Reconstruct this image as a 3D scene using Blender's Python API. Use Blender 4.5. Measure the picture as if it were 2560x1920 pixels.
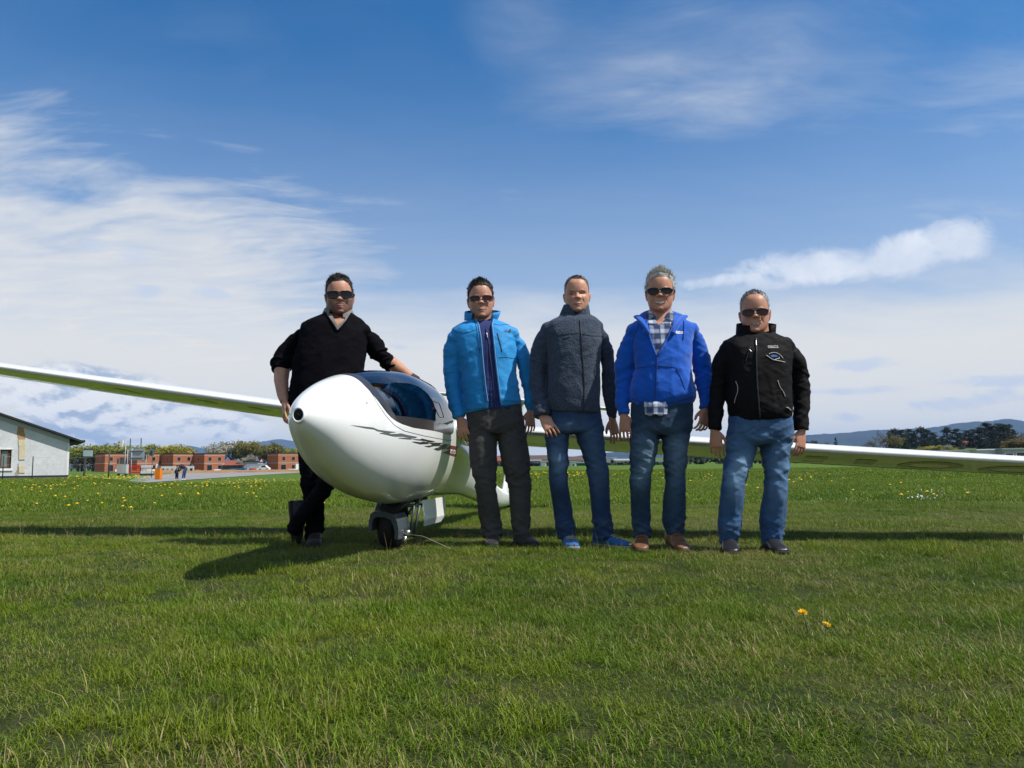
import bpy, bmesh, math, random
import numpy as np
from mathutils import Vector, Matrix
from mathutils.bvhtree import BVHTree

for _o in list(bpy.data.objects):
    bpy.data.objects.remove(_o)
SC = bpy.context.scene
COL = SC.collection
RNG = np.random.default_rng(11)
rad = math.radians

# ------------------------------------------------------------------ camera
FPX, CAM_H, PITCH, ROLL = 1925.0, 0.56, rad(5.93), rad(-0.6)   # focal length in pixels of a 2560 wide frame
cam_data = bpy.data.cameras.new('camera')
cam_data.sensor_width = 36.0
cam_data.lens = 36.0 * FPX / 2560.0
cam_data.clip_start = 0.05
cam_data.clip_end = 30000.0
cam = bpy.data.objects.new('camera', cam_data)
COL.objects.link(cam)
CAM_M = Matrix.Rotation(math.pi / 2 + PITCH, 3, 'X') @ Matrix.Rotation(ROLL, 3, 'Z')
cam.matrix_world = Matrix.Translation((0, 0, CAM_H)) @ CAM_M.to_4x4()
SC.camera = cam

# ------------------------------------------------------------------ light, exposure
SUN_TO = Vector((0.70, -0.23, 1.0)).normalized()          # direction towards the sun
SUN_EL = math.asin(SUN_TO.z)
SUN_AZ = math.atan2(SUN_TO.x, SUN_TO.y)                   # clockwise from +Y
sun_data = bpy.data.lights.new('sun', 'SUN')
sun_data.energy = 4.9
sun_data.angle = rad(0.53)
sun_data.color = (1.0, 0.955, 0.88)
sun = bpy.data.objects.new('sun', sun_data)
COL.objects.link(sun)
sun.rotation_euler = SUN_TO.to_track_quat('Z', 'Y').to_euler()
sun.location = (20, -10, 30)
SC.view_settings.view_transform = 'Standard'
SC.view_settings.look = 'None'
SC.view_settings.exposure = 0.32
SC.view_settings.gamma = 1.0
SC.view_settings.use_curve_mapping = False
SC.render.engine = 'CYCLES'
SC.cycles.use_denoising = True
SC.cycles.max_bounces = 8
SC.cycles.transparent_max_bounces = 12
SC.cycles.caustics_reflective = False
SC.cycles.caustics_refractive = False
SC.cycles.sample_clamp_indirect = 6.0

# ------------------------------------------------------------------ small node language
class V:
    """a socket with arithmetic"""
    def __init__(s, nt, sock): s.nt, s.s = nt, sock
    def _m(s, op, *a, clamp=False):
        n = s.nt.nodes.new('ShaderNodeMath'); n.operation = op; n.use_clamp = clamp
        for i, x in enumerate((s,) + a):
            if isinstance(x, V): s.nt.links.new(x.s, n.inputs[i])
            else: n.inputs[i].default_value = float(x)
        return V(s.nt, n.outputs[0])
    def __add__(s, o): return s._m('ADD', o)
    __radd__ = __add__
    def __sub__(s, o): return s._m('SUBTRACT', o)
    def __rsub__(s, o): return (s * -1.0) + o
    def __mul__(s, o): return s._m('MULTIPLY', o)
    __rmul__ = __mul__
    def __truediv__(s, o): return s._m('DIVIDE', o)
    def pow(s, o): return s._m('POWER', o)
    def max(s, o): return s._m('MAXIMUM', o)
    def min(s, o): return s._m('MINIMUM', o)
    def abs(s): return s._m('ABSOLUTE')
    def sin(s): return s._m('SINE')
    def fract(s): return s._m('FRACT')
    def floor(s): return s._m('FLOOR')
    def gt(s, o): return s._m('GREATER_THAN', o)
    def clamp(s): return s._m('ADD', 0.0, clamp=True)
    def ss(s, a, b, lo=0.0, hi=1.0):
        n = s.nt.nodes.new('ShaderNodeMapRange'); n.interpolation_type = 'SMOOTHSTEP'
        s.nt.links.new(s.s, n.inputs[0])
        for i, x in enumerate((a, b, lo, hi)):
            if isinstance(x, V): s.nt.links.new(x.s, n.inputs[1 + i])
            else: n.inputs[1 + i].default_value = x
        return V(s.nt, n.outputs[0])

class NT:
    def __init__(s, nt): s.nt = nt; s.n = nt.nodes
    def node(s, t, **kw):
        n = s.n.new(t)
        for k, v in kw.items(): setattr(n, k, v)
        return n
    def link(s, a, b): s.nt.links.new(a.s if isinstance(a, V) else a, b)
    def set(s, sock, v):
        if isinstance(v, V): s.nt.links.new(v.s, sock)
        elif hasattr(v, 'is_output'): s.nt.links.new(v, sock)
        elif isinstance(v, (tuple, list)): sock.default_value = tuple(v) if len(v) == 4 or len(sock.default_value) == 3 else tuple(v) + (1.0,)
        else: sock.default_value = v
    def coord(s, kind='Object'): return s.node('ShaderNodeTexCoord').outputs[kind]
    def pos(s): return s.node('ShaderNodeNewGeometry').outputs['Position']
    def mapv(s, vec, scale=(1, 1, 1), rot=(0, 0, 0), loc=(0, 0, 0)):
        n = s.node('ShaderNodeMapping'); s.set(n.inputs['Vector'], vec)
        n.inputs['Scale'].default_value = scale; n.inputs['Rotation'].default_value = rot; n.inputs['Location'].default_value = loc
        return n.outputs[0]
    def noise(s, vec, scale=5, detail=3, rough=.5, dist=0.0, color=False):
        n = s.node('ShaderNodeTexNoise'); s.set(n.inputs['Vector'], vec)
        n.inputs['Scale'].default_value = scale; n.inputs['Detail'].default_value = detail
        n.inputs['Roughness'].default_value = rough; n.inputs['Distortion'].default_value = dist
        return n.outputs['Color'] if color else V(s.nt, n.outputs['Fac'])
    def voronoi(s, vec, scale=5, feature='F1', out='Distance'):
        n = s.node('ShaderNodeTexVoronoi', feature=feature); s.set(n.inputs['Vector'], vec); n.inputs['Scale'].default_value = scale
        return V(s.nt, n.outputs[out]) if out == 'Distance' else n.outputs[out]
    def sep(s, vec):
        n = s.node('ShaderNodeSeparateXYZ'); s.set(n.inputs[0], vec); return [V(s.nt, o) for o in n.outputs]
    def comb(s, x, y, z):
        n = s.node('ShaderNodeCombineXYZ')
        for i, v in enumerate((x, y, z)): s.set(n.inputs[i], v)
        return n.outputs[0]
    def dot(s, vec, c):
        n = s.node('ShaderNodeVectorMath', operation='DOT_PRODUCT'); s.set(n.inputs[0], vec); n.inputs[1].default_value = tuple(c)
        return V(s.nt, n.outputs['Value'])
    def mix(s, f, a, b, mode='MIX'):
        n = s.node('ShaderNodeMix', data_type='RGBA', blend_type=mode); n.clamp_factor = True
        s.set(n.inputs[0], f); s.set(n.inputs[6], a); s.set(n.inputs[7], b); return n.outputs[2]
    def attr(s, name, kind='GEOMETRY', out='Fac'):
        n = s.node('ShaderNodeAttribute', attribute_name=name, attribute_type=kind)
        return n.outputs['Color'] if out == 'Color' else V(s.nt, n.outputs['Fac'])
    def bump(s, h, strength=.3, dist=.01, normal=None):
        n = s.node('ShaderNodeBump'); s.set(n.inputs['Height'], h); n.inputs['Strength'].default_value = strength; n.inputs['Distance'].default_value = dist
        if normal is not None: s.set(n.inputs['Normal'], normal)
        return n.outputs[0]

def material(name):
    m = bpy.data.materials.new(name); m.use_nodes = True
    nt = m.node_tree; nt.nodes.clear()
    out = nt.nodes.new('ShaderNodeOutputMaterial')
    return m, NT(nt), out

def principled(name, color, rough=.6, spec=.5, metal=0.0, build=None, coat=0.0, sheen=0.0, **kw):
    m, t, out = material(name)
    b = t.node('ShaderNodeBsdfPrincipled')
    t.set(b.inputs['Base Color'], color); b.inputs['Roughness'].default_value = rough
    b.inputs['Specular IOR Level'].default_value = spec; b.inputs['Metallic'].default_value = metal
    b.inputs['Coat Weight'].default_value = coat; b.inputs['Sheen Weight'].default_value = sheen
    b.inputs['Coat Roughness'].default_value = .05
    if build: build(t, b)
    t.link(b.outputs[0], out.inputs['Surface'])
    return m

def px_dir(px, py):
    d = CAM_M @ Vector(((px - 1280) / FPX, -(py - 960) / FPX, -1.0)); return d.normalized()

# ------------------------------------------------------------------ sky
world = bpy.data.worlds.new('World'); SC.world = world; world.use_nodes = True
def build_sky():
    wt = NT(world.node_tree); wt.n.clear()
    out = wt.node('ShaderNodeOutputWorld'); bg = wt.node('ShaderNodeBackground')
    STR = 0.095
    bg.inputs['Strength'].default_value = STR
    sky = wt.node('ShaderNodeTexSky', sky_type='NISHITA')
    sky.sun_disc = False; sky.sun_elevation = SUN_EL; sky.sun_rotation = SUN_AZ
    sky.air_density = 1.0; sky.dust_density = 0.6; sky.ozone_density = 2.5; sky.altitude = 300
    d = wt.coord('Generated')
    dx, dy, dz = wt.sep(d)
    el = dz.max(0.0)
    # planar cloud coordinates, as seen from below a flat layer
    inv = (el + 0.16)
    px_, py_ = dx / inv, dy / inv
    pl = wt.comb(px_, py_, 0.0)
    warp = wt.noise(pl, 1.3, 2, .5, color=True)
    wv = wt.node('ShaderNodeVectorMath', operation='MULTIPLY_ADD')
    wt.set(wv.inputs[0], warp); wv.inputs[1].default_value = (.35, .35, 0); wt.set(wv.inputs[2], pl)
    plw = wv.outputs[0]
    streak = wt.noise(wt.mapv(plw, (1.0, 2.2, 1), (0, 0, rad(-24))), 1.5, 7, .60, .3)     # combed cirrus
    fine = wt.noise(wt.mapv(plw, (1.2, 3.4, 1), (0, 0, rad(-30))), 4.2, 6, .60, .4)
    soft = wt.noise(pl, .75, 3, .55, .2)
    def blob(px, py, r_in, r_out, gain=1.0):
        c = px_dir(px, py); a = wt.dot(d, c)
        return a.ss(math.cos(rad(r_out)), math.cos(rad(r_in)), 0.0, gain)
    def ell(px0, py0, px1, py1, half_w, soft_e=0.6):
        """an elongated region between two directions; 1 in the core, 0 outside"""
        a, b = px_dir(px0, py0), px_dir(px1, py1)
        c = ((a + b) / 2).normalized(); e1 = (b - a); L = e1.length / 2; e1 = e1.normalized(); e2 = c.cross(e1)
        s, t = wt.dot(d, e1), wt.dot(d, e2)
        s = (s - c.dot(e1)) / L; t = t / half_w
        front = wt.dot(d, c).gt(0.0)
        return (1.0 - (s * s + t * t)) * front
    # veil density
    def side(p, q, lo, hi, inside):
        """0..1 across the great circle through two directions, 1 on the side of a third"""
        n = px_dir(*p).cross(px_dir(*q)).normalized()
        if n.dot(px_dir(*inside)) < 0: n = -n
        return wt.dot(d, n) + (streak - .5) * .30 + (fine - .5) * .08, lo, hi
    def half(p, q, lo, hi, inside):
        v, lo, hi = side(p, q, lo, hi, inside); return v.ss(lo, hi)
    horizon = (el + (streak - .5) * .10).ss(.13, .30, 1.0, 0.0)
    left = half((0, 270), (900, 470), -.05, .11, (300, 900)) * half((900, 300), (1120, 1100), -.10, .22, (200, 700))
    upper = blob(1620, 30, 1, 13) * .42 + blob(1980, 80, 1, 10) * .42 + blob(1690, 190, .5, 6) * .4 + blob(2250, 250, 1, 14) * .25 + blob(1500, 420, 1, 14) * .25 + blob(1280, 10, .5, 4.5) * .3 + blob(2600, 500, 1, 12) * .8 + blob(560, 240, 1, 7) * .22 + blob(1240, 520, .5, 4) * .45 + blob(1000, 520, .5, 7) * .35
    upper = upper.min(1.0) * (.10 + (streak - .34).max(0.0) * 2.6) * .85 * (.15 + fine * 1.7)
    lv = left * (.88 + (fine - .5) * .5 + (soft - .5) * .3)
    veil = (horizon * .93).max(lv).max(upper * .5).max(el.ss(.14, .52, .40, .0) + (streak - .5) * .12)
    veil = veil.max(0.0).min(.97)
    # the long smooth cloud on the right
    lens_n = wt.noise(wt.mapv(d, (1, 1, 1.6)), 20, 7, .62, .6); lens_n2 = wt.noise(d, 7, 3, .5)
    lens = (ell(1640, 722, 2150, 655, .011) - .25).max(ell(1800, 694, 2330, 640, .025)).max(ell(2080, 668, 2420, 608, .026)).max(ell(2290, 620, 2500, 578, .026)) + (lens_n - .5) * 2.4 + (lens_n2 - .5) * 1.6
    lens = lens.ss(-.05, .95)
    # small grey wisps in the bright part of the sky
    wisp = ell(295, 720, 425, 735, .012).max(ell(460, 722, 590, 742, .011)).max(ell(280, 628, 390, 640, .013)).max(ell(2030, 918, 2290, 905, .011)).max(ell(965, 862, 1030, 872, .006)).max(ell(190, 600, 280, 612, .012))
    wisp2 = ell(2260, 1012, 2480, 1010, .012).max(ell(1960, 985, 2330, 968, .007)).max(ell(2330, 955, 2700, 950, .009)).max(ell(1350, 905, 1620, 900, .006)).max(ell(2060, 1040, 2160, 1046, .008)).max(ell(2380, 1000, 2600, 985, .012))
    wn = wt.noise(wt.mapv(d, (1, 1, 2.2)), 34, 7, .6, .5)
    wispm = (wisp.max(wisp2) + (wn - .5) * 2.6).ss(.15, 1.2)
    # heaped clouds low on the left
    cum_n = wt.noise(wt.mapv(d, (1, 1, 1.9)), 11, 8, .60, .25)
    cum_reg = (ell(-80, 985, 560, 1085, .052) + .25).max(ell(240, 1050, 700, 1085, .03))
    cum = ((cum_n - .47) * 4.2 + cum_reg * .8).ss(.10, .62) * cum_reg.ss(-.25, .5)
    cum_up = wt.noise(wt.mapv(d, (1, 1, 1.9), loc=(0, 0, -.022)), 11, 5, .60, .25)
    shade = (cum_n - cum_up)._m('MULTIPLY', 4.0)
    # colours (divided by the background strength)
    k = 1.0 / STR
    white = wt.mix(el.ss(0.03, .45), (.73 * k, .70 * k, .645 * k), (.55 * k, .585 * k, .635 * k))
    skyc = wt.mix(1.0, sky.outputs[0], (.24, .78, 1.14), 'MULTIPLY')
    c = wt.mix(veil, skyc, white)
    dark = (.46 * k, .54 * k, .68 * k)
    grey = wt.mix(shade.ss(-.30, .26), (.30 * k, .38 * k, .52 * k), (.76 * k, .765 * k, .77 * k))
    c = wt.mix(cum * .9, c, grey)
    c = wt.mix(wispm * .7, c, dark)
    lens_c = wt.mix(wt.noise(d, 16, 5, .6).ss(.3, .75), (.58 * k, .63 * k, .72 * k), (.78 * k, .80 * k, .84 * k))
    c = wt.mix(lens * .8, c, lens_c)
    wt.link(c, bg.inputs['Color'])
    wt.link(bg.outputs[0], out.inputs['Surface'])
build_sky()
world.cycles.sampling_method = "MANUAL"; world.cycles.sample_map_resolution = 512

# ------------------------------------------------------------------ object helpers
def tag(o, label=None, cat=None, group=None, kind=None):
    if label: o['label'] = label
    if cat: o['category'] = cat
    if group: o['group'] = group
    if kind: o['kind'] = kind
    return o

def empty(name, loc=(0, 0, 0), label=None, cat=None, group=None):
    o = bpy.data.objects.new(name, None); COL.objects.link(o); o.location = loc; o.empty_display_size = .2
    return tag(o, label, cat, group)

def mesh_from(name, verts, faces, mat=None, smooth=False):
    me = bpy.data.meshes.new(name)
    me.from_pydata([tuple(map(float, v)) for v in verts] if not isinstance(verts, np.ndarray) else verts.tolist(), [], faces if isinstance(faces, list) else faces.tolist())
    me.update()
    if mat is not None:
        for m in (mat if isinstance(mat, (list, tuple)) else [mat]): me.materials.append(m)
    if smooth: me.shade_smooth()
    return me

def obj(name, me, parent=None, loc=None):
    """link a mesh as one object; world coordinates are kept under a translated parent"""
    o = bpy.data.objects.new(name, me); COL.objects.link(o)
    if parent is not None:
        o.parent = parent
        o.matrix_parent_inverse = world_inv(parent)
    if loc is not None: o.location = loc
    return o

def world_mat(p):
    return p.matrix_basis.copy() if p.parent is None else world_mat(p.parent) @ p.matrix_parent_inverse @ p.matrix_basis
def world_inv(p): return world_mat(p).inverted()

class MB:
    """collects simple solids into one mesh"""
    def __init__(s): s.v, s.f, s.m = [], [], []
    def add(s, v, f, mi=0):
        b = len(s.v); s.v += [tuple(map(float, p)) for p in v]; s.f += [tuple(i + b for i in q) for q in f]; s.m += [mi] * len(f); return s
    def box(s, x0, x1, y0, y1, z0, z1, mi=0):
        v = [(x, y, z) for z in (z0, z1) for y in (y0, y1) for x in (x0, x1)]
        return s.add(v, [(0, 2, 3, 1), (4, 5, 7, 6), (0, 1, 5, 4), (2, 6, 7, 3), (0, 4, 6, 2), (1, 3, 7, 5)], mi)
    def prism(s, poly, axis, a, b, mi=0):
        """extrude a 2D polygon along an axis: axis y -> (x,z), x -> (y,z), z -> (x,y)"""
        n = len(poly)
        def P(p, t): return {'y': (p[0], t, p[1]), 'x': (t, p[0], p[1]), 'z': (p[0], p[1], t)}[axis]
        v = [P(p, a) for p in poly] + [P(p, b) for p in poly]
        f = [tuple(range(n)), tuple(range(2 * n - 1, n - 1, -1))] + [(i, i + n, (i + 1) % n + n, (i + 1) % n) for i in range(n)]
        return s.add(v, f, mi)
    def tube(s, pts, r, n=8, mi=0, cap=True):
        v, f = tube_arrays(pts, r, n, cap); return s.add(v, f, mi)
    def build(s, name, mat, parent=None, smooth=False):
        me = mesh_from(name, s.v, s.f, mat, smooth)
        if isinstance(mat, (list, tuple)): me.polygons.foreach_set('material_index', s.m)
        bm = bmesh.new(); bm.from_mesh(me); bmesh.ops.recalc_face_normals(bm, faces=bm.faces); bm.to_mesh(me); bm.free()
        return obj(name, me, parent)

def frames(P):
    P = np.asarray(P, float); T = np.gradient(P, axis=0); T /= np.linalg.norm(T, axis=1, keepdims=True) + 1e-12
    ref = np.array([0, 0, 1.]) if abs(T[0, 2]) < .8 else np.array([0, 1., 0])
    A = np.cross(ref, T[0]); A /= np.linalg.norm(A); out = [A]
    for t in T[1:]:
        a = out[-1] - t * np.dot(out[-1], t); out.append(a / (np.linalg.norm(a) + 1e-12))
    A = np.array(out); B = np.cross(T, A); return P, T, A, B

def tube_arrays(pts, r, n=8, cap=True):
    P, T, A, B = frames(pts); m = len(P)
    r = np.broadcast_to(np.asarray(r, float), (m,)) if np.ndim(r) < 2 else np.asarray(r, float)
    th = np.linspace(0, 2 * np.pi, n, endpoint=False)
    ra = r if r.ndim == 1 else r[:, 0]; rb = r if r.ndim == 1 else r[:, 1]
    v = P[:, None] + A[:, None] * (np.cos(th)[None, :, None] * ra[:, None, None]) + B[:, None] * (np.sin(th)[None, :, None] * rb[:, None, None])
    v = v.reshape(-1, 3)
    f = [(i * n + j, i * n + (j + 1) % n, (i + 1) * n + (j + 1) % n, (i + 1) * n + j) for i in range(m - 1) for j in range(n)]
    if cap: f += [tuple(range(n - 1, -1, -1)), tuple(range((m - 1) * n, m * n))]
    return v, f

def loft(rings, close=True, cap=True):
    """rings: (m, n, 3)"""
    R = np.asarray(rings, float); m, n = R.shape[:2]
    v = R.reshape(-1, 3); k = n if close else n - 1
    f = [(i * n + j, i * n + (j + 1) % n, (i + 1) * n + (j + 1) % n, (i + 1) * n + j) for i in range(m - 1) for j in range(k)]
    if cap and close: f += [tuple(range(n - 1, -1, -1)), tuple(range((m - 1) * n, m * n))]
    return v, f

def cr(xs, ys, x):
    """monotone cubic interpolation (ys may have several columns)"""
    xs = np.asarray(xs, float); ys = np.asarray(ys, float); x = np.asarray(x, float)
    one = ys.ndim == 1
    if one: ys = ys[:, None]
    h = np.diff(xs)[:, None]; dl = np.diff(ys, axis=0) / h
    m = np.zeros_like(ys); m[0] = dl[0]; m[-1] = dl[-1]
    if len(xs) > 2:
        a, b = dl[:-1], dl[1:]; w1 = 2 * h[1:] + h[:-1]; w2 = h[1:] + 2 * h[:-1]
        with np.errstate(divide='ignore', invalid='ignore'):
            mm = (w1 + w2) / (w1 / a + w2 / b)
        m[1:-1] = np.where(a * b > 0, mm, 0)
    i = np.clip(np.searchsorted(xs, x, side='right') - 1, 0, len(xs) - 2)
    t = ((x - xs[i]) / h[i, 0])[:, None]; H_ = h[i]
    y = (2 * t**3 - 3 * t**2 + 1) * ys[i] + (t**3 - 2 * t**2 + t) * H_ * m[i] + (-2 * t**3 + 3 * t**2) * ys[i + 1] + (t**3 - t**2) * H_ * m[i + 1]
    return y[:, 0] if one else y

def vnoise(P, seed=0):
    """value noise in [-1, 1] on an (n, 3) array"""
    P = np.asarray(P, float) + seed * 17.31; I = np.floor(P).astype(np.int64); fr = P - I; fr = fr * fr * (3 - 2 * fr)
    def hsh(i, j, k):
        n = (i * 374761393 + j * 668265263 + k * 2147483647 + seed * 1442695) & 0x7fffffff
        n = ((n ^ (n >> 13)) * 1274126177) & 0x7fffffff
        return ((n ^ (n >> 16)) & 0xffff) / 32767.5 - 1
    r = 0
    for a in (0, 1):
        for b in (0, 1):
            for c in (0, 1):
                w = (fr[:, 0] if a else 1 - fr[:, 0]) * (fr[:, 1] if b else 1 - fr[:, 1]) * (fr[:, 2] if c else 1 - fr[:, 2])
                r = r + w * hsh(I[:, 0] + a, I[:, 1] + b, I[:, 2] + c)
    return r

def fuse(name, pieces, voxel, smooth_iter=4, mat=None, factor=.5):
    """weld overlapping closed pieces into one continuous skin; returns a mesh"""
    vs, fs, b = [], [], 0
    for v, f in pieces:
        v = np.asarray(v, float); vs.append(v); fs += [tuple(i + b for i in q) for q in f]; b += len(v)
    me = bpy.data.meshes.new(name); me.from_pydata(np.vstack(vs).tolist(), [], fs); me.update()
    bm = bmesh.new(); bm.from_mesh(me); bmesh.ops.recalc_face_normals(bm, faces=bm.faces); bm.to_mesh(me); bm.free()
    o = bpy.data.objects.new(name, me); COL.objects.link(o)
    r = o.modifiers.new('r', 'REMESH'); r.mode = 'VOXEL'; r.voxel_size = voxel; r.use_smooth_shade = True
    if smooth_iter:
        s = o.modifiers.new('s', 'SMOOTH'); s.factor = factor; s.iterations = smooth_iter
    dg = bpy.context.evaluated_depsgraph_get()
    res = bpy.data.meshes.new_from_object(o.evaluated_get(dg))
    bpy.data.objects.remove(o); bpy.data.meshes.remove(me)
    res.name = name; res.materials.clear()
    if mat is not None: res.materials.append(mat)
    res.shade_smooth()
    return res

def get_co(me):
    a = np.empty(len(me.vertices) * 3, np.float32); me.vertices.foreach_get('co', a); return a.reshape(-1, 3).astype(float)
def get_no(me):
    a = np.empty(len(me.vertices) * 3, np.float32); me.vertices.foreach_get('normal', a); return a.reshape(-1, 3).astype(float)
def set_co(me, co):
    me.vertices.foreach_set('co', np.asarray(co, np.float32).ravel()); me.update()
def set_attr(me, name, vals):
    vals = np.asarray(vals, np.float32)
    if vals.ndim == 1:
        a = me.attributes.new(name, 'FLOAT', 'POINT'); a.data.foreach_set('value', vals)
    else:
        a = me.attributes.new(name, 'FLOAT_COLOR', 'POINT')
        if vals.shape[1] == 3: vals = np.hstack([vals, np.ones((len(vals), 1), np.float32)])
        a.data.foreach_set('color', vals.ravel())

def bvh_of(me):
    co = get_co(me); return BVHTree.FromPolygons([tuple(v) for v in co], [tuple(p.vertices) for p in me.polygons])

def at(px, py, Y):
    """the world point at depth Y that appears at a photograph pixel (2560 x 1920)"""
    d = px_dir(px, py); t = Y / d.y; return np.array([d.x * t, Y, CAM_H + d.z * t])
# ================================================================== terrain
def sst(a, b, x):
    t = np.clip((np.asarray(x, float) - a) / (b - a), 0, 1); return t * t * (3 - 2 * t)

def terr(x, y):
    x = np.asarray(x, float); y = np.asarray(y, float)
    r = x / np.maximum(y, 1.0)
    z = -.50 * sst(16, 60, y) * sst(-.57, -.47, r) * sst(-.12, -.28, r) - .14 * sst(18, 60, y) * sst(-.12, -.35, r) - .28 * sst(90, 230, y) * sst(-.06, -.2, r)
    z = z + 4.6 * sst(175, 262, y) * sst(70, 130, x)
    P = np.stack([x.ravel() * .22, y.ravel() * .22, 0 * x.ravel()], 1)
    z = z + (vnoise(P, 3).reshape(x.shape) * .02 + vnoise(P * 3.1, 4).reshape(x.shape) * .008) * sst(1.0, 7, np.abs(y - 5.2)) * sst(90, 40, y)
    return z

def ground_pt(px, py, lift=0.0):
    """where the sight line of a photograph pixel meets the ground"""
    z = 0.0
    d = px_dir(px, py)
    for _ in range(30):
        t = (z - CAM_H) / min(d.z, -1e-4); z = .5 * z + .5 * float(terr(d.x * t, d.y * t))
    return np.array([d.x * t, d.y * t, z + lift])

def grass_color(t, p):
    """turf colours by place, shared by the ground sheet and the blades"""
    big = t.noise(t.mapv(p, (1, 1, 0)), .28, 4, .55)
    mid = t.noise(t.mapv(p, (1, 1, 0)), 1.5, 5, .6, .4)
    fine = t.noise(t.mapv(p, (1, 1, 0)), 7.0, 3, .6)
    return big, mid, fine

def build_ground():
    def axis(lo, hi, n, s):
        t = np.linspace(np.arcsinh(lo / s), np.arcsinh(hi / s), n); return np.sinh(t) * s
    xs = axis(-9000, 9000, 240, 6.0); ys = axis(-60, 11200, 230, 6.0)
    X, Y = np.meshgrid(xs, ys); Z = terr(X, Y)
    v = np.stack([X, Y, Z], -1).reshape(-1, 3); n = len(xs)
    f = [(j * n + i, j * n + i + 1, (j + 1) * n + i + 1, (j + 1) * n + i) for j in range(len(ys) - 1) for i in range(n - 1)]
    m, t, out = material('turf_ground')
    b = t.node('ShaderNodeBsdfPrincipled'); p = t.pos(); big, mid, fine = grass_color(t, p)
    c = t.mix(mid.ss(.35, .65), (.018, .028, .005), (.034, .044, .010))
    c = t.mix(fine.ss(.45, .75) * .6, c, (.060, .050, .020))
    c = t.mix(big.ss(.5, .72) * .55, c, (.060, .075, .016))
    # far away the sheet stands for the blades themselves
    px_, py_, pz_ = t.sep(p)
    far = t.mix(mid.ss(.35, .7), (.058, .112, .008), (.092, .148, .013))
    far = t.mix(t.noise(t.mapv(p, (.25, 1, 0)), .8, 4, .6).ss(.5, .75) * .5, far, (.040, .082, .010))
    c = t.mix(py_.ss(4.5, 13), c, far)
    t.set(b.inputs['Base Color'], c); b.inputs['Roughness'].default_value = .9; b.inputs['Specular IOR Level'].default_value = .15
    t.set(b.inputs['Normal'], t.bump(fine + t.noise(p, 40, 3), .7, .03))
    t.link(b.outputs[0], out.inputs[0])
    tag(obj('ground', mesh_from('ground', v, f, m, True)), kind='structure')
build_ground()

def strip_sheet(name, near, far, n, mat, lift, cols=10):
    """a sheet on the ground between two polylines given as photograph pixels"""
    A = np.array([ground_pt(*q)[:2] for q in near]); B = np.array([ground_pt(*q)[:2] for q in far])
    def rs(P):
        s = np.r_[0, np.cumsum(np.linalg.norm(np.diff(P, axis=0), axis=1))]; t = np.linspace(0, s[-1], n)
        return np.stack([np.interp(t, s, P[:, 0]), np.interp(t, s, P[:, 1])], 1)
    A, B = rs(A), rs(B); w = np.linspace(0, 1, cols)[:, None, None]
    G = A[None] * (1 - w) + B[None] * w
    z = terr(G[..., 0], G[..., 1]) + lift
    v = np.concatenate([G, z[..., None]], -1).reshape(-1, 3)
    f = [(i * n + j, i * n + j + 1, (i + 1) * n + j + 1, (i + 1) * n + j) for i in range(cols - 1) for j in range(n - 1)]
    return tag(obj(name, mesh_from(name, v, f, mat, True)), kind='structure')

def road_mat():
    def bld(t, b):
        p = t.pos(); n = t.noise(p, .25, 5, .6); k = t.noise(p, 2.5, 4, .6)
        t.set(b.inputs['Base Color'], t.mix((n * .6 + k * .4).ss(.35, .7), (.19, .185, .18), (.30, .29, .275)))
    return principled('road_asphalt', (.2, .2, .2), .9, .2, build=bld)
strip_sheet('road', [(296, 1209), (330, 1207.6), (420, 1204), (500, 1198.6), (600, 1191.5), (700, 1185), (760, 1181.5)],
            [(352, 1190), (372, 1191.5), (398, 1187), (450, 1183), (520, 1181), (620, 1179.5), (760, 1178)], 60, road_mat(), .04, 14)

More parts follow.
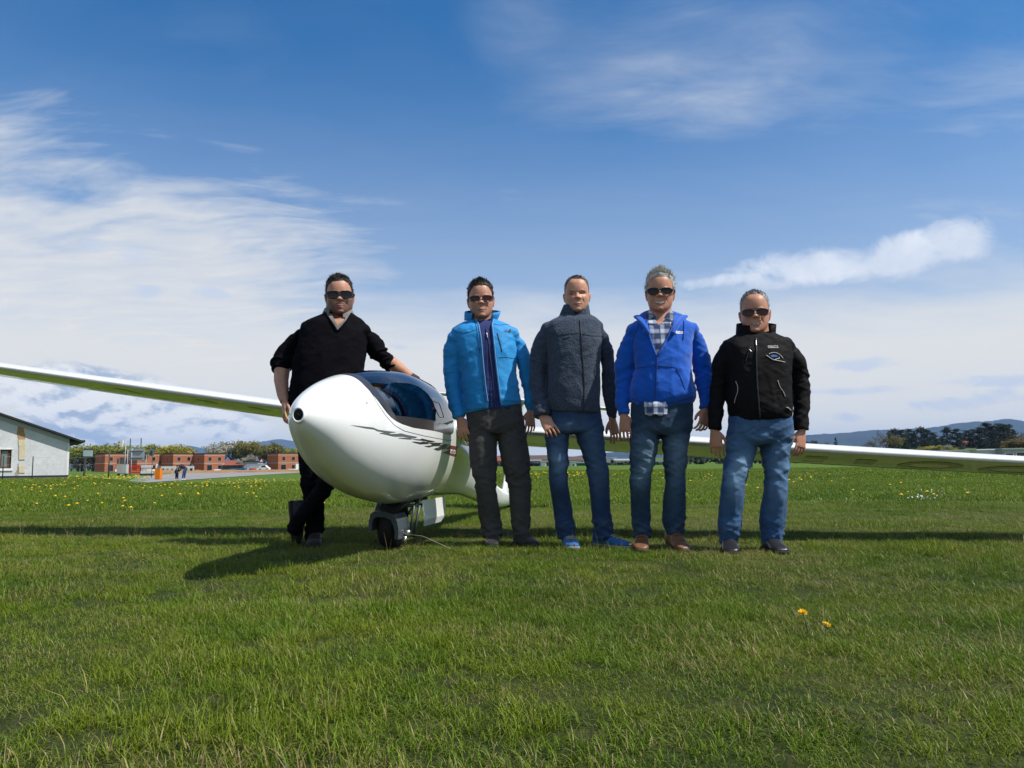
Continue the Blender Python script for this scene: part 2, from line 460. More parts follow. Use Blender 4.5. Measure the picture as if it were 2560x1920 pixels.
# ------------------------------------------------------------------ distant hills
def build_hills():
    m, t, out = material('forested_hill')
    b = t.node('ShaderNodeBsdfPrincipled'); p = t.pos()
    n = t.noise(t.mapv(p, (.004, .004, .012)), 1.0, 6, .62); k = t.noise(t.mapv(p, (.03, .03, .06)), 1.0, 3)
    c = t.mix((n * .7 + k * .3).ss(.35, .65), (.008, .016, .014), (.022, .030, .022))
    t.set(b.inputs['Base Color'], c); b.inputs['Roughness'].default_value = 1.0; b.inputs['Specular IOR Level'].default_value = 0.0
    t.link(b.outputs[0], out.inputs[0])
    def ridge(name, prof, Y, depth, seed):
        px = np.array([q[0] for q in prof], float); py = np.array([q[1] for q in prof], float)
        xs = np.linspace(px[0], px[-1], 260)
        yy = cr(px, py, xs)
        top = np.array([at(a, b_, Y) for a, b_ in zip(xs, yy)])
        hgt = top[:, 2] + vnoise(np.stack([xs * .12, xs * 0, xs * 0], 1), seed) * 3 + vnoise(np.stack([xs * .5, xs * 0, xs * 0], 1), seed + 1) * 2.5
        rows = []
        prof_s = [(-1.0, -.02), (-.8, .12), (-.6, .33), (-.4, .55), (-.22, .78), (-.1, .93), (0, 1.0), (.25, .9), (.6, .5), (1, 0)]
        for s, h in prof_s:
            sc = (Y + s * depth) / Y
            r = np.stack([top[:, 0] * sc, np.full(len(xs), Y + s * depth), hgt * h], 1)
            if -1 < s < 1 and s != 0:
                r[:, 2] += vnoise(np.stack([xs * .06, np.full(len(xs), s * 9), xs * 0], 1), seed + 5) * hgt * .07
            rows.append(r)
        v, f = loft(rows, close=False)
        tag(obj(name, mesh_from(name, v, f, m, True)), kind='structure')
    ridge('hills', [(1150, 1162), (1350, 1150), (1500, 1134), (1600, 1124), (1750, 1117), (1900, 1106), (2000, 1090), (2040, 1086), (2100, 1083), (2160, 1077), (2200, 1075), (2260, 1073), (2340, 1068), (2400, 1057), (2440, 1054), (2480, 1052), (2515, 1047), (2545, 1050), (2600, 1060), (2700, 1056), (2900, 1075), (3200, 1110)], 6200, 1900, 2)
    ridge('hills', [(150, 1166), (300, 1152), (380, 1136), (430, 1126), (452, 1118), (472, 1114), (500, 1119), (540, 1121), (600, 1116), (660, 1103), (700, 1098), (740, 1104), (800, 1112), (950, 1128), (1150, 1134), (1300, 1142), (1420, 1152), (1600, 1162)], 9000, 1800, 7)
    ridge('hills', [(-900, 1120), (-400, 1100), (0, 1112), (120, 1118), (180, 1124), (260, 1134), (380, 1152), (520, 1168)], 5200, 1200, 9)
build_hills()

# the air between: a thin, even haze round everything
def build_haze():
    m, t, out = material('haze_air')
    vol = t.node('ShaderNodeVolumePrincipled')
    vol.inputs['Color'].default_value = (.40, .62, 1.0, 1); vol.inputs['Density'].default_value = 7.5e-5
    vol.inputs['Anisotropy'].default_value = 0.0
    t.link(vol.outputs[0], out.inputs['Volume'])
    b = MB().box(-9500, 9500, -100, 11500, -3, 400)
    tag(b.build('haze', m), 'pale blue haze over the far hills', kind='stuff')
build_haze()
# ================================================================== glider
GW = np.array([-.845, 5.37, 0.0]); GYAW, GROLL = rad(10), rad(6.5)
GF = np.array([-math.sin(GYAW), -math.cos(GYAW), 0]); GS = np.array([math.cos(GYAW), -math.sin(GYAW), 0]); GU = np.array([0, 0, 1.])
def G(u, v, w):
    """glider frame: u forward, v to the pilot's left, w up from the wheel's contact point"""
    u, v, w = np.broadcast_arrays(np.asarray(u, float), v, w)
    v2 = v * math.cos(GROLL) + w * math.sin(GROLL); w2 = -v * math.sin(GROLL) + w * math.cos(GROLL)
    return GW + u[..., None] * GF + v2[..., None] * GS + w2[..., None] * GU

def gelcoat():
    def bld(t, b):
        n = t.noise(t.pos(), 3, 4, .6)
        t.set(b.inputs['Roughness'], n.ss(.3, .8, .07, .16))
    return principled('white_gelcoat', (.80, .81, .80), .1, .5, build=bld, coat=.35)
M_GEL = gelcoat()
M_BLACK = principled('black_rubber', (.012, .012, .012), .75, .3)
M_GEAR = principled('grey_gear_paint', (.036, .050, .058), .45, .5)
M_STEEL = principled('bright_steel', (.55, .55, .55), .3, .5, 1.0)
M_FRAME = principled('canopy_edge_band', (.034, .031, .029), .35, .5, coat=.6)
M_TUB = principled('cockpit_lining', (.018, .019, .024), .8, .2)
M_SEAM = principled('panel_gap', (.10, .10, .10), .7, .2)
def glass_mat(name, tint=(.46, .49, .53), refl=1.0):
    m, t, out = material(name)
    tr = t.node('ShaderNodeBsdfTransparent'); tr.inputs[0].default_value = tint + (1,)
    gl = t.node('ShaderNodeBsdfGlossy'); gl.inputs['Roughness'].default_value = .015; gl.inputs['Color'].default_value = (.95, .97, 1, 1)
    fr = t.node('ShaderNodeFresnel'); fr.inputs['IOR'].default_value = 1.52
    mx = t.node('ShaderNodeMixShader'); t.set(mx.inputs[0], (V(t.nt, fr.outputs[0]) * 1.1 * refl).clamp())
    t.link(tr.outputs[0], mx.inputs[1]); t.link(gl.outputs[0], mx.inputs[2]); t.link(mx.outputs[0], out.inputs[0])
    return m
M_CANOPY = glass_mat('tinted_canopy_plexiglass')

FU = [-1.643, -1.5, -1.3, -1.0, -.6, -.2, .2, .6, 1.1, 1.65, 2.3, 3.0, 3.7, 4.5, 4.9]
FB = [.814, .668, .549, .437, .352, .310, .305, .318, .310, .292, .225, .135, .062, .045, .05]
FT = [.814, .945, 1.025, 1.097, 1.155, 1.183, 1.170, 1.126, .985, .80, .60, .43, .29, .225, .20]
FW = [0, .120, .179, .232, .268, .278, .263, .236, .190, .150, .118, .098, .082, .058, .042]
_q = lambda x: np.sqrt(np.asarray(x, float) - FU[0])
def fus(u, th):
    """fuselage skin at station u (forward) and angle th (90 = top, 0 = pilot's left side)"""
    u = np.asarray(u, float); q = _q(np.maximum(-u, FU[0]))
    sh = q.shape; q = q.ravel()
    B, T, Wd = (cr(_q(FU), a, q).reshape(sh) for a in (FB, FT, FW))
    c = B + (T - B) * .48; s, k = np.sin(th), np.cos(th)
    w = np.where(s > 0, c + (T - c) * s, c + (c - B) * s)
    v = Wd * np.sign(k) * np.abs(k) ** .9
    return v, w

glider = empty('glider', tuple(GW), 'white single-seat glider with tinted canopy, nose pointing to the left of the men', 'glider')
def build_fuselage():
    tb = 11.4
    e_t = [tb, 12.2, 15, 20, 33, 46, 58.5, 70, 90]; e_f = [.62, .73, .878, .973, 1.068, 1.123, 1.148, 1.15, 1.146]
    r_t = [tb, 12.5, 16, 22, 35, 90]; r_r = [-.22, -.36, -.45, -.485, -.50, -.50]
    side = np.r_[np.linspace(-90, 4, 26), np.linspace(7.5, tb, 4)[:-1], tb, np.array([13.2, 15.4]), np.linspace(18, 90, 30)]
    i_b = int(np.argmin(abs(side - tb))); i_g = i_b + 4
    rows = np.r_[side, 180 - side[-2::-1]][:-1]           # full turn from bottom over the left side, top and right side
    n_r = len(rows)
    def row_u(deg):
        a = deg if deg <= 90 else 180 - deg
        a2 = max(a, tb); uf = float(cr(e_t, e_f, [a2])[0]); ur = float(cr(r_t, r_r, [a2])[0])
        A = np.linspace(0, 1, 34); nose = 1.643 + (uf - 1.643) * (A ** 2)
        mid = np.r_[uf - .045, uf - .085, np.linspace(uf - .085, ur + .03, 34)[1:-1], ur + .03, ur + .015, ur]
        tail = ur + (-4.9 - ur) * np.linspace(0, 1, 60)[1:] ** 1.15
        return np.r_[nose, mid, tail]
    U = np.array([row_u(r) for r in rows]).T               # columns along, rows around
    TH = np.radians(rows)[None, :]
    v, w = fus(U, np.broadcast_to(TH, U.shape)); P = G(U, v, w)
    nc = U.shape[0]; c0 = 33; c1 = 33 + 2; c3 = c0 + 37; c2 = c3 - 2
    vid = lambda i, j: i * n_r + (j % n_r)
    body, band, glass = [], [], []
    for i in range(nc - 1):
        for j in range(n_r):
            a0 = rows[j]; a1 = rows[(j + 1) % n_r] if j < n_r - 1 else 270
            lo = min(a0 if a0 <= 90 else 180 - a0, a1 if a1 <= 90 else 180 - a1)
            q = (vid(i, j), vid(i, j + 1), vid(i + 1, j + 1), vid(i + 1, j))
            if lo >= tb - .01 and c0 <= i < c3:
                (glass if lo >= side[i_g] - .01 and c1 <= i < c2 else band).append(q)
            else: body.append(q)
    flat = P.reshape(-1, 3)
    def part(name, faces, mat, parent):
        used = np.unique(np.array(faces).ravel()); mp = -np.ones(len(flat), int); mp[used] = np.arange(len(used))
        me = mesh_from(name, flat[used], [tuple(mp[list(q)]) for q in faces], mat, True)
        bm = bmesh.new(); bm.from_mesh(me); bmesh.ops.remove_doubles(bm, verts=bm.verts, dist=1e-5); bmesh.ops.recalc_face_normals(bm, faces=bm.faces); bm.to_mesh(me); bm.free()
        me.shade_smooth()
        return obj(name, me, parent)
    fz = part('fuselage', body, M_GEL, glider)
    cn = part('canopy', glass, M_CANOPY, glider)
    part('canopy_edge_band', band, M_FRAME, cn)
    full = BVHTree.FromPolygons([tuple(p) for p in flat], body + band + glass)
    return fz, cn, full
FUS, CANOPY, FBVH = build_fuselage()

def hit(bvh, px, py, off=.0015):
    """the point of a surface seen at a photograph pixel, lifted off along its normal"""
    d = px_dir(px, py); loc, no, i, dist = bvh.ray_cast(Vector((0, 0, CAM_H)), d)
    if loc is None: return None
    if no.dot(d) > 0: no = -no
    return np.array(loc + no * off)

def decal(name, polys, bvh, mat, parent, off=.0015, cut=4.0):
    """thin film on a surface: polygons given in photograph pixels, cut finely enough to follow the curvature"""
    bm = bmesh.new(); mis = []
    for k, poly in enumerate(polys):
        pol = []
        for a, b in zip(poly, poly[1:] + poly[:1]):
            n = max(1, int(math.hypot(b[0] - a[0], b[1] - a[1]) / cut))
            pol += [(a[0] + (b[0] - a[0]) * i / n, a[1] + (b[1] - a[1]) * i / n) for i in range(n)]
        vs = [bm.verts.new((x, y, 0)) for x, y in pol]
        f = bm.faces.new(vs); f.material_index = k if isinstance(mat, (list, tuple)) else 0
    bmesh.ops.triangulate(bm, faces=bm.faces[:])
    for _ in range(2):
        ed = [e for e in bm.edges if e.calc_length() > cut * 1.6]
        if ed: bmesh.ops.subdivide_edges(bm, edges=ed, cuts=1)
        bmesh.ops.triangulate(bm, faces=[f for f in bm.faces if len(f.verts) > 3])
    last = None; bad = []
    for v in bm.verts:
        h = hit(bvh, v.co.x, v.co.y, off)
        if h is None: bad.append(v); continue
        v.co = h
    if bad: bmesh.ops.delete(bm, geom=bad, context='VERTS')
    me = bpy.data.meshes.new(name); bm.to_mesh(me); bm.free()
    for m in (mat if isinstance(mat, (list, tuple)) else [mat]): me.materials.append(m)
    me.shade_smooth()
    return obj(name, me, parent)

def ribbon(name, pts, width, bvh, mat, parent, off=.002, step=3.0, rad_=None):
    """a cord or seam lying on a surface along a pixel polyline"""
    P = []
    for a, b in zip(pts, pts[1:]):
        n = max(1, int(math.hypot(b[0] - a[0], b[1] - a[1]) / step))
        P += [(a[0] + (b[0] - a[0]) * i / n, a[1] + (b[1] - a[1]) * i / n) for i in range(n)]
    P.append(pts[-1])
    Q = [hit(bvh, x, y, off) for x, y in P]; Q = [q for q in Q if q is not None]
    keep = [Q[0]]
    for q in Q[1:]:
        if np.linalg.norm(q - keep[-1]) < .15 and np.linalg.norm(q - keep[-1]) > 1e-4: keep.append(q)
    if len(keep) < 3: return None
    K = np.array(keep); K[1:-1] = (K[:-2] + 2 * K[1:-1] + K[2:]) / 4
    v, f = tube_arrays(K, width / 2, 6)
    return obj(name, mesh_from(name, v, f, mat, True), parent)

def build_glider_details():
    # canopy frame seam, flank lettering and flashes
    ribbon('canopy_seam', [(874, 934), (893, 944), (915, 966), (933, 990), (946, 1013), (965, 1040), (985, 1062), (1010, 1077), (1060, 1089.5), (1100, 1097), (1124, 1102), (1131, 1099)], .003, FBVH, M_SEAM, FUS, .0005)
    S = 300 / 2212.0
    Z = lambda l: [(860 + x * S, 1040 + y * S) for x, y in l]
    g1 = principled('graphite_film', (.115, .13, .135), .4); g2 = principled('charcoal_film', (.028, .033, .042), .4); red = principled('dark_red_film', (.20, .008, .016), .4)
    q1 = [[(95, 163), (530, 210), (630, 253), (830, 280), (960, 297), (835, 314), (610, 276), (560, 246), (420, 228)], [(640, 318), (700, 308), (770, 298), (830, 300), (845, 330), (890, 370), (850, 348), (740, 332)],
          [(850, 330), (960, 328), (1050, 318), (1160, 348), (1350, 385), (1310, 406), (1225, 410), (1180, 388), (1075, 376), (960, 379), (890, 370)], [(985, 408), (1040, 400), (1170, 396), (1225, 408), (1250, 432), (1170, 428)]]
    q2 = [[(1225, 420), (1390, 430), (1440, 413), (1530, 438), (1680, 465), (1600, 489), (1560, 489), (1535, 472), (1500, 460), (1360, 445)], [(1240, 473), (1300, 470), (1400, 483), (1460, 468), (1550, 485), (1562, 514), (1400, 518)],
          [(1475, 555), (1600, 540), (1620, 518), (1560, 505), (1650, 488), (1830, 495), (1780, 522), (1760, 550), (1650, 555), (1560, 576)], [(1650, 607), (1690, 590), (1740, 580), (1780, 530), (1870, 516), (1905, 520), (1850, 590), (1780, 627), (1725, 637)]]
    q3 = [[(1800, 620), (1862, 585), (1915, 520), (1935, 522), (1890, 580), (1875, 600)], [(1880, 605), (1960, 538), (2112, 568), (2075, 634), (1955, 612), (1938, 626)], [(1808, 677), (1942, 626), (1955, 690), (2045, 708), (2072, 640), (2065, 752), (1990, 732)]]
    for nm, qs, mt in (('flank_flash', q1, g1), ('flank_flash', q2, g2), ('flank_flash', q3, red)):
        decal(nm, [Z(q) for q in qs], FBVH, mt, FUS, .0015, 2.5)
    wht = principled('white_film', (.75, .75, .75), .4)
    decal('flash_number_plate', [Z([(1962, 612), (2048, 632), (2042, 705), (1952, 684)])], FBVH, wht, FUS, .003, 3)
    decal('flash_number', [Z([(1972, 640), (1985, 643), (1980, 680), (1967, 677)]), Z([(1990, 630), (2008, 634), (2000, 690), (1992, 688)]), Z([(2015, 640), (2034, 643), (2028, 695), (2012, 690)])], FBVH, g2, FUS, .004, 3)
    # vents and tie-down dots
    decal('drain_hole', [[(917 + 2 * math.cos(a), 1007.5 + 2 * math.sin(a)) for a in np.linspace(0, 6.28, 9)[:-1]]], FBVH, M_SEAM, FUS, .001)
    # nose air inlet
    tip = G(1.643, 0, .814)
    ax = GF
    side = GS; upv = np.cross(side, ax); upv = upv / np.linalg.norm(upv)
    a = np.linspace(0, 2 * np.pi, 33)[:-1]
    rings = []
    for r, d in [(.036, -.012), (.0345, .0005), (.030, .0045), (.0265, .004), (.0235, -.001), (.0225, -.010)]:
        rings.append(tip + ax * d + side * (np.cos(a) * r)[:, None] + upv * (np.sin(a) * r * 1.18)[:, None])
    v, f = loft(rings, cap=False); obj('nose_inlet_rim', mesh_from('nose_inlet_rim', v, f, M_GEL, True), FUS)
    rings = [tip + ax * d + side * (np.cos(a) * r)[:, None] + upv * (np.sin(a) * r * 1.18)[:, None] for r, d in [(.0245, .0018), (.018, .0005), (.004, -.0015)]]
    v, f = loft(rings); obj('nose_inlet', mesh_from('nose_inlet', v, f, M_BLACK, True), FUS)

    # ---- wings
    xs = np.r_[0, .004, .015, .035, .07, .12, .2, .3, .42, .55, .7, .85, 1.0]
    yt = 5 * .135 * (.2969 * np.sqrt(xs) - .126 * xs - .3516 * xs**2 + .2843 * xs**3 - .1036 * xs**4)
    cam_l = .028 * (1 - (1 - xs / .42) ** 2 * (xs < .42) - ((xs - .42) / .58) ** 2 * (xs >= .42))
    upx, upy = xs, cam_l + yt; lox, loy = xs, -.024 * np.sqrt(np.clip(xs / .018, 0, 1)) * np.clip((1 - xs) / .45, 0, 1) ** .8
    secx = np.r_[upx[::-1], lox[1:]]; secy = np.r_[upy[::-1], loy[1:]]
    vs_ = [.10, .22, .34, .55, 1.0, 2.0, 3.5, 5.0, 6.5, 8.0, 8.7, 8.95, 9.0]
    ch = [1.05, .97, .90, .86, .84, .79, .70, .61, .51, .40, .33, .24, .12]
    le = [-.60, -.57, -.555, -.55, -.548, -.548, -.55, -.56, -.60, -.66, -.70, -.75, -.82]
    for s in (1, -1):
        rings = []
        vv = np.r_[np.linspace(.10, 1, 10), np.linspace(1.3, 9.0, 40)]
        C, L = cr(vs_, ch, vv), cr(vs_, le, vv)
        for v_, c_, l_ in zip(vv, C, L):
            inc = rad(6.3 + 1.3 * min(v_ / 3.5, 1)); thick = 1 + .5 * max(0, (.4 - v_) / .4) ** 2
            px_, py_ = secx * c_, secy * c_ * thick
            uu = l_ - (px_ * math.cos(inc) - 0 * py_); ww = .868 + (v_ - .2) * math.tan(rad(2.1)) + .004 * max(v_ - 2, 0) ** 2 * .35 + py_ - px_ * math.sin(inc)
            rings.append(G(uu, s * v_, ww))
        v, f = loft(rings)
        me = mesh_from('wing', v, f, M_GEL, True)
        bm = bmesh.new(); bm.from_mesh(me); bmesh.ops.recalc_face_normals(bm, faces=bm.faces); bm.to_mesh(me); bm.free()
        w = obj('wing', me, glider)
        wb = bvh_of(me)
        ink = principled('dark_wing_lettering', (.06, .06, .055), .25, coat=.4) if s == 1 else bpy.data.materials['dark_wing_lettering']
        # registration letters on the underside, built in wing coordinates (span, chord fraction)
        def under(poly, nm):
            bm = bmesh.new(); vs2 = []
            for k, (sp, cf) in enumerate(poly):
                c_, l_ = float(cr(vs_, ch, [sp])[0]), float(cr(vs_, le, [sp])[0])
                p0 = G(l_ - cf * c_, s * sp, .3); d = G(0., 0., 1.) - G(0., 0., 0.)
                h = wb.ray_cast(Vector(p0), Vector(d))[0]
                if h is None: bm.free(); return
                vs2.append(bm.verts.new(np.array(h) - d * .0025))
            bm.faces.new(vs2); bmesh.ops.triangulate(bm, faces=bm.faces[:])
            m2 = bpy.data.meshes.new(nm); bm.to_mesh(m2); bm.free(); m2.materials.append(ink); obj(nm, m2, w)
        def ringletter(c, rw, rc, t):
            n = 24
            for i in range(n):
                a0, a1 = 2 * math.pi * i / n, 2 * math.pi * (i + 1) / n
                yield [(c + rw * math.cos(a0), .52 + rc * math.sin(a0)), (c + rw * math.cos(a1), .52 + rc * math.sin(a1)), (c + (rw - t) * math.cos(a1), .52 + (rc - .16) * math.sin(a1)), (c + (rw - t) * math.cos(a0), .52 + (rc - .16) * math.sin(a0))]
        if s == 1:
            bars = [[(2.35, .25), (2.50, .25), (2.55, .8), (2.40, .8)], [(2.80, .28), (2.95, .28), (2.98, .7), (2.83, .7)], [(3.15, .3), (3.29, .3), (3.32, .66), (3.18, .66)]]
            polys = bars + list(ringletter(3.68, .21, .33, .075)) + list(ringletter(4.22, .21, .33, .075))
        else:
            polys = [[(1.95, .22), (2.10, .22), (1.72, .82), (1.57, .82)], [(1.5, .22), (1.62, .22), (1.32, .82), (1.20, .82)], [(2.75, .25), (2.90, .25), (2.60, .7), (2.45, .7)]]
        for k, p in enumerate(polys): under(p, 'underside_letter_stroke')
        # winglet
        r2 = []
        for k, (dv, dw, c_, l_) in enumerate([(0, 0, .2, -.76), (.06, .12, .17, -.80), (.09, .28, .12, -.86), (.10, .42, .06, -.92)]):
            r2.append(G(l_ - secx * c_, s * (8.95 + dv) + secy * c_ * s, 1.335 + dw + 0 * secx))
        v, f = loft(r2); obj('winglet', mesh_from('winglet', v, f, M_GEL, True), w)

    # ---- tail
    r2 = []
    for t_ in np.linspace(0, 1, 8):
        lead = -3.95 - .42 * t_; trail = -4.92 + .02 * t_; c_ = lead - trail; w_ = .12 + 1.25 * t_
        r2.append(G(lead - secx * c_, secy * c_ * .75, w_ + 0 * secx))
    v, f = loft(r2); fin = obj('tail_fin', mesh_from('tail_fin', v, f, M_GEL, True), glider)
    r2 = []
    for sp in np.linspace(-1.2, 1.2, 15):
        c_ = .46 - .2 * abs(sp) / 1.2; lead = -4.36 - .12 * abs(sp) / 1.2
        r2.append(G(lead - secx * c_, sp, 1.375 + secy * c_ * .8 - .06 * secx * c_))
    v, f = loft(r2); obj('tailplane', mesh_from('tailplane', v, f, M_GEL, True), glider)
    a = np.linspace(0, 2 * np.pi, 17)[:-1]
    v, f = loft([G(-4.55 + .045 * np.cos(a), s_, .045 + .045 * np.sin(a)) for s_ in (-.02, .02)]); obj('tail_wheel', mesh_from('tail_wheel', v, f, M_BLACK, True), glider)

    # ---- landing gear
    prof = [(.10, -.052), (.135, -.062), (.155, -.056), (.166, -.032), (.169, 0), (.166, .032), (.155, .056), (.135, .062), (.10, .052)]
    a = np.linspace(0, 2 * np.pi, 41)[:-1]
    v, f = loft([G(r * np.cos(a), s_, .165 + r * np.sin(a)) for r, s_ in prof], cap=False); wheel = obj('main_wheel', mesh_from('main_wheel', v, f, M_BLACK, True), glider)
    v, f = loft([G(r * np.cos(a), s_, .165 + r * np.sin(a)) for r, s_ in [(.02, -.06), (.04, -.055), (.095, -.035), (.105, -.05), (.105, .05), (.095, .035), (.04, .055), (.02, .06)]]); obj('rim', mesh_from('rim', v, f, M_STEEL, True), wheel)
    # fork: a folded sheet arch in front of the tyre and over it
    arch = [(-.100, .12), (-.104, .18), (-.098, .228), (-.075, .250), (0, .255), (.06, .244), (.092, .20), (.108, .15), (.112, .085)]
    inn = [(-.080, .12), (-.082, .165), (-.076, .198), (-.055, .214), (0, .218), (.045, .207), (.068, .170), (.082, .13), (.086, .085)]
    r2 = [G(np.full(9, u_), np.array([p[0] for p in l]), np.array([p[1] for p in l])) for u_, l in [(.20, inn), (.205, arch), (-.04, arch), (-.04, inn)]]
    v, f = loft(np.array(r2 + [r2[0]]).transpose(1, 0, 2)[:, :4]); obj('wheel_fork', mesh_from('wheel_fork', v, f, M_GEAR), glider)
    mb = MB()
    for p, q, r in [((.05, -.085, .26), (.0, -.09, .36), .014), ((.06, .03, .255), (-.10, .12, .37), .015), ((.02, .05, .29), (-.16, .16, .30), .012), ((-.05, -.08, .26), (-.25, -.09, .36), .013), ((-.05, .09, .24), (-.3, .1, .36), .013), ((.0, .125, .10), (.0, .135, .30), .008), ((-.05, .14, .08), (-.08, .15, .30), .01)]:
        mb.tube(np.array([G(*p), G(*q)]), r, 10)
    mb.build('gear_strut', M_GEAR, glider, True)
    mb = MB().tube(np.array([G(.06, .11, .12), G(.06, .145, .12)]), .022, 12).tube(np.array([G(.1, .125, .10), G(.1, .13, .05)]), .012, 10)
    mb.build('axle_nut', M_STEEL, glider, True)
    # wheel well
    rings = [G(np.array([.10, .10, -.52, -.52]), np.array([-.075, .075, .075, -.075]), np.full(4, w_)) for w_ in (.306, .335)]
    v, f = loft(rings); obj('wheel_well', mesh_from('wheel_well', v, f, M_BLACK), glider)
    for s in (1, -1):
        r2 = []
        for w_, fl, u0, u1 in [(.335, 0, -.10, -.68), (.27, .012, -.10, -.68), (.2, .028, -.105, -.64), (.155, .022, -.13, -.56)]:
            r2.append(np.concatenate([G(np.linspace(u0, u1, 7), s * (.165 + fl), w_), G(np.linspace(u1, u0, 7), s * (.157 + fl), w_)]))
        v, f = loft(r2); d = obj('wheel_door', mesh_from('wheel_door', v, f, M_GEL), glider)
    # ---- cockpit
    u = np.linspace(1.12, -.48, 20); th = np.radians(np.linspace(-85, 9, 12)); thf = np.r_[th, np.pi - th[::-1]]
    rings = []
    for uu in u:
        vv, ww = fus(np.full(len(thf), uu), thf); rings.append(G(uu, vv * .94, ww * .97 + .02))
    v, f = loft(rings, close=False); obj('cockpit_tub', mesh_from('cockpit_tub', v, f, M_TUB, True), glider)
    thb = np.radians(np.linspace(-90, 269, 60)); vb, wb_ = fus(np.full(60, -.47), thb)
    v, f = loft(np.array([G(-.455, vb * .95, wb_ * .97 + .02), G(-.47, vb * .95, wb_ * .97 + .02)])); obj('rear_bulkhead', mesh_from('rear_bulkhead', v, f, M_TUB), glider)
    M_SEAT = principled('dark_blue_upholstery', (.020, .026, .045), .9, .2); M_RED = principled('dark_red_harness', (.22, .012, .018), .7, .2)
    M_HOOD = principled('grey_panel_hood', (.30, .30, .29), .6)
    prof = [(.55, .50), (.30, .44), (.05, .45), (-.10, .55), (-.22, .75), (-.30, .90), (-.33, .97)]
    r2 = []
    for i, (uu, ww) in enumerate(prof):
        s_ = np.linspace(-.16, .16, 9); r2.append(G(uu + .02 * np.cos(s_ * 9), s_, ww + .05 * (s_ / .2) ** 2))
    v, f = loft(r2, close=False)
    me = mesh_from('seat', v, f, M_SEAT, True); seat = obj('seat', me, glider); sm = seat.modifiers.new('thick', 'SOLIDIFY'); sm.thickness = .025
    # instrument pedestal with a hood
    hood = []
    for uu, zc, hw, h in [(.98, .93, .05, .05), (.92, .93, .13, .10), (.80, .93, .165, .13), (.72, .93, .17, .135)]:
        a = np.linspace(0, np.pi, 13); hood.append(np.concatenate([G(uu, hw * np.cos(a), zc + h * np.sin(a) - .02), G(np.full(1, uu), 0, zc - .02)]))
    v, f = loft(hood); obj('panel_hood', mesh_from('panel_hood', v, f, M_HOOD, True), glider)
    r2 = [G(np.full(4, uu), np.array([-.15, .15, .09, -.09]), np.array([1.03, 1.03, .62, .62])) for uu in (.75, .79)]
    v, f = loft(r2); pan = obj('instrument_panel', mesh_from('instrument_panel', v, f, principled('panel_black', (.02, .02, .022), .6)), glider)
    dial = principled('dial_face', (.25, .25, .25), .3)
    for vv, ww in [(-.08, .96), (0, .97), (.08, .96), (-.05, .87), (.05, .87)]:
        a = np.linspace(0, 2 * np.pi, 17)[:-1]; v, f = loft([G(np.full(16, uu), vv + .03 * np.cos(a), ww + .03 * np.sin(a)) for uu in (.752, .744)]); obj('dial', mesh_from('dial', v, f, dial), pan)
    for s in (-1, 1):
        mb = MB(); mb.tube(np.array([G(-.36, s * .08, 1.0), G(-.20, s * .09, .82), G(-.02, s * .10, .62), G(.06, s * .06, .52)]), np.array([[.022, .006]] * 4), 8); mb.build('harness_strap', M_RED, seat, True)
        mb = MB(); mb.tube(np.array([G(.62, s * .2, .74), G(.3, s * .225, .72), G(.0, s * .22, .74)]), .035, 8); mb.build('arm_rest', M_RED if s == 1 else M_SEAT, glider, True)
    mb = MB(); mb.tube(np.array([G(.33, 0, .46), G(.36, 0, .70)]), .015, 8).tube(np.array([G(.36, 0, .68), G(.355, 0, .80)]), .022, 8); mb.build('control_stick', M_BLACK, glider, True)
    mb = MB(); mb.box(-.04, .04, -.1, .1, 0, 1)
    r2 = [G(np.full(4, -.36), np.array([-.09, .09, .09, -.09]) * k, np.array([.92, .92, 1.03, 1.03])) for k in (1,)] + [G(np.full(4, -.29), np.array([-.08, .08, .08, -.08]), np.array([.93, .93, 1.02, 1.02]))]
    v, f = loft(r2); obj('headrest', mesh_from('headrest', v, f, M_SEAT), seat)
    # sliding vent window outline in the canopy side
    ribbon('vent_window_frame', [(1080, 1003), (1098, 1008), (1110, 1044), (1098, 1043), (1080, 1003)], .004, FBVH, M_BLACK, CANOPY, .001)
    # tow cable lying from the wheel into the grass
    tow = np.array([G(.10, .10, .13), G(.12, .14, .115), np.array([-.62, 5.12, .10]), np.array([-.50, 5.0, .07]), np.array([-.40, 4.92, .035])])
    v, f = tube_arrays(cr([0, .1, .35, .7, 1], tow, np.linspace(0, 1, 20)), .0014, 6); obj('tow_line', mesh_from('tow_line', v, f, principled('pale_cord', (.42, .40, .28), .8), True), glider)
    # little yaw string pin on the canopy
    ribbon('yaw_string', [(921, 921), (921, 925), (922, 930)], .004, FBVH, M_RED, CANOPY, .002, 1.0)
build_glider_details()
# ================================================================== people
def unit(v): v = np.asarray(v, float); return v / (np.linalg.norm(v) + 1e-12)

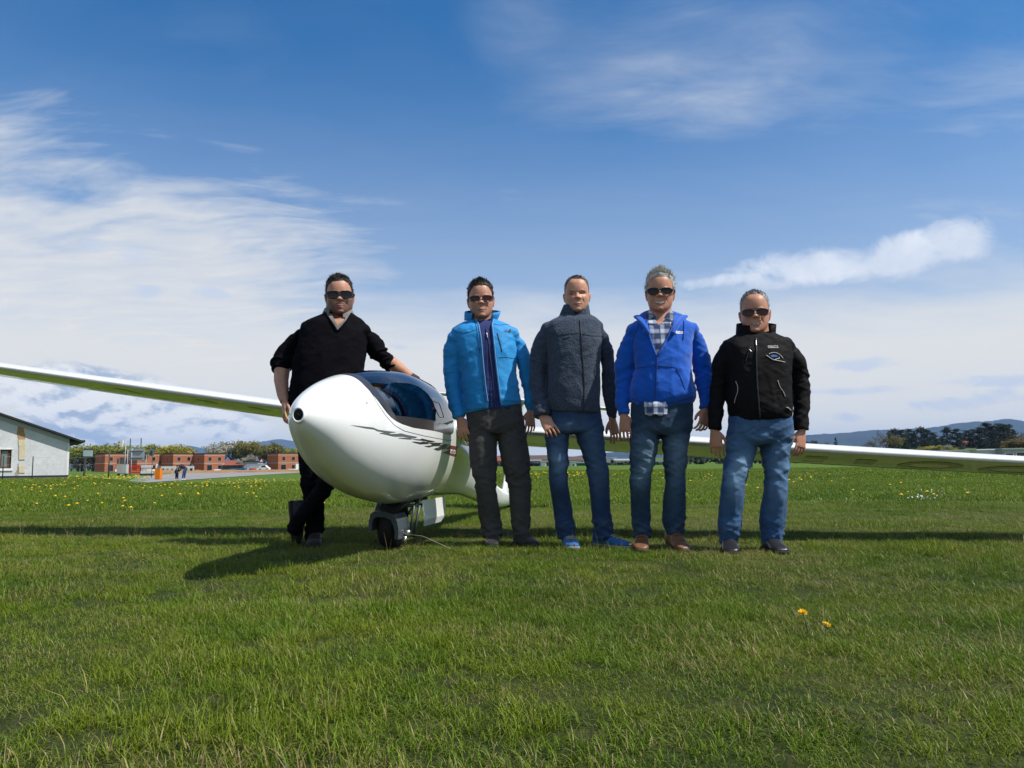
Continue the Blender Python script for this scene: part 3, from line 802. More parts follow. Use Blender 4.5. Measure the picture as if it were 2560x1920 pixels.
def limb(pairs, D, kd=1.0, n=26, seg=22, grow=0.0):
    """tube through contour pairs (left px, right px, py, depth offset[, depth factor]) of an arm or leg"""
    C, R, K = [], [], []
    for q in pairs:
        xl, xr, y = q[:3]; Y = D + (q[3] if len(q) > 3 else 0)
        C.append(at((xl + xr) / 2, y, Y)); R.append((xr - xl) / 2 * Y / FPX + grow); K.append(q[4] if len(q) > 4 else kd)
    C = np.array(C); s = np.r_[0, np.cumsum(np.linalg.norm(np.diff(C, axis=0), axis=1))]; s /= s[-1]
    t = np.linspace(0, 1, n); P = cr(s, C, t); T = np.gradient(P, axis=0); T /= np.linalg.norm(T, axis=1, keepdims=True)
    A = np.cross(T, [0, 1, 0]); A /= np.linalg.norm(A, axis=1, keepdims=True) + 1e-9; B = np.cross(T, A)
    r = cr(s, np.array(R), t); kk = cr(s, np.array(K), t)
    ra = r * np.clip(np.abs(A[:, 0]), .6, 1.0); rb = ra * kk
    th = np.linspace(0, 2 * np.pi, seg, endpoint=False)
    rings = P[:, None] + A[:, None] * (np.cos(th)[None, :, None] * ra[:, None, None]) + B[:, None] * (np.sin(th)[None, :, None] * rb[:, None, None])
    return loft(rings)

def trunk(rows, D, n=30, seg=40, grow=0.0, ex=2.4):
    """body or garment trunk from rows (left px, right px, py, front depth, back depth, depth offset[, tilt])"""
    A = np.array([list(r) + [0] * (7 - len(r)) for r in rows], float)
    s = A[:, 2]; t = np.linspace(s[0], s[-1], n); sg = 1 if s[-1] > s[0] else -1
    Q = cr(s * sg, A, t * sg)
    rings = []; th = np.linspace(0, 2 * np.pi, seg, endpoint=False); c, si = np.cos(th), np.sin(th)
    for q in Q:
        Y = D + q[5]; p = at((q[0] + q[1]) / 2, q[2], Y); hw = (q[1] - q[0]) / 2 * Y / FPX + grow
        x = np.sign(c) * np.abs(c) ** (2 / ex) * hw; y = np.sign(si) * np.abs(si) ** (2 / ex); y = np.where(y < 0, y * (q[3] + grow), y * (q[4] + grow))
        z = q[6] * (x / max(hw, .01)) * hw
        rings.append(np.stack([p[0] + x, Y + y, p[2] + z], 1))
    return loft(np.array(rings))

def ball(c, r, n=12):
    r = np.broadcast_to(np.asarray(r, float), (3,)); rings = []
    for a in np.linspace(.12, np.pi - .12, n):
        th = np.linspace(0, 2 * np.pi, n * 2, endpoint=False)
        rings.append(np.stack([c[0] + r[0] * np.sin(a) * np.cos(th), c[1] + r[1] * np.sin(a) * np.sin(th), c[2] + r[2] * np.cos(a) + 0 * th], 1))
    return loft(np.array(rings))

def creases(P, amp, sx, sz, tilt=0.0, seed=0, sharp=1.6):
    """cloth folds: ridged noise stretched across the limb"""
    ct, st = math.cos(tilt), math.sin(tilt); x = P[:, 0] * ct + P[:, 2] * st; z = -P[:, 0] * st + P[:, 2] * ct
    q = np.stack([x * sx, P[:, 1] * sx, z * sz], 1); q = q + .45 * np.stack([vnoise(q * .7, seed + 9), vnoise(q * .7, seed + 10), vnoise(q * .7, seed + 11)], 1)
    a = (1 - np.abs(vnoise(q, seed))) ** sharp; b = (1 - np.abs(vnoise(q * 2.1, seed + 3))) ** sharp
    return amp * ((a - .5) + .35 * (b - .5))

def band(z, c, w): return np.exp(-((z - c) / w) ** 2)

# ---------------------------------------------------------------- materials
def cloth(name, col, rough=.9, var=.25, scale=60, bump=.25, sheen=.15, weave=None, fade=None, spec=.2, lumps=0.0, folds=.30):
    def bld(t, b):
        p = t.coord('Object'); n = t.noise(p, scale, 3, .6); k = t.noise(p, 7, 4, .6)
        lo = tuple(c * (1 - var) for c in col); hi = tuple(min(1, c * (1 + var)) for c in col)
        c = t.mix((n * .5 + k * .5).ss(.3, .7), lo, hi)
        if fade: c = t.mix(t.attr('fade').clamp(), c, fade)
        if weave:
            sp = t.voronoi(p, weave[0]); c = t.mix(sp.ss(.1, .55) * weave[2], c, weave[1])
        t.set(b.inputs['Base Color'], c)
        h = t.noise(p, scale * 4, 2) * .5 + t.noise(p, scale, 3) * .5
        if lumps: h = h + t.voronoi(p, weave[0] if weave else 90) * lumps
        nrm = t.bump(h, bump, .004)
        if folds:
            w = t.noise(p, 5, 2, .5, color=True); wv = t.node('ShaderNodeVectorMath', operation='MULTIPLY_ADD'); t.set(wv.inputs[0], w); wv.inputs[1].default_value = (.09, .09, .09); t.set(wv.inputs[2], p)
            f1 = (t.noise(t.mapv(wv.outputs[0], (5, 5, 11), (0, rad(30), 0)), 1, 1.5, .4) - .5).abs(); f2 = (t.noise(t.mapv(wv.outputs[0], (5, 5, 13), (0, rad(-38), 0), (3, 1, 2)), 1, 1.5, .4) - .5).abs()
            msk = t.noise(p, 3.5, 2).ss(.42, .62)
            nrm = t.bump(((1.0 - f1 * 3.4).max(0.0).pow(1.5) + (1.0 - f2 * 3.4).max(0.0).pow(1.5)) * (msk * .85 + .15), folds, .014, nrm)
        t.set(b.inputs['Normal'], nrm)
        b.inputs['Sheen Roughness'].default_value = .5
    return principled(name, col, rough, spec, build=bld, sheen=sheen)

def skin_mat():
    def bld(t, b):
        p = t.coord('Object'); n = t.noise(p, 30, 4, .6); f = t.noise(p, 160, 2)
        c = t.attr('skin', out='Color')
        c = t.mix(n.ss(.35, .7) * .35, c, (.34, .11, .07), 'MIX')
        t.set(b.inputs['Base Color'], c); t.set(b.inputs['Normal'], t.bump(f + n * .5, .18, .002))
        b.inputs['Subsurface Weight'].default_value = .05; b.inputs['Subsurface Radius'].default_value = (.012, .004, .002); b.inputs['Subsurface Scale'].default_value = .6
    return principled('skin', (.4, .25, .18), .5, .4, build=bld)
M_SKIN = skin_mat()
def hair_mat(name, col, col2):
    def bld(t, b):
        p = t.coord('Object'); n = t.noise(t.mapv(p, (120, 120, 30)), 1, 3); k = t.attr('tone')
        t.set(b.inputs['Base Color'], t.mix((n * .6 + k * .5).ss(.25, .8), col, col2))
        t.set(b.inputs['Normal'], t.bump(n, .5, .004))
    return principled(name, col, .55, .35, build=bld)

# ---------------------------------------------------------------- head
HT = [0, .05, .10, .18, .27, .35, .42, .47, .53, .63, .74, .82, .90, .96, 1.0]
HWD = [.36, .60, .73, .86, .94, .975, .99, .99, .985, .985, .965, .90, .73, .48, .02]
HFR = [.33, .385, .395, .392, .395, .39, .38, .372, .392, .398, .385, .35, .27, .17, .01]
HBK = [.02, .06, .10, .16, .25, .36, .42, .445, .46, .465, .45, .41, .32, .20, .01]
class Head:
    def __init__(s, chin, top, D, wid, yaw=0.0, tilt=0.0, pitch=0.0, hair=.012, jaw=1.0, belly=0.0):
        """chin and hair top in photograph pixels; wid is the skull's width in metres"""
        a, b = at(chin[0], chin[1], D - .05), at(top[0], top[1], D + .02)
        s.h = float(np.hypot(b[0] - a[0], b[2] - a[2])) * 1.0 - hair; s.hw = wid / 2; s.jaw = jaw
        up = unit([math.sin(tilt), 0.0, math.cos(tilt)])
        f = np.array([math.sin(yaw), -math.cos(yaw), 0.0]); f = unit(f - up * np.dot(f, up))
        s.X = unit(np.cross(up, f)); s.F = f; s.U = up
        if pitch:
            c, q = math.cos(pitch), math.sin(pitch); s.F, s.U = s.F * c + s.U * q, s.U * c - s.F * q
        # chin is forward of the axis: put the origin (base of skull axis at chin height) behind it
        s.O = a - s.F * (.33 * s.h) * .9 - s.U * 0.0
    def w(s, x, y, t):
        """local (x to the person's left, y forward, both in head heights; t chin..crown) to world"""
        x, y, t = np.broadcast_arrays(np.asarray(x, float), y, t)
        return s.O + s.h * (x[..., None] * s.X + y[..., None] * s.F + t[..., None] * s.U)
    def local(s, P):
        d = (P - s.O) / s.h; return d @ s.X, d @ s.F, d @ s.U
    def surf(s, t, ang, off=0.0):
        t = np.asarray(t, float); sh = np.broadcast(t, ang).shape; tt = np.broadcast_to(t, sh).ravel(); aa = np.broadcast_to(ang, sh).ravel()
        k = s.jaw + (1 - s.jaw) * np.clip(tt / .45, 0, 1)
        W = cr(HT, HWD, tt) * s.hw / s.h * k + off; Fr = cr(HT, HFR, tt) + off; B = cr(HT, HBK, tt) + off
        c, q = np.cos(aa), np.sin(aa); e = 2 / 2.25
        y = np.sign(c) * np.abs(c) ** e; y = np.where(y > 0, y * Fr, y * B); x = np.sign(q) * np.abs(q) ** e * W
        return s.w(x, y, tt).reshape(sh + (3,))
    def pieces(s):
        t = np.r_[0, .02, np.linspace(.05, .95, 34), .975, .995, 1.0]; a = np.linspace(0, 2 * np.pi, 48, endpoint=False)
        out = [loft(s.surf(t[:, None], a[None]))]
        # nose
        P = []; R = []
        for tt, y, hw_, dp in [(.53, .375, .030, .03), (.485, .392, .034, .035), (.43, .425, .042, .045), (.385, .455, .058, .055), (.355, .462, .072, .055), (.335, .435, .066, .05), (.315, .39, .04, .04)]:
            P.append(s.w(0, y - dp, tt)); R.append((hw_, dp))
        P, R = np.array(P), np.array(R) * s.h; th = np.linspace(0, 2 * np.pi, 16, endpoint=False)
        out.append(loft(np.array([p + s.X * (np.cos(th) * r[0])[:, None] + s.F * (np.sin(th) * r[1])[:, None] for p, r in zip(P, R)])))
        for sd in (-1, 1):
            hw = s.hw / s.h
            # ears
            rings = []
            for tt, ry, rx in [(.32, .02, .012), (.35, .045, .022), (.41, .07, .03), (.48, .085, .034), (.53, .075, .03), (.56, .03, .015)]:
                c = s.w(sd * (hw * .97 + .018 + (tt - .4) * .12), -.035 - (tt - .45) * .12, tt)
                rings.append(c + s.X * sd * (np.cos(th) * rx * s.h)[:, None] + s.F * (np.sin(th) * ry * s.h)[:, None])
            out.append(loft(np.array(rings)))
            out.append(tube_arrays(np.array([s.w(sd * .05, .385, .53), s.w(sd * .13, .375, .548), s.w(sd * .22, .30, .53)]), np.array([.012, .017, .012]) * s.h, 10))
            out.append(ball(s.w(sd * .062, .385, .35), (.035 * s.h, .04 * s.h, .028 * s.h), 8))
        out.append(ball(s.w(0, .335, .065), (.10 * s.h, .075 * s.h, .06 * s.h)))
        out.append(tube_arrays(np.array([s.w(-.105, .345, .212), s.w(-.05, .392, .206), s.w(0, .402, .204), s.w(.05, .392, .206), s.w(.105, .345, .212)]), np.array([.008, .017, .02, .017, .008]) * s.h, 8))
        out.append(tube_arrays(np.array([s.w(-.10, .345, .196), s.w(-.045, .388, .168), s.w(0, .396, .164), s.w(.045, .388, .168), s.w(.10, .345, .196)]), np.array([.008, .018, .021, .018, .008]) * s.h, 8))
        return out
    def sculpt(s, co):
        """sockets and smile folds pressed into the skin of the head"""
        x, y, t = s.local(co); m = (y > .05) & (t > 0) & (t < 1) & (np.abs(x) < .5)
        d = np.zeros(len(co))
        for sd in (-1, 1):
            d -= .046 * np.exp(-(((x - sd * .145) / .075) ** 2 + ((t - .47) / .045) ** 2))
            d -= .018 * np.exp(-(((x - sd * .14 - sd * .35 * (.27 - t)) / .020) ** 2 + ((t - .27) / .06) ** 2))
            d += .020 * np.exp(-(((x - sd * .19) / .085) ** 2 + ((t - .385) / .075) ** 2))
            d += .014 * np.exp(-(((x - sd * .145) / .045) ** 2 + ((t - .465) / .022) ** 2))
        d -= .014 * np.exp(-((x / .09) ** 2 + ((t - .187) / .010) ** 2)) * (np.abs(x) < .12)
        co[m] += s.F * (d[m] * s.h)[:, None]
        return co
    def paint(s, co, base, beard=0.0, beard_col=(.05, .035, .028), lip=(.42, .15, .12), smile=0.0, brow=(.06, .04, .03), eyes=False, moustache=0.0):
        """skin colours by place on the face (lips, stubble, brows), plus painted eye-socket shade"""
        x, y, t = s.local(co); n = len(co); c = np.tile(np.array(base, float), (n, 1))
        hd = (t > -.35) & (t < 1.1) & (np.abs(x) < .6) & (np.abs(y) < .7)
        def mixc(w, col):
            w = np.clip(w, 0, 1)[:, None] * hd[:, None]; c[:] = c * (1 - w) + np.array(col) * w
        front = y > .1
        red = np.exp(-(((np.abs(x) - .17) / .09) ** 2 + ((t - .40) / .09) ** 2)) + np.exp(-((x / .07) ** 2 + ((t - .37) / .06) ** 2)); mixc(red * .35 * front, (base[0] * 1.02, base[1] * .72, base[2] * .68))
        ear = (np.abs(x) > s.hw / s.h * 1.0) & (t > .3) & (t < .65); mixc(ear * .4, (base[0], base[1] * .66, base[2] * .6))
        if beard:
            jw = sst(.37, .25, t - .10 * np.clip((np.abs(x) - .16) / .1, 0, 1.6)) * sst(-.02, .10, y) * sst(-.16, -.02, t)
            bare = np.exp(-(((np.abs(x) - .10) / .07) ** 2 + ((t - .29) / .05) ** 2)); mixc(jw * beard * (1 - .8 * bare), beard_col)
        if moustache: mixc(np.exp(-((x / .11) ** 4 + ((t - .243) / .026) ** 2)) * moustache * front, beard_col)
        lw = np.exp(-((x / .105) ** 4 + ((t - .187 - .9 * smile * x * x) / .024) ** 2)) * front; mixc(lw * .8, lip)
        lw = np.exp(-((x / .115) ** 4 + ((t - .187 - .9 * smile * x * x) / .013) ** 2)) * front; mixc(lw, (.10, .03, .028))
        for sd in (-1, 1):
            mixc(np.exp(-(((x - sd * .145) / .075) ** 4 + ((t - .545 + .5 * (x - sd * .14) ** 2) / .018) ** 2)) * front * .75, brow)
            if eyes:
                mixc(np.exp(-(((x - sd * .145) / .075) ** 2 + ((t - .475) / .03) ** 2)) * front * .5, (base[0] * .55, base[1] * .45, base[2] * .42))  # shade of the eye socket painted into the skin
                mixc(np.exp(-(((x - sd * .145) / .052) ** 4 + ((t - .467) / .014) ** 2)) * front, (.02, .015, .015))
        return c

def rounded(n, hx, hz, e=3.2):
    a = np.linspace(0, 2 * np.pi, n, endpoint=False); c, s = np.cos(a), np.sin(a)
    return np.sign(c) * np.abs(c) ** (2 / e) * hx, np.sign(s) * np.abs(s) ** (2 / e) * hz

def sunglasses(head, parent, style, lens_mat, frame_mat, cx=.150, hx=.128, hz=.098, t0=.505, drop=0.0, e=3.0, thick=.012):
    lenses = []; fr = MB()
    front = .43
    def L(x, z): return head.w(x, front - .55 * x * x - .06 * np.abs(z), t0 + z)
    for sd in (-1, 1):
        ox, oz = rounded(28, hx, hz, e); ox = ox * (1 - drop * (oz / hz)); 
        if style == 'aviator': ox = ox * (1 + .10 * (oz / hz)); oz = np.where(oz < 0, oz * 1.12 - .02 * np.clip(ox * -sd, 0, 1), oz * .9)
        X = sd * cx + ox
        ring = L(X, oz); mid = L(sd * cx + ox * .5, oz * .5); c = L(np.array([sd * cx]), np.array([0.]))
        v = np.vstack([ring, mid, c]); n = 28
        f = [(i, (i + 1) % n, n + (i + 1) % n, n + i) for i in range(n)] + [(n + i, n + (i + 1) % n, 2 * n) for i in range(n)]
        lenses.append((v, f))
        P = np.vstack([ring, ring[:2]]); fr.tube(P, thick * head.h, 6, cap=False)
        hinge = L(np.array([sd * (cx + hx)]), np.array([hz * .55]))[0]
        earp = head.w(sd * (head.hw / head.h + .035), -.02, t0 + .055)
        midp = head.w(sd * (head.hw / head.h + .03), .20, t0 + .05)
        fr.tube(cr([0, .5, 1], np.array([hinge, midp, earp]), np.linspace(0, 1, 8)), np.array([[thick * 1.5 * head.h, thick * .6 * head.h]] * 8), 6)
    br = [L(np.array([x]), np.array([z]))[0] for x, z in [(-(cx - hx * .9), hz * .45), (-.02, hz * .62), (.02, hz * .62), (cx - hx * .9, hz * .45)]]
    fr.tube(np.array(br), thick * 1.1 * head.h, 6)
    if style == 'aviator':
        fr.tube(np.array([L(np.array([x]), np.array([hz * .95]))[0] for x in (-.12, -.05, .05, .12)]), thick * .8 * head.h, 6)
    frame = fr.build('sunglasses', frame_mat, parent, True)
    for v, f in lenses: obj('lens', mesh_from('lens', v, f, lens_mat, True), frame)
    return frame

def hair(head, parent, mat, line, thick, seed, length=.02, n_str=1400, sweep=(0, .4, .8), fringe=0.0, sigma=.35, lift=.38):
    """line: hairline height t against angle from the front (degrees)"""
    n_str = int(n_str * 1.5); rg = np.random.default_rng(seed); na, nr = 72, 16
    a = np.linspace(0, 2 * np.pi, na, endpoint=False); deg = np.degrees(np.abs(((a + np.pi) % (2 * np.pi)) - np.pi))
    hl = np.interp(deg, [q[0] for q in line], [q[1] for q in line]) + rg.normal(size=na) * .008
    r = np.linspace(0, 1, nr) ** .85
    T = hl[None] + (.998 - hl[None]) * r[:, None]; A = np.broadcast_to(a, T.shape)
    ramp = np.clip(r[:, None] / .22, .12, 1)
    jit = vnoise(np.stack([(np.cos(A) * 5).ravel(), (np.sin(A) * 5).ravel(), (T * 9).ravel()], 1), seed).reshape(T.shape)
    off = (.68 * thick * ramp * (1 + .35 * jit) * (.65 + .6 * np.clip((T - .6) / .4, 0, 1))) / head.h
    P = head.surf(T, A, 0.0); O = head.w(0, -.03, .55); N = P - O; N /= np.linalg.norm(N, axis=-1, keepdims=True)
    S = P + N * (off * head.h)[..., None]
    v, f = loft(S, cap=False); top = len(v); v = np.vstack([v, S[-1].mean(0)[None] + head.U * .001])
    f += [((nr - 1) * na + i, (nr - 1) * na + (i + 1) % na, top) for i in range(na)]
    tone = [rg.random(len(v)) * .4 + .3]; vs = [v]; fs = list(f); b = len(v)
    ii = rg.integers(0, nr, n_str); jj = rg.integers(0, na, n_str); R0 = S[ii, jj] + (S[np.minimum(ii + 1, nr - 1), (jj + 1) % na] - S[ii, jj]) * rg.random((n_str, 1)) - N[ii, jj] * .003; D0 = N[ii, jj]
    comb = head.X * sweep[0] + head.F * sweep[1] + head.U * sweep[2]
    for k in range(n_str):
        low = T[ii[k], jj[k]] < .70
        fl = (-head.U * .9 - head.F * .25) if low else comb
        fl = fl - D0[k] * np.dot(fl, D0[k])
        d = unit(D0[k] * lift + unit(fl) + rg.normal(size=3) * sigma)
        l = length * (.7 + rg.random() * 1.0) * (.5 if low else 1.0)
        w = np.cross(d, rg.normal(size=3)); w = unit(w) * (.0009 + .0011 * rg.random())
        p0 = R0[k]; p1 = p0 + d * l * .55; p2 = p1 + unit(d + head.F * fringe + rg.normal(size=3) * .2) * l * .5
        vs.append(np.array([p0 - w, p0 + w, p1 + w * .8, p1 - w * .8, p2])); fs += [(b, b + 1, b + 2, b + 3), (b + 3, b + 2, b + 4)]; b += 5
        tone.append(np.full(5, rg.random()))
    me = mesh_from('hair', np.vstack(vs), fs, mat, True); set_attr(me, 'tone', np.concatenate(tone))
    return obj('hair', me, parent)

# ---------------------------------------------------------------- hands and shoes
def hand_pieces(wrist, along, back, thumb, size=1.0, curl=(.25, .35, .42, .5), spread=.07, k=None):
    """along: towards the finger tips, back: out of the back of the hand, thumb: towards the thumb side"""
    Y = unit(along); Z = unit(np.asarray(back) - Y * np.dot(back, Y)); X = np.cross(Y, Z); X = X if np.dot(X, thumb) > 0 else -X
    W = lambda x, y, z: wrist + size * (X * x + Y * y + Z * z)
    out = []; th = np.linspace(0, 2 * np.pi, 16, endpoint=False); rings = []
    for y, hw, ht, cx in [(-.03, .026, .021, 0), (.0, .028, .020, 0), (.025, .036, .018, .003), (.055, .042, .016, .002), (.085, .042, .0135, 0), (.10, .038, .011, 0)]:
        rings.append(np.array([W(cx + hw * math.copysign(abs(math.cos(a)) ** .8, math.cos(a)), y, ht * math.sin(a)) for a in th]))
    out.append(loft(np.array(rings)))
    for i, (x, l, r) in enumerate([(.035, .074, .0084), (.0118, .083, .0086), (-.0118, .077, .0083), (-.034, .060, .0074)]):
        c = curl[i]; p = np.array([x, .088, .002]); pts = [p.copy()]; ang = c * .6; sp = spread * (1.3 - i) * .7
        for sgm, f_ in zip((.46, .30, .24), (1.0, 1.9, 2.5)):
            d = np.array([math.sin(sp), math.cos(sp) * math.cos(ang), -math.sin(ang)]); p = p + d * l * sgm; pts.append(p.copy()); ang = c * (.6 + f_)
        P = np.array([W(*q) for q in pts]); P = cr([0, .4, .7, 1], P, np.linspace(0, 1, 9))
        out.append(tube_arrays(P, np.array([1.02, 1, 1, 1.04, .98, .95, .93, .86, .55]) * r * size, 10))
    tp = np.array([W(.022, .012, -.004), W(.046, .038, -.012), W(.056, .066, -.018), W(.054, .090, -.024)])
    out.append(tube_arrays(cr([0, .4, .72, 1], tp, np.linspace(0, 1, 9)), np.array([.016, .0145, .0125, .011, .0105, .0103, .0098, .009, .006]) * size, 10))
    out.append(ball(W(.026, .03, -.006), (.018 * size,) * 3, 8))
    return out

def shoe(parent, ankle, ang, length, mat, sole_mat, lace_mat=None, z=0.0, frame=None, high=.11, wide=.050, name='shoe'):
    """ankle: (x, y) of the ankle; ang: 0 = toes towards the camera, positive = to the picture's right"""
    if frame is None:
        F = np.array([math.sin(ang), -math.cos(ang), 0]); U = np.array([0, 0, 1.]); X = np.cross(F, U); O = np.array([ankle[0], ankle[1], z])
    else: O, F, U = frame; F = unit(F); U = unit(U - F * np.dot(U, F)); X = np.cross(F, U)
    th = np.linspace(0, 2 * np.pi, 24, endpoint=False); k = length / .29
    def ring(y, hw, zb, zt, ex=2.6):
        c, s = np.cos(th), np.sin(th); x = np.sign(c) * np.abs(c) ** (2 / ex) * hw; zz = (zb + zt) / 2 + np.sign(s) * np.abs(s) ** (2 / ex) * (zt - zb) / 2
        return O + X * x[:, None] + U * zz[:, None] + F * (y * k)
    w = wide
    rows = [(-.085, w * .45, .02, high * .75), (-.075, w * .68, .012, high * .95), (-.04, w * .78, .010, high), (.0, w * .80, .010, high), (.035, w * .82, .010, high * .86), (.075, w * .92, .010, high * .72), (.11, w * 1.0, .010, .064), (.145, w * 1.02, .010, .055), (.175, w * .92, .011, .047), (.196, w * .66, .013, .038), (.205, w * .3, .018, .03)]
    v, f = loft(np.array([ring(*r) for r in rows])); up = obj(name, mesh_from(name, v, f, mat, True), parent)
    rows = [(-.092, w * .4, 0, .024, 4), (-.085, w * .72, -.002, .026, 4), (-.03, w * .86, -.002, .026, 4), (.03, w * .84, -.002, .024, 4), (.10, w * 1.06, -.002, .024, 4), (.15, w * 1.09, -.002, .024, 4), (.185, w * .95, -.001, .024, 4), (.205, w * .66, .002, .024, 4), (.213, w * .25, .008, .022, 4)]
    v, f = loft(np.array([ring(*r) for r in rows])); obj('sole', mesh_from('sole', v, f, sole_mat, True), up)
    if lace_mat:
        mb = MB()
        for y, zt in [(.045, high * .86), (.065, high * .78), (.085, high * .71), (.105, .069)]:
            mb.tube(np.array([O + X * x + U * (zt + .004 - .35 * abs(x)) + F * (y * k) for x in (-.026, -.012, .012, .026)]), .0032, 6)
        mb.build('lace', lace_mat, up, True)
    return up

def collar(name, parent, mat, neck, D, rows, gap=0.0, seg=40, thick=.006, ex=2.2):
    """standing collar: rows (left px, right px, py, front depth, back depth, depth offset, rise at the back); gap in degrees stays open at the front"""
    a0, a1 = -90 + gap / 2, 270 - gap / 2; th = np.radians(np.linspace(a0, a1, seg)); c, si = np.cos(th), np.sin(th); rings = []
    for r in list(rows):
        Y = D + r[5]; p = at((r[0] + r[1]) / 2, r[2], Y); hw = (r[1] - r[0]) / 2 * Y / FPX
        x = np.sign(c) * np.abs(c) ** (2 / ex) * hw; y = np.sign(si) * np.abs(si) ** (2 / ex); y = np.where(y < 0, y * r[3], y * r[4])
        rings.append(np.stack([p[0] + x, Y + y, p[2] + r[6] * (si + 1) / 2 + 0 * x], 1))
    R = np.array(rings); cen = R.mean(1, keepdims=True); inn = R + (cen - R) * np.array([1, 1, 0]) * (thick / np.linalg.norm((cen - R)[..., :2], axis=-1, keepdims=True))
    full = np.concatenate([R, inn[::-1], R[:1]], 0)
    v, f = loft(full, close=False)
    e = [tuple(i * seg for i in range(len(full) - 1)), tuple(i * seg + seg - 1 for i in range(len(full) - 2, -1, -1))]
    return obj(name, mesh_from(name, v, f + e, mat, True), parent)

def cut_front(me, left, right):
    """open a garment's front between two polylines (px, py), keeping back and sides"""
    bm = bmesh.new(); bm.from_mesh(me); dele = []
    Mi = CAM_M.transposed()
    ly, lx = np.array([q[1] for q in left]), np.array([q[0] for q in left]); ry, rx = np.array([q[1] for q in right]), np.array([q[0] for q in right])
    for fc in bm.faces:
        if fc.normal.y > -.05: continue
        q = Mi @ (fc.calc_center_median() - Vector((0, 0, CAM_H))); X = 1280 + FPX * q.x / -q.z; Y = 960 - FPX * q.y / -q.z
        if ly[0] <= Y <= ly[-1] and np.interp(Y, ly, lx) < X < np.interp(Y, ry, rx): dele.append(fc)
    bmesh.ops.delete(bm, geom=dele, context='FACES'); bm.to_mesh(me); bm.free()

def text_decal(name, body, px, py, size, bvh, mat, parent, shear=0.0, angle=0.0, off=.002):
    """lettering printed on a surface: flat letters laid on by place"""
    cu = bpy.data.curves.new(name, 'FONT'); cu.body = body; cu.size = 1.0; cu.align_x = 'CENTER'; cu.align_y = 'CENTER'
    o = bpy.data.objects.new(name, cu); COL.objects.link(o); dg = bpy.context.evaluated_depsgraph_get()
    me = bpy.data.meshes.new_from_object(o.evaluated_get(dg)); bpy.data.objects.remove(o)
    co = get_co(me); ca, sa = math.cos(angle), math.sin(angle); out = []
    for x, y, z in co:
        X = px + (x * ca + y * sa * 0 + shear * y) * size; Y = py - (y - x * sa) * size
        h = hit(bvh, X, Y, off); out.append(h if h is not None else (out[-1] if out else np.zeros(3)))
    set_co(me, np.array(out)); me.materials.clear(); me.materials.append(mat); me.name = name
    return obj(name, me, parent)

# ---------------------------------------------------------------- the five men
def build_body(S, root):
    """one continuous skin: head, neck, trunk, arms with hands, legs"""
    D = S['D']; H = S['head']; pc = H.pieces()
    nk = S['neck']
    pc.append(trunk(nk, D, 14, 24, 0, 2.0))
    pc.append(trunk(S['trunk'][1:], D, 26, 30, -.035))
    for a in S['arms']: q = a['pairs'][1]; p = S['trunk'][2]; pc.append(tube_arrays(np.array([at((p[0] + p[1]) / 2, p[2] + 25, D), at((q[0] + q[1]) / 2, q[2], D + q[3])]), [.045, .022], 14))
    for a in S['arms']:
        pc.append(limb(a['pairs'][1:], D, .9, 22, 16, -.022))
        w = a['wrist']; pc += [tube_arrays(np.array(a['fore']), np.array(a['fore_r']), 14)] if 'fore' in a else []
        pc += hand_pieces(np.array(w), a['along'], a['back'], a['thumb'], a.get('size', 1.0), a.get('curl', (.25, .35, .42, .5)), a.get('spread', .07))
    for l in S['legs']: pc.append(limb(l, D, 1.0, 22, 14, -.026))
    me = fuse('body', pc, .0042, 3, M_SKIN, .5)
    co = H.sculpt(get_co(me)); set_co(me, co)
    set_attr(me, 'skin', H.paint(co, **S['paint']))
    return obj('body', me, root)

def wrist_of(pairs, D):
    q = pairs[-1]; p = pairs[-2]; Y = D + q[3]; a = at((q[0] + q[1]) / 2, q[2], Y); b = at((p[0] + p[1]) / 2, p[2], D + p[3])
    return a, unit(a - b)

def arm(pairs, D, along_px=None, side=1, back=(.3, -1, 0), size=1.0, curl=(.25, .35, .42, .5), fwd=-.02, spread=.07):
    """side: +1 when the thumb points to the picture's right"""
    w, d = wrist_of(pairs, D)
    if along_px: d = unit(at(along_px[0], along_px[1], D + pairs[-1][3] + fwd) - w)
    return dict(pairs=pairs, wrist=w + d * .012, along=d, back=back, thumb=(side, 0, 0), size=size, curl=curl, spread=spread)
M_SOLE = principled('dark_sole', (.02, .02, .02), .8, .2)
M_ZIP = principled('zip_tape', (.015, .015, .02), .5, .4)
M_ZIPM = principled('zip_metal', (.5, .5, .5), .35, .5, .8)
M_LENS = principled('dark_lens', (.008, .0075, .0075), .12, .25)
M_LENSR = principled('brown_red_lens', (.030, .007, .006), .12, .25)
M_FRB = principled('black_frame', (.012, .012, .012), .3, .5)
M_FRM = principled('metal_frame', (.06, .045, .04), .35, .5, .3)
DENIM_F = (.17, .27, .38)

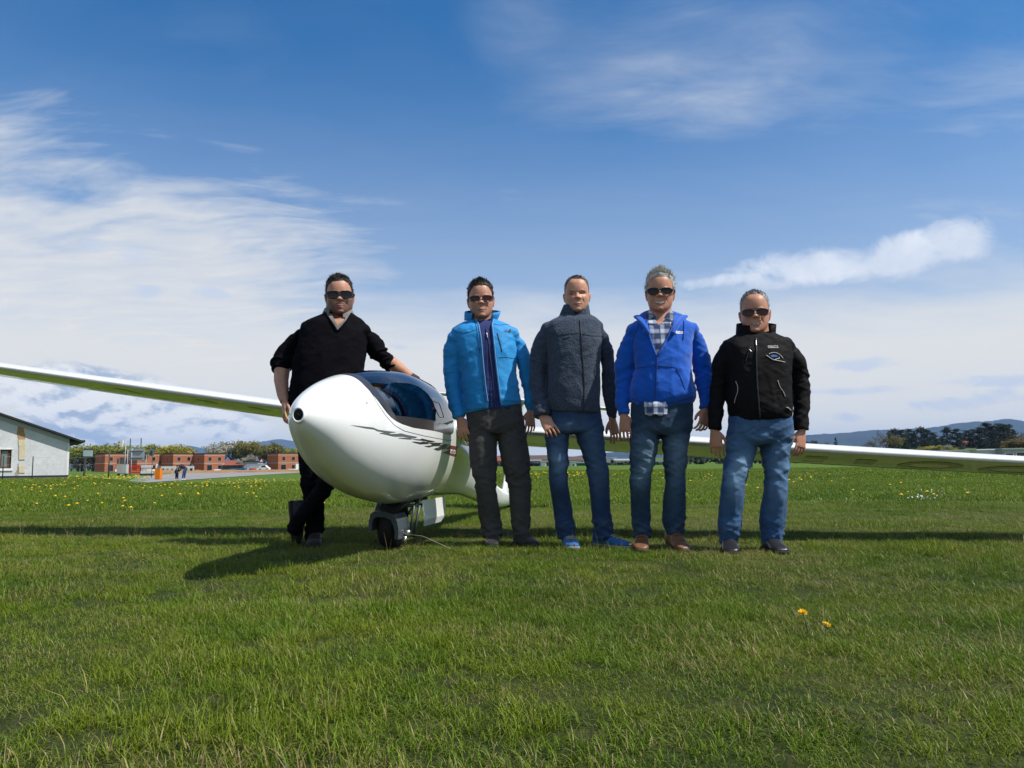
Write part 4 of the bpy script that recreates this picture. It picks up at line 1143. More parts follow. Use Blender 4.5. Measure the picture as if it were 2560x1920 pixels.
def trousers(root, D, pelvis, legs, mat, amp=.010, seed=0, hem=True, voxel=.008, denim=True):
    pc = [trunk(pelvis, D, 14, 36, -.002)] + [limb(l, D, 1.04, 34, 26, -.004) for l in legs]
    me = fuse('trousers', pc, voxel, 3, mat); co = get_co(me); no = get_no(me); z = co[:, 2]
    kz = at(1280, np.mean([l[2][2] for l in legs]) + 25, D)[2]; bz = at(1280, legs[0][-1][2], D)[2]; cz = at(1280, pelvis[-1][2], D)[2]
    A = amp * (.22 + .9 * band(z, kz, .10) + 1.1 * band(z, bz + .06, .08) + .75 * band(z, cz, .10))
    d = creases(co, A * .8, 6, 17, .45, seed, 2.4) + creases(co, A * .75, 7, 24, -.45, seed + 5, 2.4) + creases(co, amp * .45, 15, 3.2, .1, seed + 8)
    co += no * d[:, None]; set_co(me, co); 
    # worn, paler denim on thighs, knees and crease ridges
    fr = np.clip(-no[:, 1], 0, 1) ** 1.5
    fade = fr * (.75 * band(z, cz - .14, .20) + .3 * band(z, kz, .1)) * .75 + np.clip(d / amp, -1, 1) * .18
    set_attr(me, 'fade', np.clip(fade * (.75 + .5 * vnoise(co * 9, seed)), 0, .85) if denim else np.zeros(len(co)))
    return obj('trousers', me, root)

def top_garment(name, root, D, rows, sleeves, mat, amp=.008, seed=0, voxel=.008, sleeve_amp=1.6, sx=6, sz=16, kd=1.0):
    pc = [trunk(rows, D, 34, 44, -.003)]
    mid = (rows[2][0] + rows[2][1]) / 2
    for s in sleeves:          # sleeves grow out of rounded shoulders
        a = s[0]; c = (a[0] + a[1]) / 2; h = (a[1] - a[0]) / 2; k = np.sign(mid - c)
        s2 = [(c + k * 34 - h * .8, c + k * 34 + h * .8, a[2] + h * .75, 0.0), (c + k * 6 - h * .95, c + k * 6 + h * .95, a[2] + h * .8, a[3])] + list(s[1:])
        pc.append(limb(s2, D, kd, 38, 26, -.003)); pc.append(ball(at(c + k * 1, a[2] + h * .74, D + a[3]), h * D / FPX * np.array([1.04, 1.08, 1.0])))
    me = fuse(name, pc, voxel, 5, mat); co = get_co(me); no = get_no(me)
    xs = np.array([at((q[0] + q[1]) / 2, q[2], D) for s in sleeves for q in s]); 
    dist = np.min(np.linalg.norm(co[:, None, [0, 2]] - xs[None][:, :, [0, 2]], axis=2), axis=1)
    torso_x = at((rows[2][0] + rows[2][1]) / 2, rows[2][2], D)[0]; hw = (rows[3][1] - rows[3][0]) / 2 * D / FPX
    slv = sst(.85, 1.1, np.abs(co[:, 0] - torso_x) / hw)
    A = amp * (.42 + slv * sleeve_amp * .42)
    d = creases(co, A, sx, sz, .5, seed) * 1.0 + creases(co, A * .6, sx * .8, sz * 1.5, -.5, seed + 4) + creases(co, amp * .5, 12, 5, .15, seed + 7)
    co += no * d[:, None]; set_co(me, co)
    return me

# ------------------------------------------------ man in the blue softshell jacket
def man_blue_jacket():
    D = 5.42; root = empty('person', tuple(at(1245, 1368, D) * [1, 1, 0]), 'person in a bright blue softshell jacket and charcoal trousers standing next to the canopy', 'person', 'men posing in front of the glider')
    rows = [(1176, 1238, 800, .06, .07, .03), (1146, 1272, 811, .085, .095, .02), (1128, 1287, 826, .11, .115, .01), (1137, 1290, 868, .135, .125), (1152, 1291, 920, .145, .125), (1156, 1297, 970, .15, .125), (1160, 1302, 1005, .15, .125, 0, .10), (1163, 1303, 1023, .145, .125, 0, .15)]
    sl = [(1119, 1166, 830, .01), (1110, 1162, 870, .02), (1107, 1157, 911, .03), (1112, 1156, 968, .02), (1122, 1160, 1014, -.01), (1132, 1166, 1044, -.03)]
    sr = [(1258, 1298, 822, .01), (1281, 1316, 860, .02), (1288, 1326, 890, .03), (1300, 1334, 940, .03), (1310, 1337, 995, .02), (1314, 1337, 1027, .01)]
    legs = [[(1168, 1240, 1060, 0), (1169, 1243, 1110, -.01), (1174, 1243, 1161, -.02), (1188, 1243, 1222, -.02), (1197, 1254, 1302, .02), (1206, 1259, 1342, .02)],
            [(1240, 1312, 1060, 0), (1247, 1322, 1120, -.01), (1257, 1327, 1173, -.02), (1271, 1329, 1232, -.02), (1275, 1328, 1290, -.02), (1279, 1327, 1337, -.02)]]
    pel = [(1164, 1303, 995, .125, .115), (1165, 1308, 1040, .13, .13), (1168, 1314, 1072, .125, .135), (1184, 1308, 1084, .10, .11)]
    hd = Head((1205, 795), (1198, 695), D, .172, yaw=.05, tilt=-.05, hair=.016)
    S = dict(D=D, head=hd, neck=[(1180, 1228, 765, .055, .06, .03), (1178, 1231, 800, .06, .065, .03), (1170, 1240, 828, .08, .08, .02)], trunk=rows, legs=legs,
             arms=[arm(sl, D, (1163, 1097), 1, (-.35, -1, 0)), arm(sr, D, (1326, 1068), -1, (.5, -1, 0), .95)],
             paint=dict(base=(.48, .25, .16), beard=.26, smile=.3, brow=(.06, .04, .03)))
    body = build_body(S, root)
    hair(hd, body, hair_mat('dark_brown_hair', (.018, .013, .010), (.055, .042, .034)), [(0, .80), (30, .80), (50, .72), (70, .66), (82, .44), (95, .48), (115, .30), (180, .16)], .016, 3, .020, 2600, (.15, .5, .6), .2)
    sunglasses(hd, body, 'square', M_LENSR, M_FRM, .148, .120, .066, .463, e=3.4, thick=.008)
    mt = cloth('charcoal_outdoor_cloth', (.060, .058, .056), .85, .18, 90, .15, .03, spec=.08)
    trousers(root, D, pel, legs, mt, .011, 21, denim=False)
    navy = cloth('navy_ribbed_knit', (.020, .032, .125), .95, .3, 120, .4)
    card = [(q[0] + 10, q[1] - 8, q[2], q[3] - .012, q[4] - .015, q[5] if len(q) > 5 else 0) for q in rows[:-2]] + [(1170, 1300, 1028, .130, .11, 0, .04)]
    cme = fuse('cardigan', [trunk(card, D, 30, 48)], .008, 3, navy); co = get_co(cme); no = get_no(cme)
    co += no * (.0022 * np.sin(co[:, 0] * 2 * np.pi / .03))[:, None] * np.clip(-no[:, 1:2], 0, 1); set_co(cme, co)
    co_ = obj('cardigan', cme, root); cb = bvh_of(cme)
    cut_c = None
    jm = cloth('bright_blue_softshell', (.006, .225, .53), .68, .07, 150, .08, .12, spec=.35)
    me = top_garment('jacket', root, D, rows, [sl, sr], jm, .009, 31, sx=6.5, sz=15)
    L = [(1186, 792), (1196, 812), (1203, 850), (1207, 900), (1213, 960), (1219, 1005), (1223, 1045)]; R = [(1236, 792), (1230, 812), (1234, 850), (1239, 900), (1246, 960), (1251, 1000), (1253, 1045)]
    jb = bvh_of(me); cut_front(me, L, R); jk = obj('jacket', me, root)
    dk = principled('dark_blue_seam', (.004, .05, .16), .7); lt = principled('pale_zip_edge', (.18, .33, .46), .5)
    ribbon('zip_edge', [(x, y) for x, y in L if y < 1032], .012, jb, jm, jk, .001); ribbon('zip_edge', [(x, y) for x, y in R if y < 1012], .012, jb, jm, jk, .001)
    ribbon('zip_tape', [(x - 6, y) for x, y in L if y < 1032], .004, jb, dk, jk, .003); ribbon('zip_tape', [(x + 1, y) for x, y in R if y < 1012], .005, jb, lt, jk, .006)
    ribbon('zip_tape', [(x + 1, y) for x, y in L if y < 1032], .005, jb, lt, jk, .006)
    ribbon('yoke_seam', [(1140, 831), (1155, 832), (1175, 830), (1190, 824)], .003, jb, dk, jk, .0015); ribbon('yoke_seam', [(1232, 810), (1248, 813), (1270, 811), (1282, 809)], .003, jb, dk, jk, .0015)
    ribbon('chest_pocket_zip', [(1243, 833), (1248, 850), (1252, 866), (1255, 879)], .006, jb, M_ZIP, jk, .002)
    ribbon('chest_seam', [(1248, 894), (1265, 893), (1287, 897)], .003, jb, dk, jk, .0015)
    ribbon('hem_seam', [(1164, 1024), (1190, 1023), (1220, 1019)], .003, jb, dk, jk, .0015); ribbon('hem_seam', [(1253, 1003), (1275, 1002), (1299, 1003)], .003, jb, dk, jk, .0015)
    # embroidered chest logo: three lines of small letters beside a domed mark
    ink = principled('logo_ink', (.008, .02, .06), .7)
    for k, (tx, yy) in enumerate([('THE', 825.2), ('NORTH', 827.8), ('FACE', 830.4)]): text_decal('chest_logo', tx, 1264.5, yy, 3.4, jb, ink, jk, .1, -.05)
    dome = [(1270, 832)] + [(1270 + 7 * (1 - math.cos(a)), 831 - 9 * math.sin(a)) for a in np.linspace(.4, 1.57, 6)] + [(1277.5, 824), (1277, 830)]
    decal('chest_logo', [dome], jb, ink, jk, .002, 2)
    collar('jacket_collar', root, jm, None, D, [(1160, 1245, 806, .075, .085, .03, .03), (1160, 1250, 797, .085, .085, .03, .045), (1161, 1253, 789, .092, .085, .03, .06)], 66, thick=.010)
    collar('collar_lining', root, principled('dark_collar_lining', (.012, .012, .02), .9), None, D, [(1164, 1241, 806, .07, .08, .03, .03), (1166, 1245, 797, .075, .08, .03, .045), (1168, 1247, 789.5, .080, .08, .03, .06)], 72, thick=.004)
    ribbon('cardigan_zip', [(1216, 822), (1222, 860), (1229, 920), (1235, 980), (1238, 1022)], .008, cb, principled('navy_zip', (.012, .018, .06), .6), co_, .002)
    ribbon('zip_pull', [(1217, 832), (1218, 846)], .006, cb, M_ZIPM, co_, .006, 2)
    bl = cloth('black_hiking_shoe', (.014, .013, .012), .6, .3, 80, .3); lc = principled('black_lace', (.03, .03, .03), .8)
    p = at(1232, 1345, D + .02); shoe(root, p[:2], .02, .29, bl, M_SOLE, lc); p = at(1304, 1340, D - .02); shoe(root, p[:2], .42, .30, bl, M_SOLE, lc)
man_blue_jacket()

# ------------------------------------------------ man in the grey fleece
def man_grey_fleece():
    D = 5.25; root = empty('person', tuple(at(1460, 1368, D) * [1, 1, 0]), 'person in a dark grey zipped fleece, jeans and bright blue trainers, no sunglasses', 'person', 'men posing in front of the glider')
    rows = [(1411, 1473, 785, .07, .07, .03), (1388, 1490, 795, .09, .095, .02), (1364, 1503, 810, .11, .115, .01), (1366, 1503, 850, .135, .125), (1370, 1502, 900, .145, .125), (1367, 1502, 960, .15, .125), (1369, 1500, 1005, .15, .125), (1374, 1499, 1032, .14, .12, 0, -.06)]
    sl = [(1352, 1392, 808, .01), (1338, 1385, 845, .02), (1324, 1372, 900, .04), (1325, 1366, 950, .03), (1329, 1371, 1000, -.01), (1335, 1376, 1040, -.05)]
    sr = [(1474, 1508, 806, .01), (1494, 1524, 850, .03), (1501, 1538, 905, .05), (1505, 1542, 960, .05), (1513, 1543, 1010, .04), (1520, 1541, 1046, .04)]
    legs = [[(1364, 1424, 1060, 0), (1362, 1424, 1100, -.01), (1367, 1422, 1140, -.02), (1371, 1421, 1198, -.02), (1383, 1433, 1279, .02), (1393, 1443, 1344, .02)],
            [(1430, 1508, 1060, 0), (1442, 1512, 1100, -.02), (1455, 1515, 1140, -.03), (1470, 1524, 1198, -.03), (1477, 1527, 1275, -.02), (1481, 1539, 1346, -.02)]]
    pel = [(1374, 1499, 1000, .12, .115), (1370, 1504, 1045, .125, .13), (1364, 1511, 1078, .12, .13), (1374, 1500, 1084, .10, .11)]
    hd = Head((1445, 780), (1442, 688), D, .168, yaw=-.05, tilt=-.02, hair=.008)
    S = dict(D=D, head=hd, neck=[(1420, 1467, 752, .055, .06, .03), (1418, 1468, 790, .06, .065, .03), (1410, 1475, 815, .08, .08, .02)], trunk=rows, legs=legs,
             arms=[arm(sl, D, (1376, 1072), 1, (-.1, -1, .3), 1.02, (.3, .4, .5, .6), -.05), arm(sr, D, (1538, 1088), -1, (.6, -1, 0), .98, (.1, .12, .15, .2), .02, .18)],
             paint=dict(base=(.50, .26, .165), beard=.22, beard_col=(.20, .14, .11), smile=.25, brow=(.12, .07, .045), eyes=True))
    body = build_body(S, root)
    hair(hd, body, hair_mat('short_greying_hair', (.05, .035, .026), (.16, .12, .095)), [(0, .87), (25, .89), (45, .82), (65, .68), (82, .47), (95, .50), (115, .30), (180, .16)], .007, 5, .010, 2200, (.1, .5, .5), .1)
    jn = cloth('dark_blue_denim', (.014, .036, .092), .85, .3, 110, .3, .05, fade=(.13, .22, .33))
    trousers(root, D, pel, legs, jn, .010, 41)
    fl = cloth('grey_fleece', (.019, .027, .044), .98, .3, 45, .8, .08, weave=(95, (.070, .092, .128), .55), lumps=.7)
    me = top_garment('fleece_jacket', root, D, rows, [sl, sr], fl, .010, 52, sx=5.5, sz=13)
    jb = bvh_of(me); jk = obj('fleece_jacket', me, root)
    ribbon('front_zip', [(1450, 800), (1453, 840), (1457, 900), (1461, 960), (1460, 1005), (1458, 1034)], .010, jb, M_ZIP, jk, .002)
    dk = principled('fleece_seam', (.012, .014, .018), .9)
    ribbon('yoke_seam', [(1384, 834), (1400, 838), (1425, 834), (1452, 834)], .004, jb, dk, jk, .001); ribbon('yoke_seam', [(1456, 835), (1480, 840), (1508, 840)], .004, jb, dk, jk, .001)
    ribbon('chest_label', [(1409, 847), (1418, 845), (1427, 843)], .004, jb, dk, jk, .002); ribbon('pocket_seam', [(1372, 935), (1370, 955), (1367, 978)], .005, jb, dk, jk, .002)
    ribbon('hem_band', [(1375, 1024), (1400, 1028), (1430, 1031), (1458, 1032), (1480, 1031), (1498, 1030)], .006, jb, dk, jk, .001)
    collar('fleece_collar', root, fl, None, D, [(1396, 1478, 796, .088, .09, .03, .02), (1402, 1475, 781, .084, .085, .03, .022), (1409, 1472, 766, .082, .08, .03, .026)], 6, thick=.012)
    bs = cloth('bright_blue_trainer', (.012, .10, .30), .55, .5, 70, .3); lc = principled('yellow_lace', (.45, .35, .08), .8)
    p = at(1420, 1348, D + .03); s1 = shoe(root, p[:2], .10, .29, bs, principled('pale_grey_sole', (.30, .32, .36), .7), lc); p = at(1512, 1352, D - .02); s2 = shoe(root, p[:2], .85, .30, bs, bpy.data.materials['pale_grey_sole'], lc)
man_grey_fleece()

# ------------------------------------------------ man in the royal blue hoodie
def man_blue_hoodie():
    D = 5.08; root = empty('person', tuple(at(1645, 1375, D) * [1, 1, 0]), 'person with silver hair in a royal blue hoodie over a checked shirt, brown leather boots', 'person', 'men posing in front of the glider')
    rows = [(1612, 1694, 792, .07, .08, .03), (1592, 1718, 802, .09, .10, .02), (1574, 1738, 816, .115, .115, .01), (1580, 1730, 860, .14, .125), (1585, 1728, 915, .155, .125), (1578, 1733, 960, .165, .13), (1573, 1741, 990, .165, .13), (1577, 1738, 1004, .155, .125, 0, .04), (1588, 1728, 1018, .13, .11, 0, .06)]
    sl = [(1566, 1606, 814, .01), (1550, 1598, 862, .03), (1538, 1588, 915, .05), (1537, 1580, 960, .04), (1538, 1575, 1008, .01), (1544, 1575, 1036, -.01)]
    sr = [(1706, 1746, 810, .01), (1722, 1766, 862, .03), (1732, 1780, 920, .04), (1740, 1787, 962, .02), (1746, 1787, 995, -.02), (1750, 1782, 1021, -.04)]
    legs = [[(1578, 1648, 1060, 0), (1574, 1649, 1105, -.01), (1574, 1640, 1145, -.02), (1573, 1628, 1203, -.02), (1576, 1628, 1279, .02), (1584, 1629, 1346, .02)],
            [(1652, 1728, 1060, 0), (1653, 1723, 1105, -.01), (1656, 1718, 1150, -.02), (1661, 1716, 1206, -.03), (1655, 1715, 1279, -.01), (1660, 1710, 1336, -.01)]]
    pel = [(1580, 1732, 985, .13, .12), (1576, 1731, 1030, .135, .13), (1574, 1730, 1075, .125, .13), (1590, 1714, 1090, .10, .11)]
    hd = Head((1650, 779), (1655, 672), D, .174, yaw=-.20, tilt=.03, hair=.024)
    S = dict(D=D, head=hd, neck=[(1624, 1676, 745, .06, .06, .03), (1622, 1680, 785, .065, .07, .03), (1612, 1692, 815, .08, .085, .02)], trunk=rows, legs=legs,
             arms=[arm(sl, D, (1564, 1088), 1, (-.6, -1, 0), 1.0, (.12, .15, .2, .25), .0, .12), arm(sr, D, (1757, 1070), -1, (.5, -1, 0), 1.0, (.55, .6, .65, .7), -.03)],
             paint=dict(base=(.47, .235, .145), beard=.06, smile=.75, brow=(.16, .12, .10)))
    body = build_body(S, root)
    hair(hd, body, hair_mat('silver_hair', (.24, .23, .21), (.62, .60, .55)), [(0, .84), (30, .83), (50, .76), (68, .68), (82, .46), (95, .48), (115, .32), (180, .18)], .020, 8, .034, 3000, (0, .35, 1.0), .5, .3)
    sunglasses(hd, body, 'wayfarer', M_LENS, M_FRB, .150, .130, .076, .458, drop=-.08, e=2.6, thick=.011)
    # teeth in the smile
    tt = [hd.w(x, .424 - 1.5 * x * x, .190 + 1.2 * x * x + dz) for dz in (.010, -.010) for x in np.linspace(-.10, .10, 9)]
    obj('teeth', mesh_from('teeth', np.array(tt), [(i, i + 1, i + 10, i + 9) for i in range(8)], principled('teeth_enamel', (.62, .56, .47), .4), True), body)
    jn = cloth('mid_blue_denim', (.018, .042, .080), .85, .3, 110, .3, .05, fade=(.14, .22, .29))
    trousers(root, D, pel, legs, jn, .011, 61)
    # checked shirt under the open hoodie, its tail showing below the hem
    def plaid(t, b):
        x, y, z = t.sep(t.coord('Object')); 
        a = ((x * 14.5 + .2).fract() - .5).abs(); c = ((z * 14.5).fract() - .5).abs(); d = ((x * 14.5 + .45).fract() - .5).abs(); e = ((z * 14.5 + .3).fract() - .5).abs()
        m1 = a.ss(.30, .10) * .5 + c.ss(.30, .10) * .5; m2 = (d.ss(.10, .05)).max(e.ss(.10, .05))
        col = t.mix(m1, (.035, .055, .13), (.52, .58, .68)); col = t.mix(m2 * .6, col, (.05, .06, .12)); t.set(b.inputs['Base Color'], col)
    sh = principled('checked_shirt_cotton', (.3, .3, .4), .85, .2, build=plaid)
    srow = [(q[0] + 9, q[1] - 9, q[2], q[3] - .014, q[4] - .015, q[5] if len(q) > 5 else 0) for q in rows[:6]]
    sme = fuse('shirt', [trunk(srow, D, 26, 44)], .007, 3, sh); sb = bvh_of(sme); cut_front(sme, [(1626, 776), (1636, 797), (1646, 812)], [(1674, 776), (1664, 797), (1650, 812)])
    co = get_co(sme); co += get_no(sme) * creases(co, .007, 9, 9, .6, 5)[:, None]; set_co(sme, co); shirt = obj('shirt', sme, root)
    gx = np.linspace(1610, 1670, 19); gv = []
    for k_, yy in enumerate((1004, 1012, 1020, 1028, 1034, 1038)):
        for x in gx: gv.append(at(x + .12 * (1640 - x) * (k_ / 5), yy + (2.5 * math.sin(x * .21) if k_ == 5 else 0), D - .150 - .004 * math.sin(x * .33 + k_) + .05 * ((x - 1642) / 45) ** 2 - .0015 * k_))
    gf = [(j * 19 + i, j * 19 + i + 1, (j + 1) * 19 + i + 1, (j + 1) * 19 + i) for j in range(5) for i in range(18)]
    tl = obj('shirt_tail', mesh_from('shirt_tail', np.array(gv), gf, sh, True), shirt); tl.modifiers.new('thick', 'SOLIDIFY').thickness = .004
    hm = cloth('royal_blue_jersey', (.003, .085, .46), .9, .10, 130, .15, .3)
    me = top_garment('hoodie', root, D, rows, [sl, sr], hm, .011, 71, sx=5.5, sz=17, sleeve_amp=1.5)
    L = [(1620, 776), (1617, 812), (1622, 835), (1630, 862), (1641, 890)]; R = [(1686, 776), (1684, 812), (1674, 835), (1660, 862), (1643, 890)]
    jb = bvh_of(me); cut_front(me, L, R); jk = obj('hoodie', me, root)
    ribbon('zip_edge', L, .012, jb, hm, jk, .001); ribbon('zip_edge', R, .012, jb, hm, jk, .001)
    dk = principled('deep_blue_seam', (.002, .014, .12), .8)
    ribbon('front_zip', [(1642, 892), (1641, 940), (1639, 985), (1637, 1010)], .007, jb, dk, jk, .003)
    ribbon('pocket_seam', [(1586, 921), (1610, 918), (1640, 914)], .003, jb, dk, jk, .002); ribbon('pocket_seam', [(1645, 914), (1670, 916), (1690, 919), (1702, 945), (1713, 976)], .003, jb, dk, jk, .002)
    ribbon('hem_rib', [(1580, 997), (1610, 1006), (1645, 1010), (1690, 1004), (1736, 992)], .004, jb, dk, jk, .001)
    ribbon('drawstring', [(1596, 812), (1590, 828), (1583, 846), (1577, 860)], .006, jb, hm, jk, .006); ribbon('drawstring', [(1706, 790), (1710, 808), (1709, 830), (1708, 848)], .006, jb, hm, jk, .006)
    wf = principled('white_print', (.75, .75, .75), .7)
    decal('chest_print', [[(x, 827.2 + .1 * (x - 1690)), (x + 2.6, 827.4 + .1 * (x - 1690)), (x + 2.2, 832.6), (x - .4, 832.4)] for x in (1689.5, 1693.3, 1697.1, 1700.9, 1704.7)] + [[(1689, 833.2), (1708, 833.6), (1707, 834.8), (1692, 834.6)]], jb, wf, jk, .003, 3)
    # hood lying on the shoulders
    hood = []
    for a in np.linspace(-1.25, 1.25, 15):
        s_, c_ = math.sin(a), math.cos(a); cx = at(1652, 795, D + .02)
        hood.append(cx + np.array([.150 * s_, .105 * c_ - .015 - .06 * abs(s_) ** 3, .035 * c_ - .012 * abs(s_) - .03 * abs(s_) ** 4]))
    v, f = tube_arrays(cr(np.linspace(0, 1, 15), np.array(hood), np.linspace(0, 1, 40)), np.array([[.020 + .022 * math.sin(math.pi * q) ** .6, .026 + .020 * math.sin(math.pi * q)] for q in np.linspace(0, 1, 40)]), 14)
    v = v + (vnoise(v * 26, 4) * .005)[:, None]
    obj('hood', mesh_from('hood', v, f, hm, True), jk)
    for sd in (-1, 1):
        P = [at(1652 + sd * q[0], q[1], D + q[2]) for q in [(58, 792, .0), (50, 800, -.06), (40, 815, -.115), (30, 835, -.145)]]
        v, f = tube_arrays(cr([0, .33, .66, 1], np.array(P), np.linspace(0, 1, 16)), np.array([[.026 * (1 - .75 * q) + .003, .014] for q in np.linspace(0, 1, 16)]), 12); obj('hood_edge', mesh_from('hood_edge', v, f, hm, True), jk)
    for sd in (-1, 1):
        pts = [(1650 + sd * q[0], q[1]) for q in [(28, 775), (36, 786), (34, 806), (20, 792), (6, 800), (16, 785)]]
        P = np.array([at(x, y, D - .075 - .035 * (1 - abs(x - 1650) / 40)) for x, y in pts]); n = 6
        v = np.vstack([P, P + [0, .008, 0]]); f = [tuple(range(n)), tuple(range(2 * n - 1, n - 1, -1))] + [(i, (i + 1) % n, n + (i + 1) % n, n + i) for i in range(n)]
        obj('shirt_collar', mesh_from('shirt_collar', v, f, sh), shirt)
    bt = cloth('brown_leather_boot', (.17, .075, .032), .45, .3, 30, .3, 0, spec=.5); lc = principled('brown_lace', (.10, .05, .03), .8)
    p = at(1606, 1352, D + .02); shoe(root, p[:2], -.22, .30, bt, principled('brown_sole', (.05, .03, .02), .8), lc, high=.125); p = at(1684, 1343, D - .01); shoe(root, p[:2], .16, .30, bt, bpy.data.materials['brown_sole'], lc, high=.14)
man_blue_hoodie()

# ------------------------------------------------ man in the black softshell jacket
def man_black_jacket():
    D = 4.88; root = empty('person', tuple(at(1880, 1385, D) * [1, 1, 0]), 'person in a black softshell jacket with a small emblem, light blue jeans and black shoes', 'person', 'men posing in front of the glider')
    rows = [(1852, 1928, 832, .075, .08, .03), (1828, 1952, 842, .10, .10, .02), (1808, 1976, 857, .115, .115, .01), (1812, 1978, 900, .145, .125), (1819, 1976, 950, .16, .13), (1818, 1976, 1000, .17, .13), (1822, 1980, 1032, .165, .13, 0, .04), (1828, 1974, 1050, .15, .125, 0, .04)]
    sl = [(1800, 1846, 853, .01), (1783, 1836, 900, .03), (1778, 1822, 950, .05), (1772, 1812, 1000, .04), (1770, 1806, 1045, .02), (1769, 1803, 1074, .01)]
    sr = [(1938, 1984, 848, .01), (1956, 2006, 890, .03), (1974, 2022, 945, .05), (1982, 2025, 1000, .03), (1983, 2023, 1050, .0), (1984, 2024, 1076, -.01)]
    legs = [[(1820, 1894, 1085, 0), (1812, 1890, 1130, -.01), (1808, 1878, 1165, -.02), (1803, 1863, 1216, -.03), (1794, 1855, 1302, .02), (1798, 1843, 1362, .02)],
            [(1898, 1980, 1085, 0), (1902, 1977, 1130, -.01), (1909, 1973, 1165, -.02), (1911, 1969, 1216, -.03), (1898, 1964, 1302, .02), (1902, 1949, 1365, .02)]]
    pel = [(1824, 1976, 1025, .135, .12), (1821, 1980, 1060, .14, .13), (1818, 1982, 1100, .125, .13), (1836, 1964, 1114, .10, .11)]
    hd = Head((1890, 833), (1891, 725), D, .174, yaw=-.28, tilt=.0, hair=.012)
    S = dict(D=D, head=hd, neck=[(1864, 1918, 795, .06, .06, .03), (1862, 1922, 830, .065, .07, .03), (1850, 1930, 858, .08, .085, .02)], trunk=rows, legs=legs,
             arms=[arm(sl, D, (1791, 1120), 1, (-.6, -1, 0), 1.0, (.18, .22, .28, .34), .0), arm(sr, D, (2001, 1120), -1, (.5, -1, 0), 1.0, (.4, .45, .5, .55), -.02)],
             paint=dict(base=(.46, .225, .14), beard=.05, smile=.4, brow=(.20, .16, .14), moustache=.45, beard_col=(.34, .26, .22)))
    body = build_body(S, root)
    hair(hd, body, hair_mat('short_grey_hair', (.10, .10, .10), (.36, .36, .36)), [(0, .885), (22, .91), (42, .84), (62, .70), (82, .47), (95, .50), (115, .32), (180, .18)], .010, 9, .013, 2600, (.05, .4, .6), .1)
    sunglasses(hd, body, 'aviator', M_LENSR, M_FRM, .150, .130, .082, .455, e=2.3, thick=.006)
    tt = [hd.w(x, .422 - 1.5 * x * x, .188 + .5 * x * x + dz) for dz in (.005, -.005) for x in np.linspace(-.07, .07, 7)]
    obj('teeth', mesh_from('teeth', np.array(tt), [(i, i + 1, i + 8, i + 7) for i in range(6)], bpy.data.materials['teeth_enamel'], True), body)
    jn = cloth('light_blue_denim', (.026, .072, .165), .85, .25, 110, .3, .05, fade=(.20, .33, .47))
    trousers(root, D, pel, legs, jn, .011, 81)
    jm = cloth('black_softshell', (.0065, .0058, .0062), .75, .15, 150, .1, .0, spec=.12, folds=.35)
    me = top_garment('softshell_jacket', root, D, rows, [sl, sr], jm, .011, 91, sx=6, sz=15)
    jb = bvh_of(me); jk = obj('softshell_jacket', me, root)
    ribbon('front_zip', [(1890, 846), (1891, 900), (1893, 960), (1897, 1010), (1900, 1052)], .010, jb, M_ZIP, jk, .003)
    ribbon('zip_pull', [(1890, 852), (1890, 866)], .007, jb, M_ZIPM, jk, .008, 2); ribbon('zip_pull', [(1872, 873), (1876, 877), (1880, 880)], .005, jb, M_ZIPM, jk, .006, 2)
    ribbon('chest_pocket_zip', [(1876, 868), (1869, 885), (1865, 905)], .006, jb, M_ZIP, jk, .003)
    wf = principled('reflective_piping', (.45, .45, .43), .5)
    ribbon('pocket_piping', [(1840, 953), (1845, 966), (1845, 980), (1839, 996), (1837, 1008)], .004, jb, wf, jk, .003); ribbon('pocket_piping', [(1944, 951), (1949, 967), (1958, 980), (1963, 992)], .004, jb, wf, jk, .003)
    ribbon('hem_toggle', [(1965, 1018), (1970, 1020), (1976, 1026)], .006, jb, wf, jk, .004, 2)
    pr = principled('white_embroidery', (.62, .62, .60), .7); bl = principled('blue_embroidery', (.015, .11, .34), .7)
    text_decal('brand_print', 'REGATTA', 1932, 866.5, 6.0, jb, pr, jk, .15, 0, .003); decal('brand_print', [[(1920, 869.2), (1946, 869.2), (1946, 870.2), (1920, 870.2)]], jb, pr, jk, .003, 3)
    # club emblem: an arc of lettering over a blue canopy shape and a little glider in white outline
    arc = [(1922, 885.5), (1926, 883.5), (1930, 882.3), (1934, 881.8), (1938, 882), (1942, 883), (1946, 885), (1949.5, 887.5), (1952.5, 890.5), (1955, 893.5), (1957, 897)]
    for p_, q_ in zip(arc[::1], arc[1:]): 
        if True: ribbon('emblem_lettering', [p_, ((p_[0] * .25 + q_[0] * .75), (p_[1] * .25 + q_[1] * .75))], .0045, jb, pr, jk, .003, .5)
    decal('emblem_canopy', [[(1926, 890), (1931, 887), (1940, 887.5), (1945, 891), (1937, 893), (1929, 892.5)]], jb, bl, jk, .003, 2)
    ribbon('emblem_glider', [(1915, 888), (1925, 895), (1934, 900), (1940, 901), (1950, 903), (1962, 906)], .004, jb, pr, jk, .003, 1.5); ribbon('emblem_glider', [(1934, 901), (1940, 898), (1948, 896), (1947, 893)], .004, jb, pr, jk, .003, 1.5)
    collar('jacket_collar', root, jm, None, D, [(1840, 1938, 844, .09, .095, .03, .02), (1841, 1939, 832, .095, .09, .03, .04), (1842, 1940, 821, .10, .085, .03, .055)], 60, thick=.012)
    bs = cloth('black_leather_shoe', (.016, .016, .018), .35, .2, 30, .15, 0, spec=.5)
    p = at(1820, 1368, D + .02); shoe(root, p[:2], -.14, .29, bs, M_SOLE); p = at(1926, 1371, D + .02); shoe(root, p[:2], .05, .29, bs, M_SOLE)
man_black_jacket()

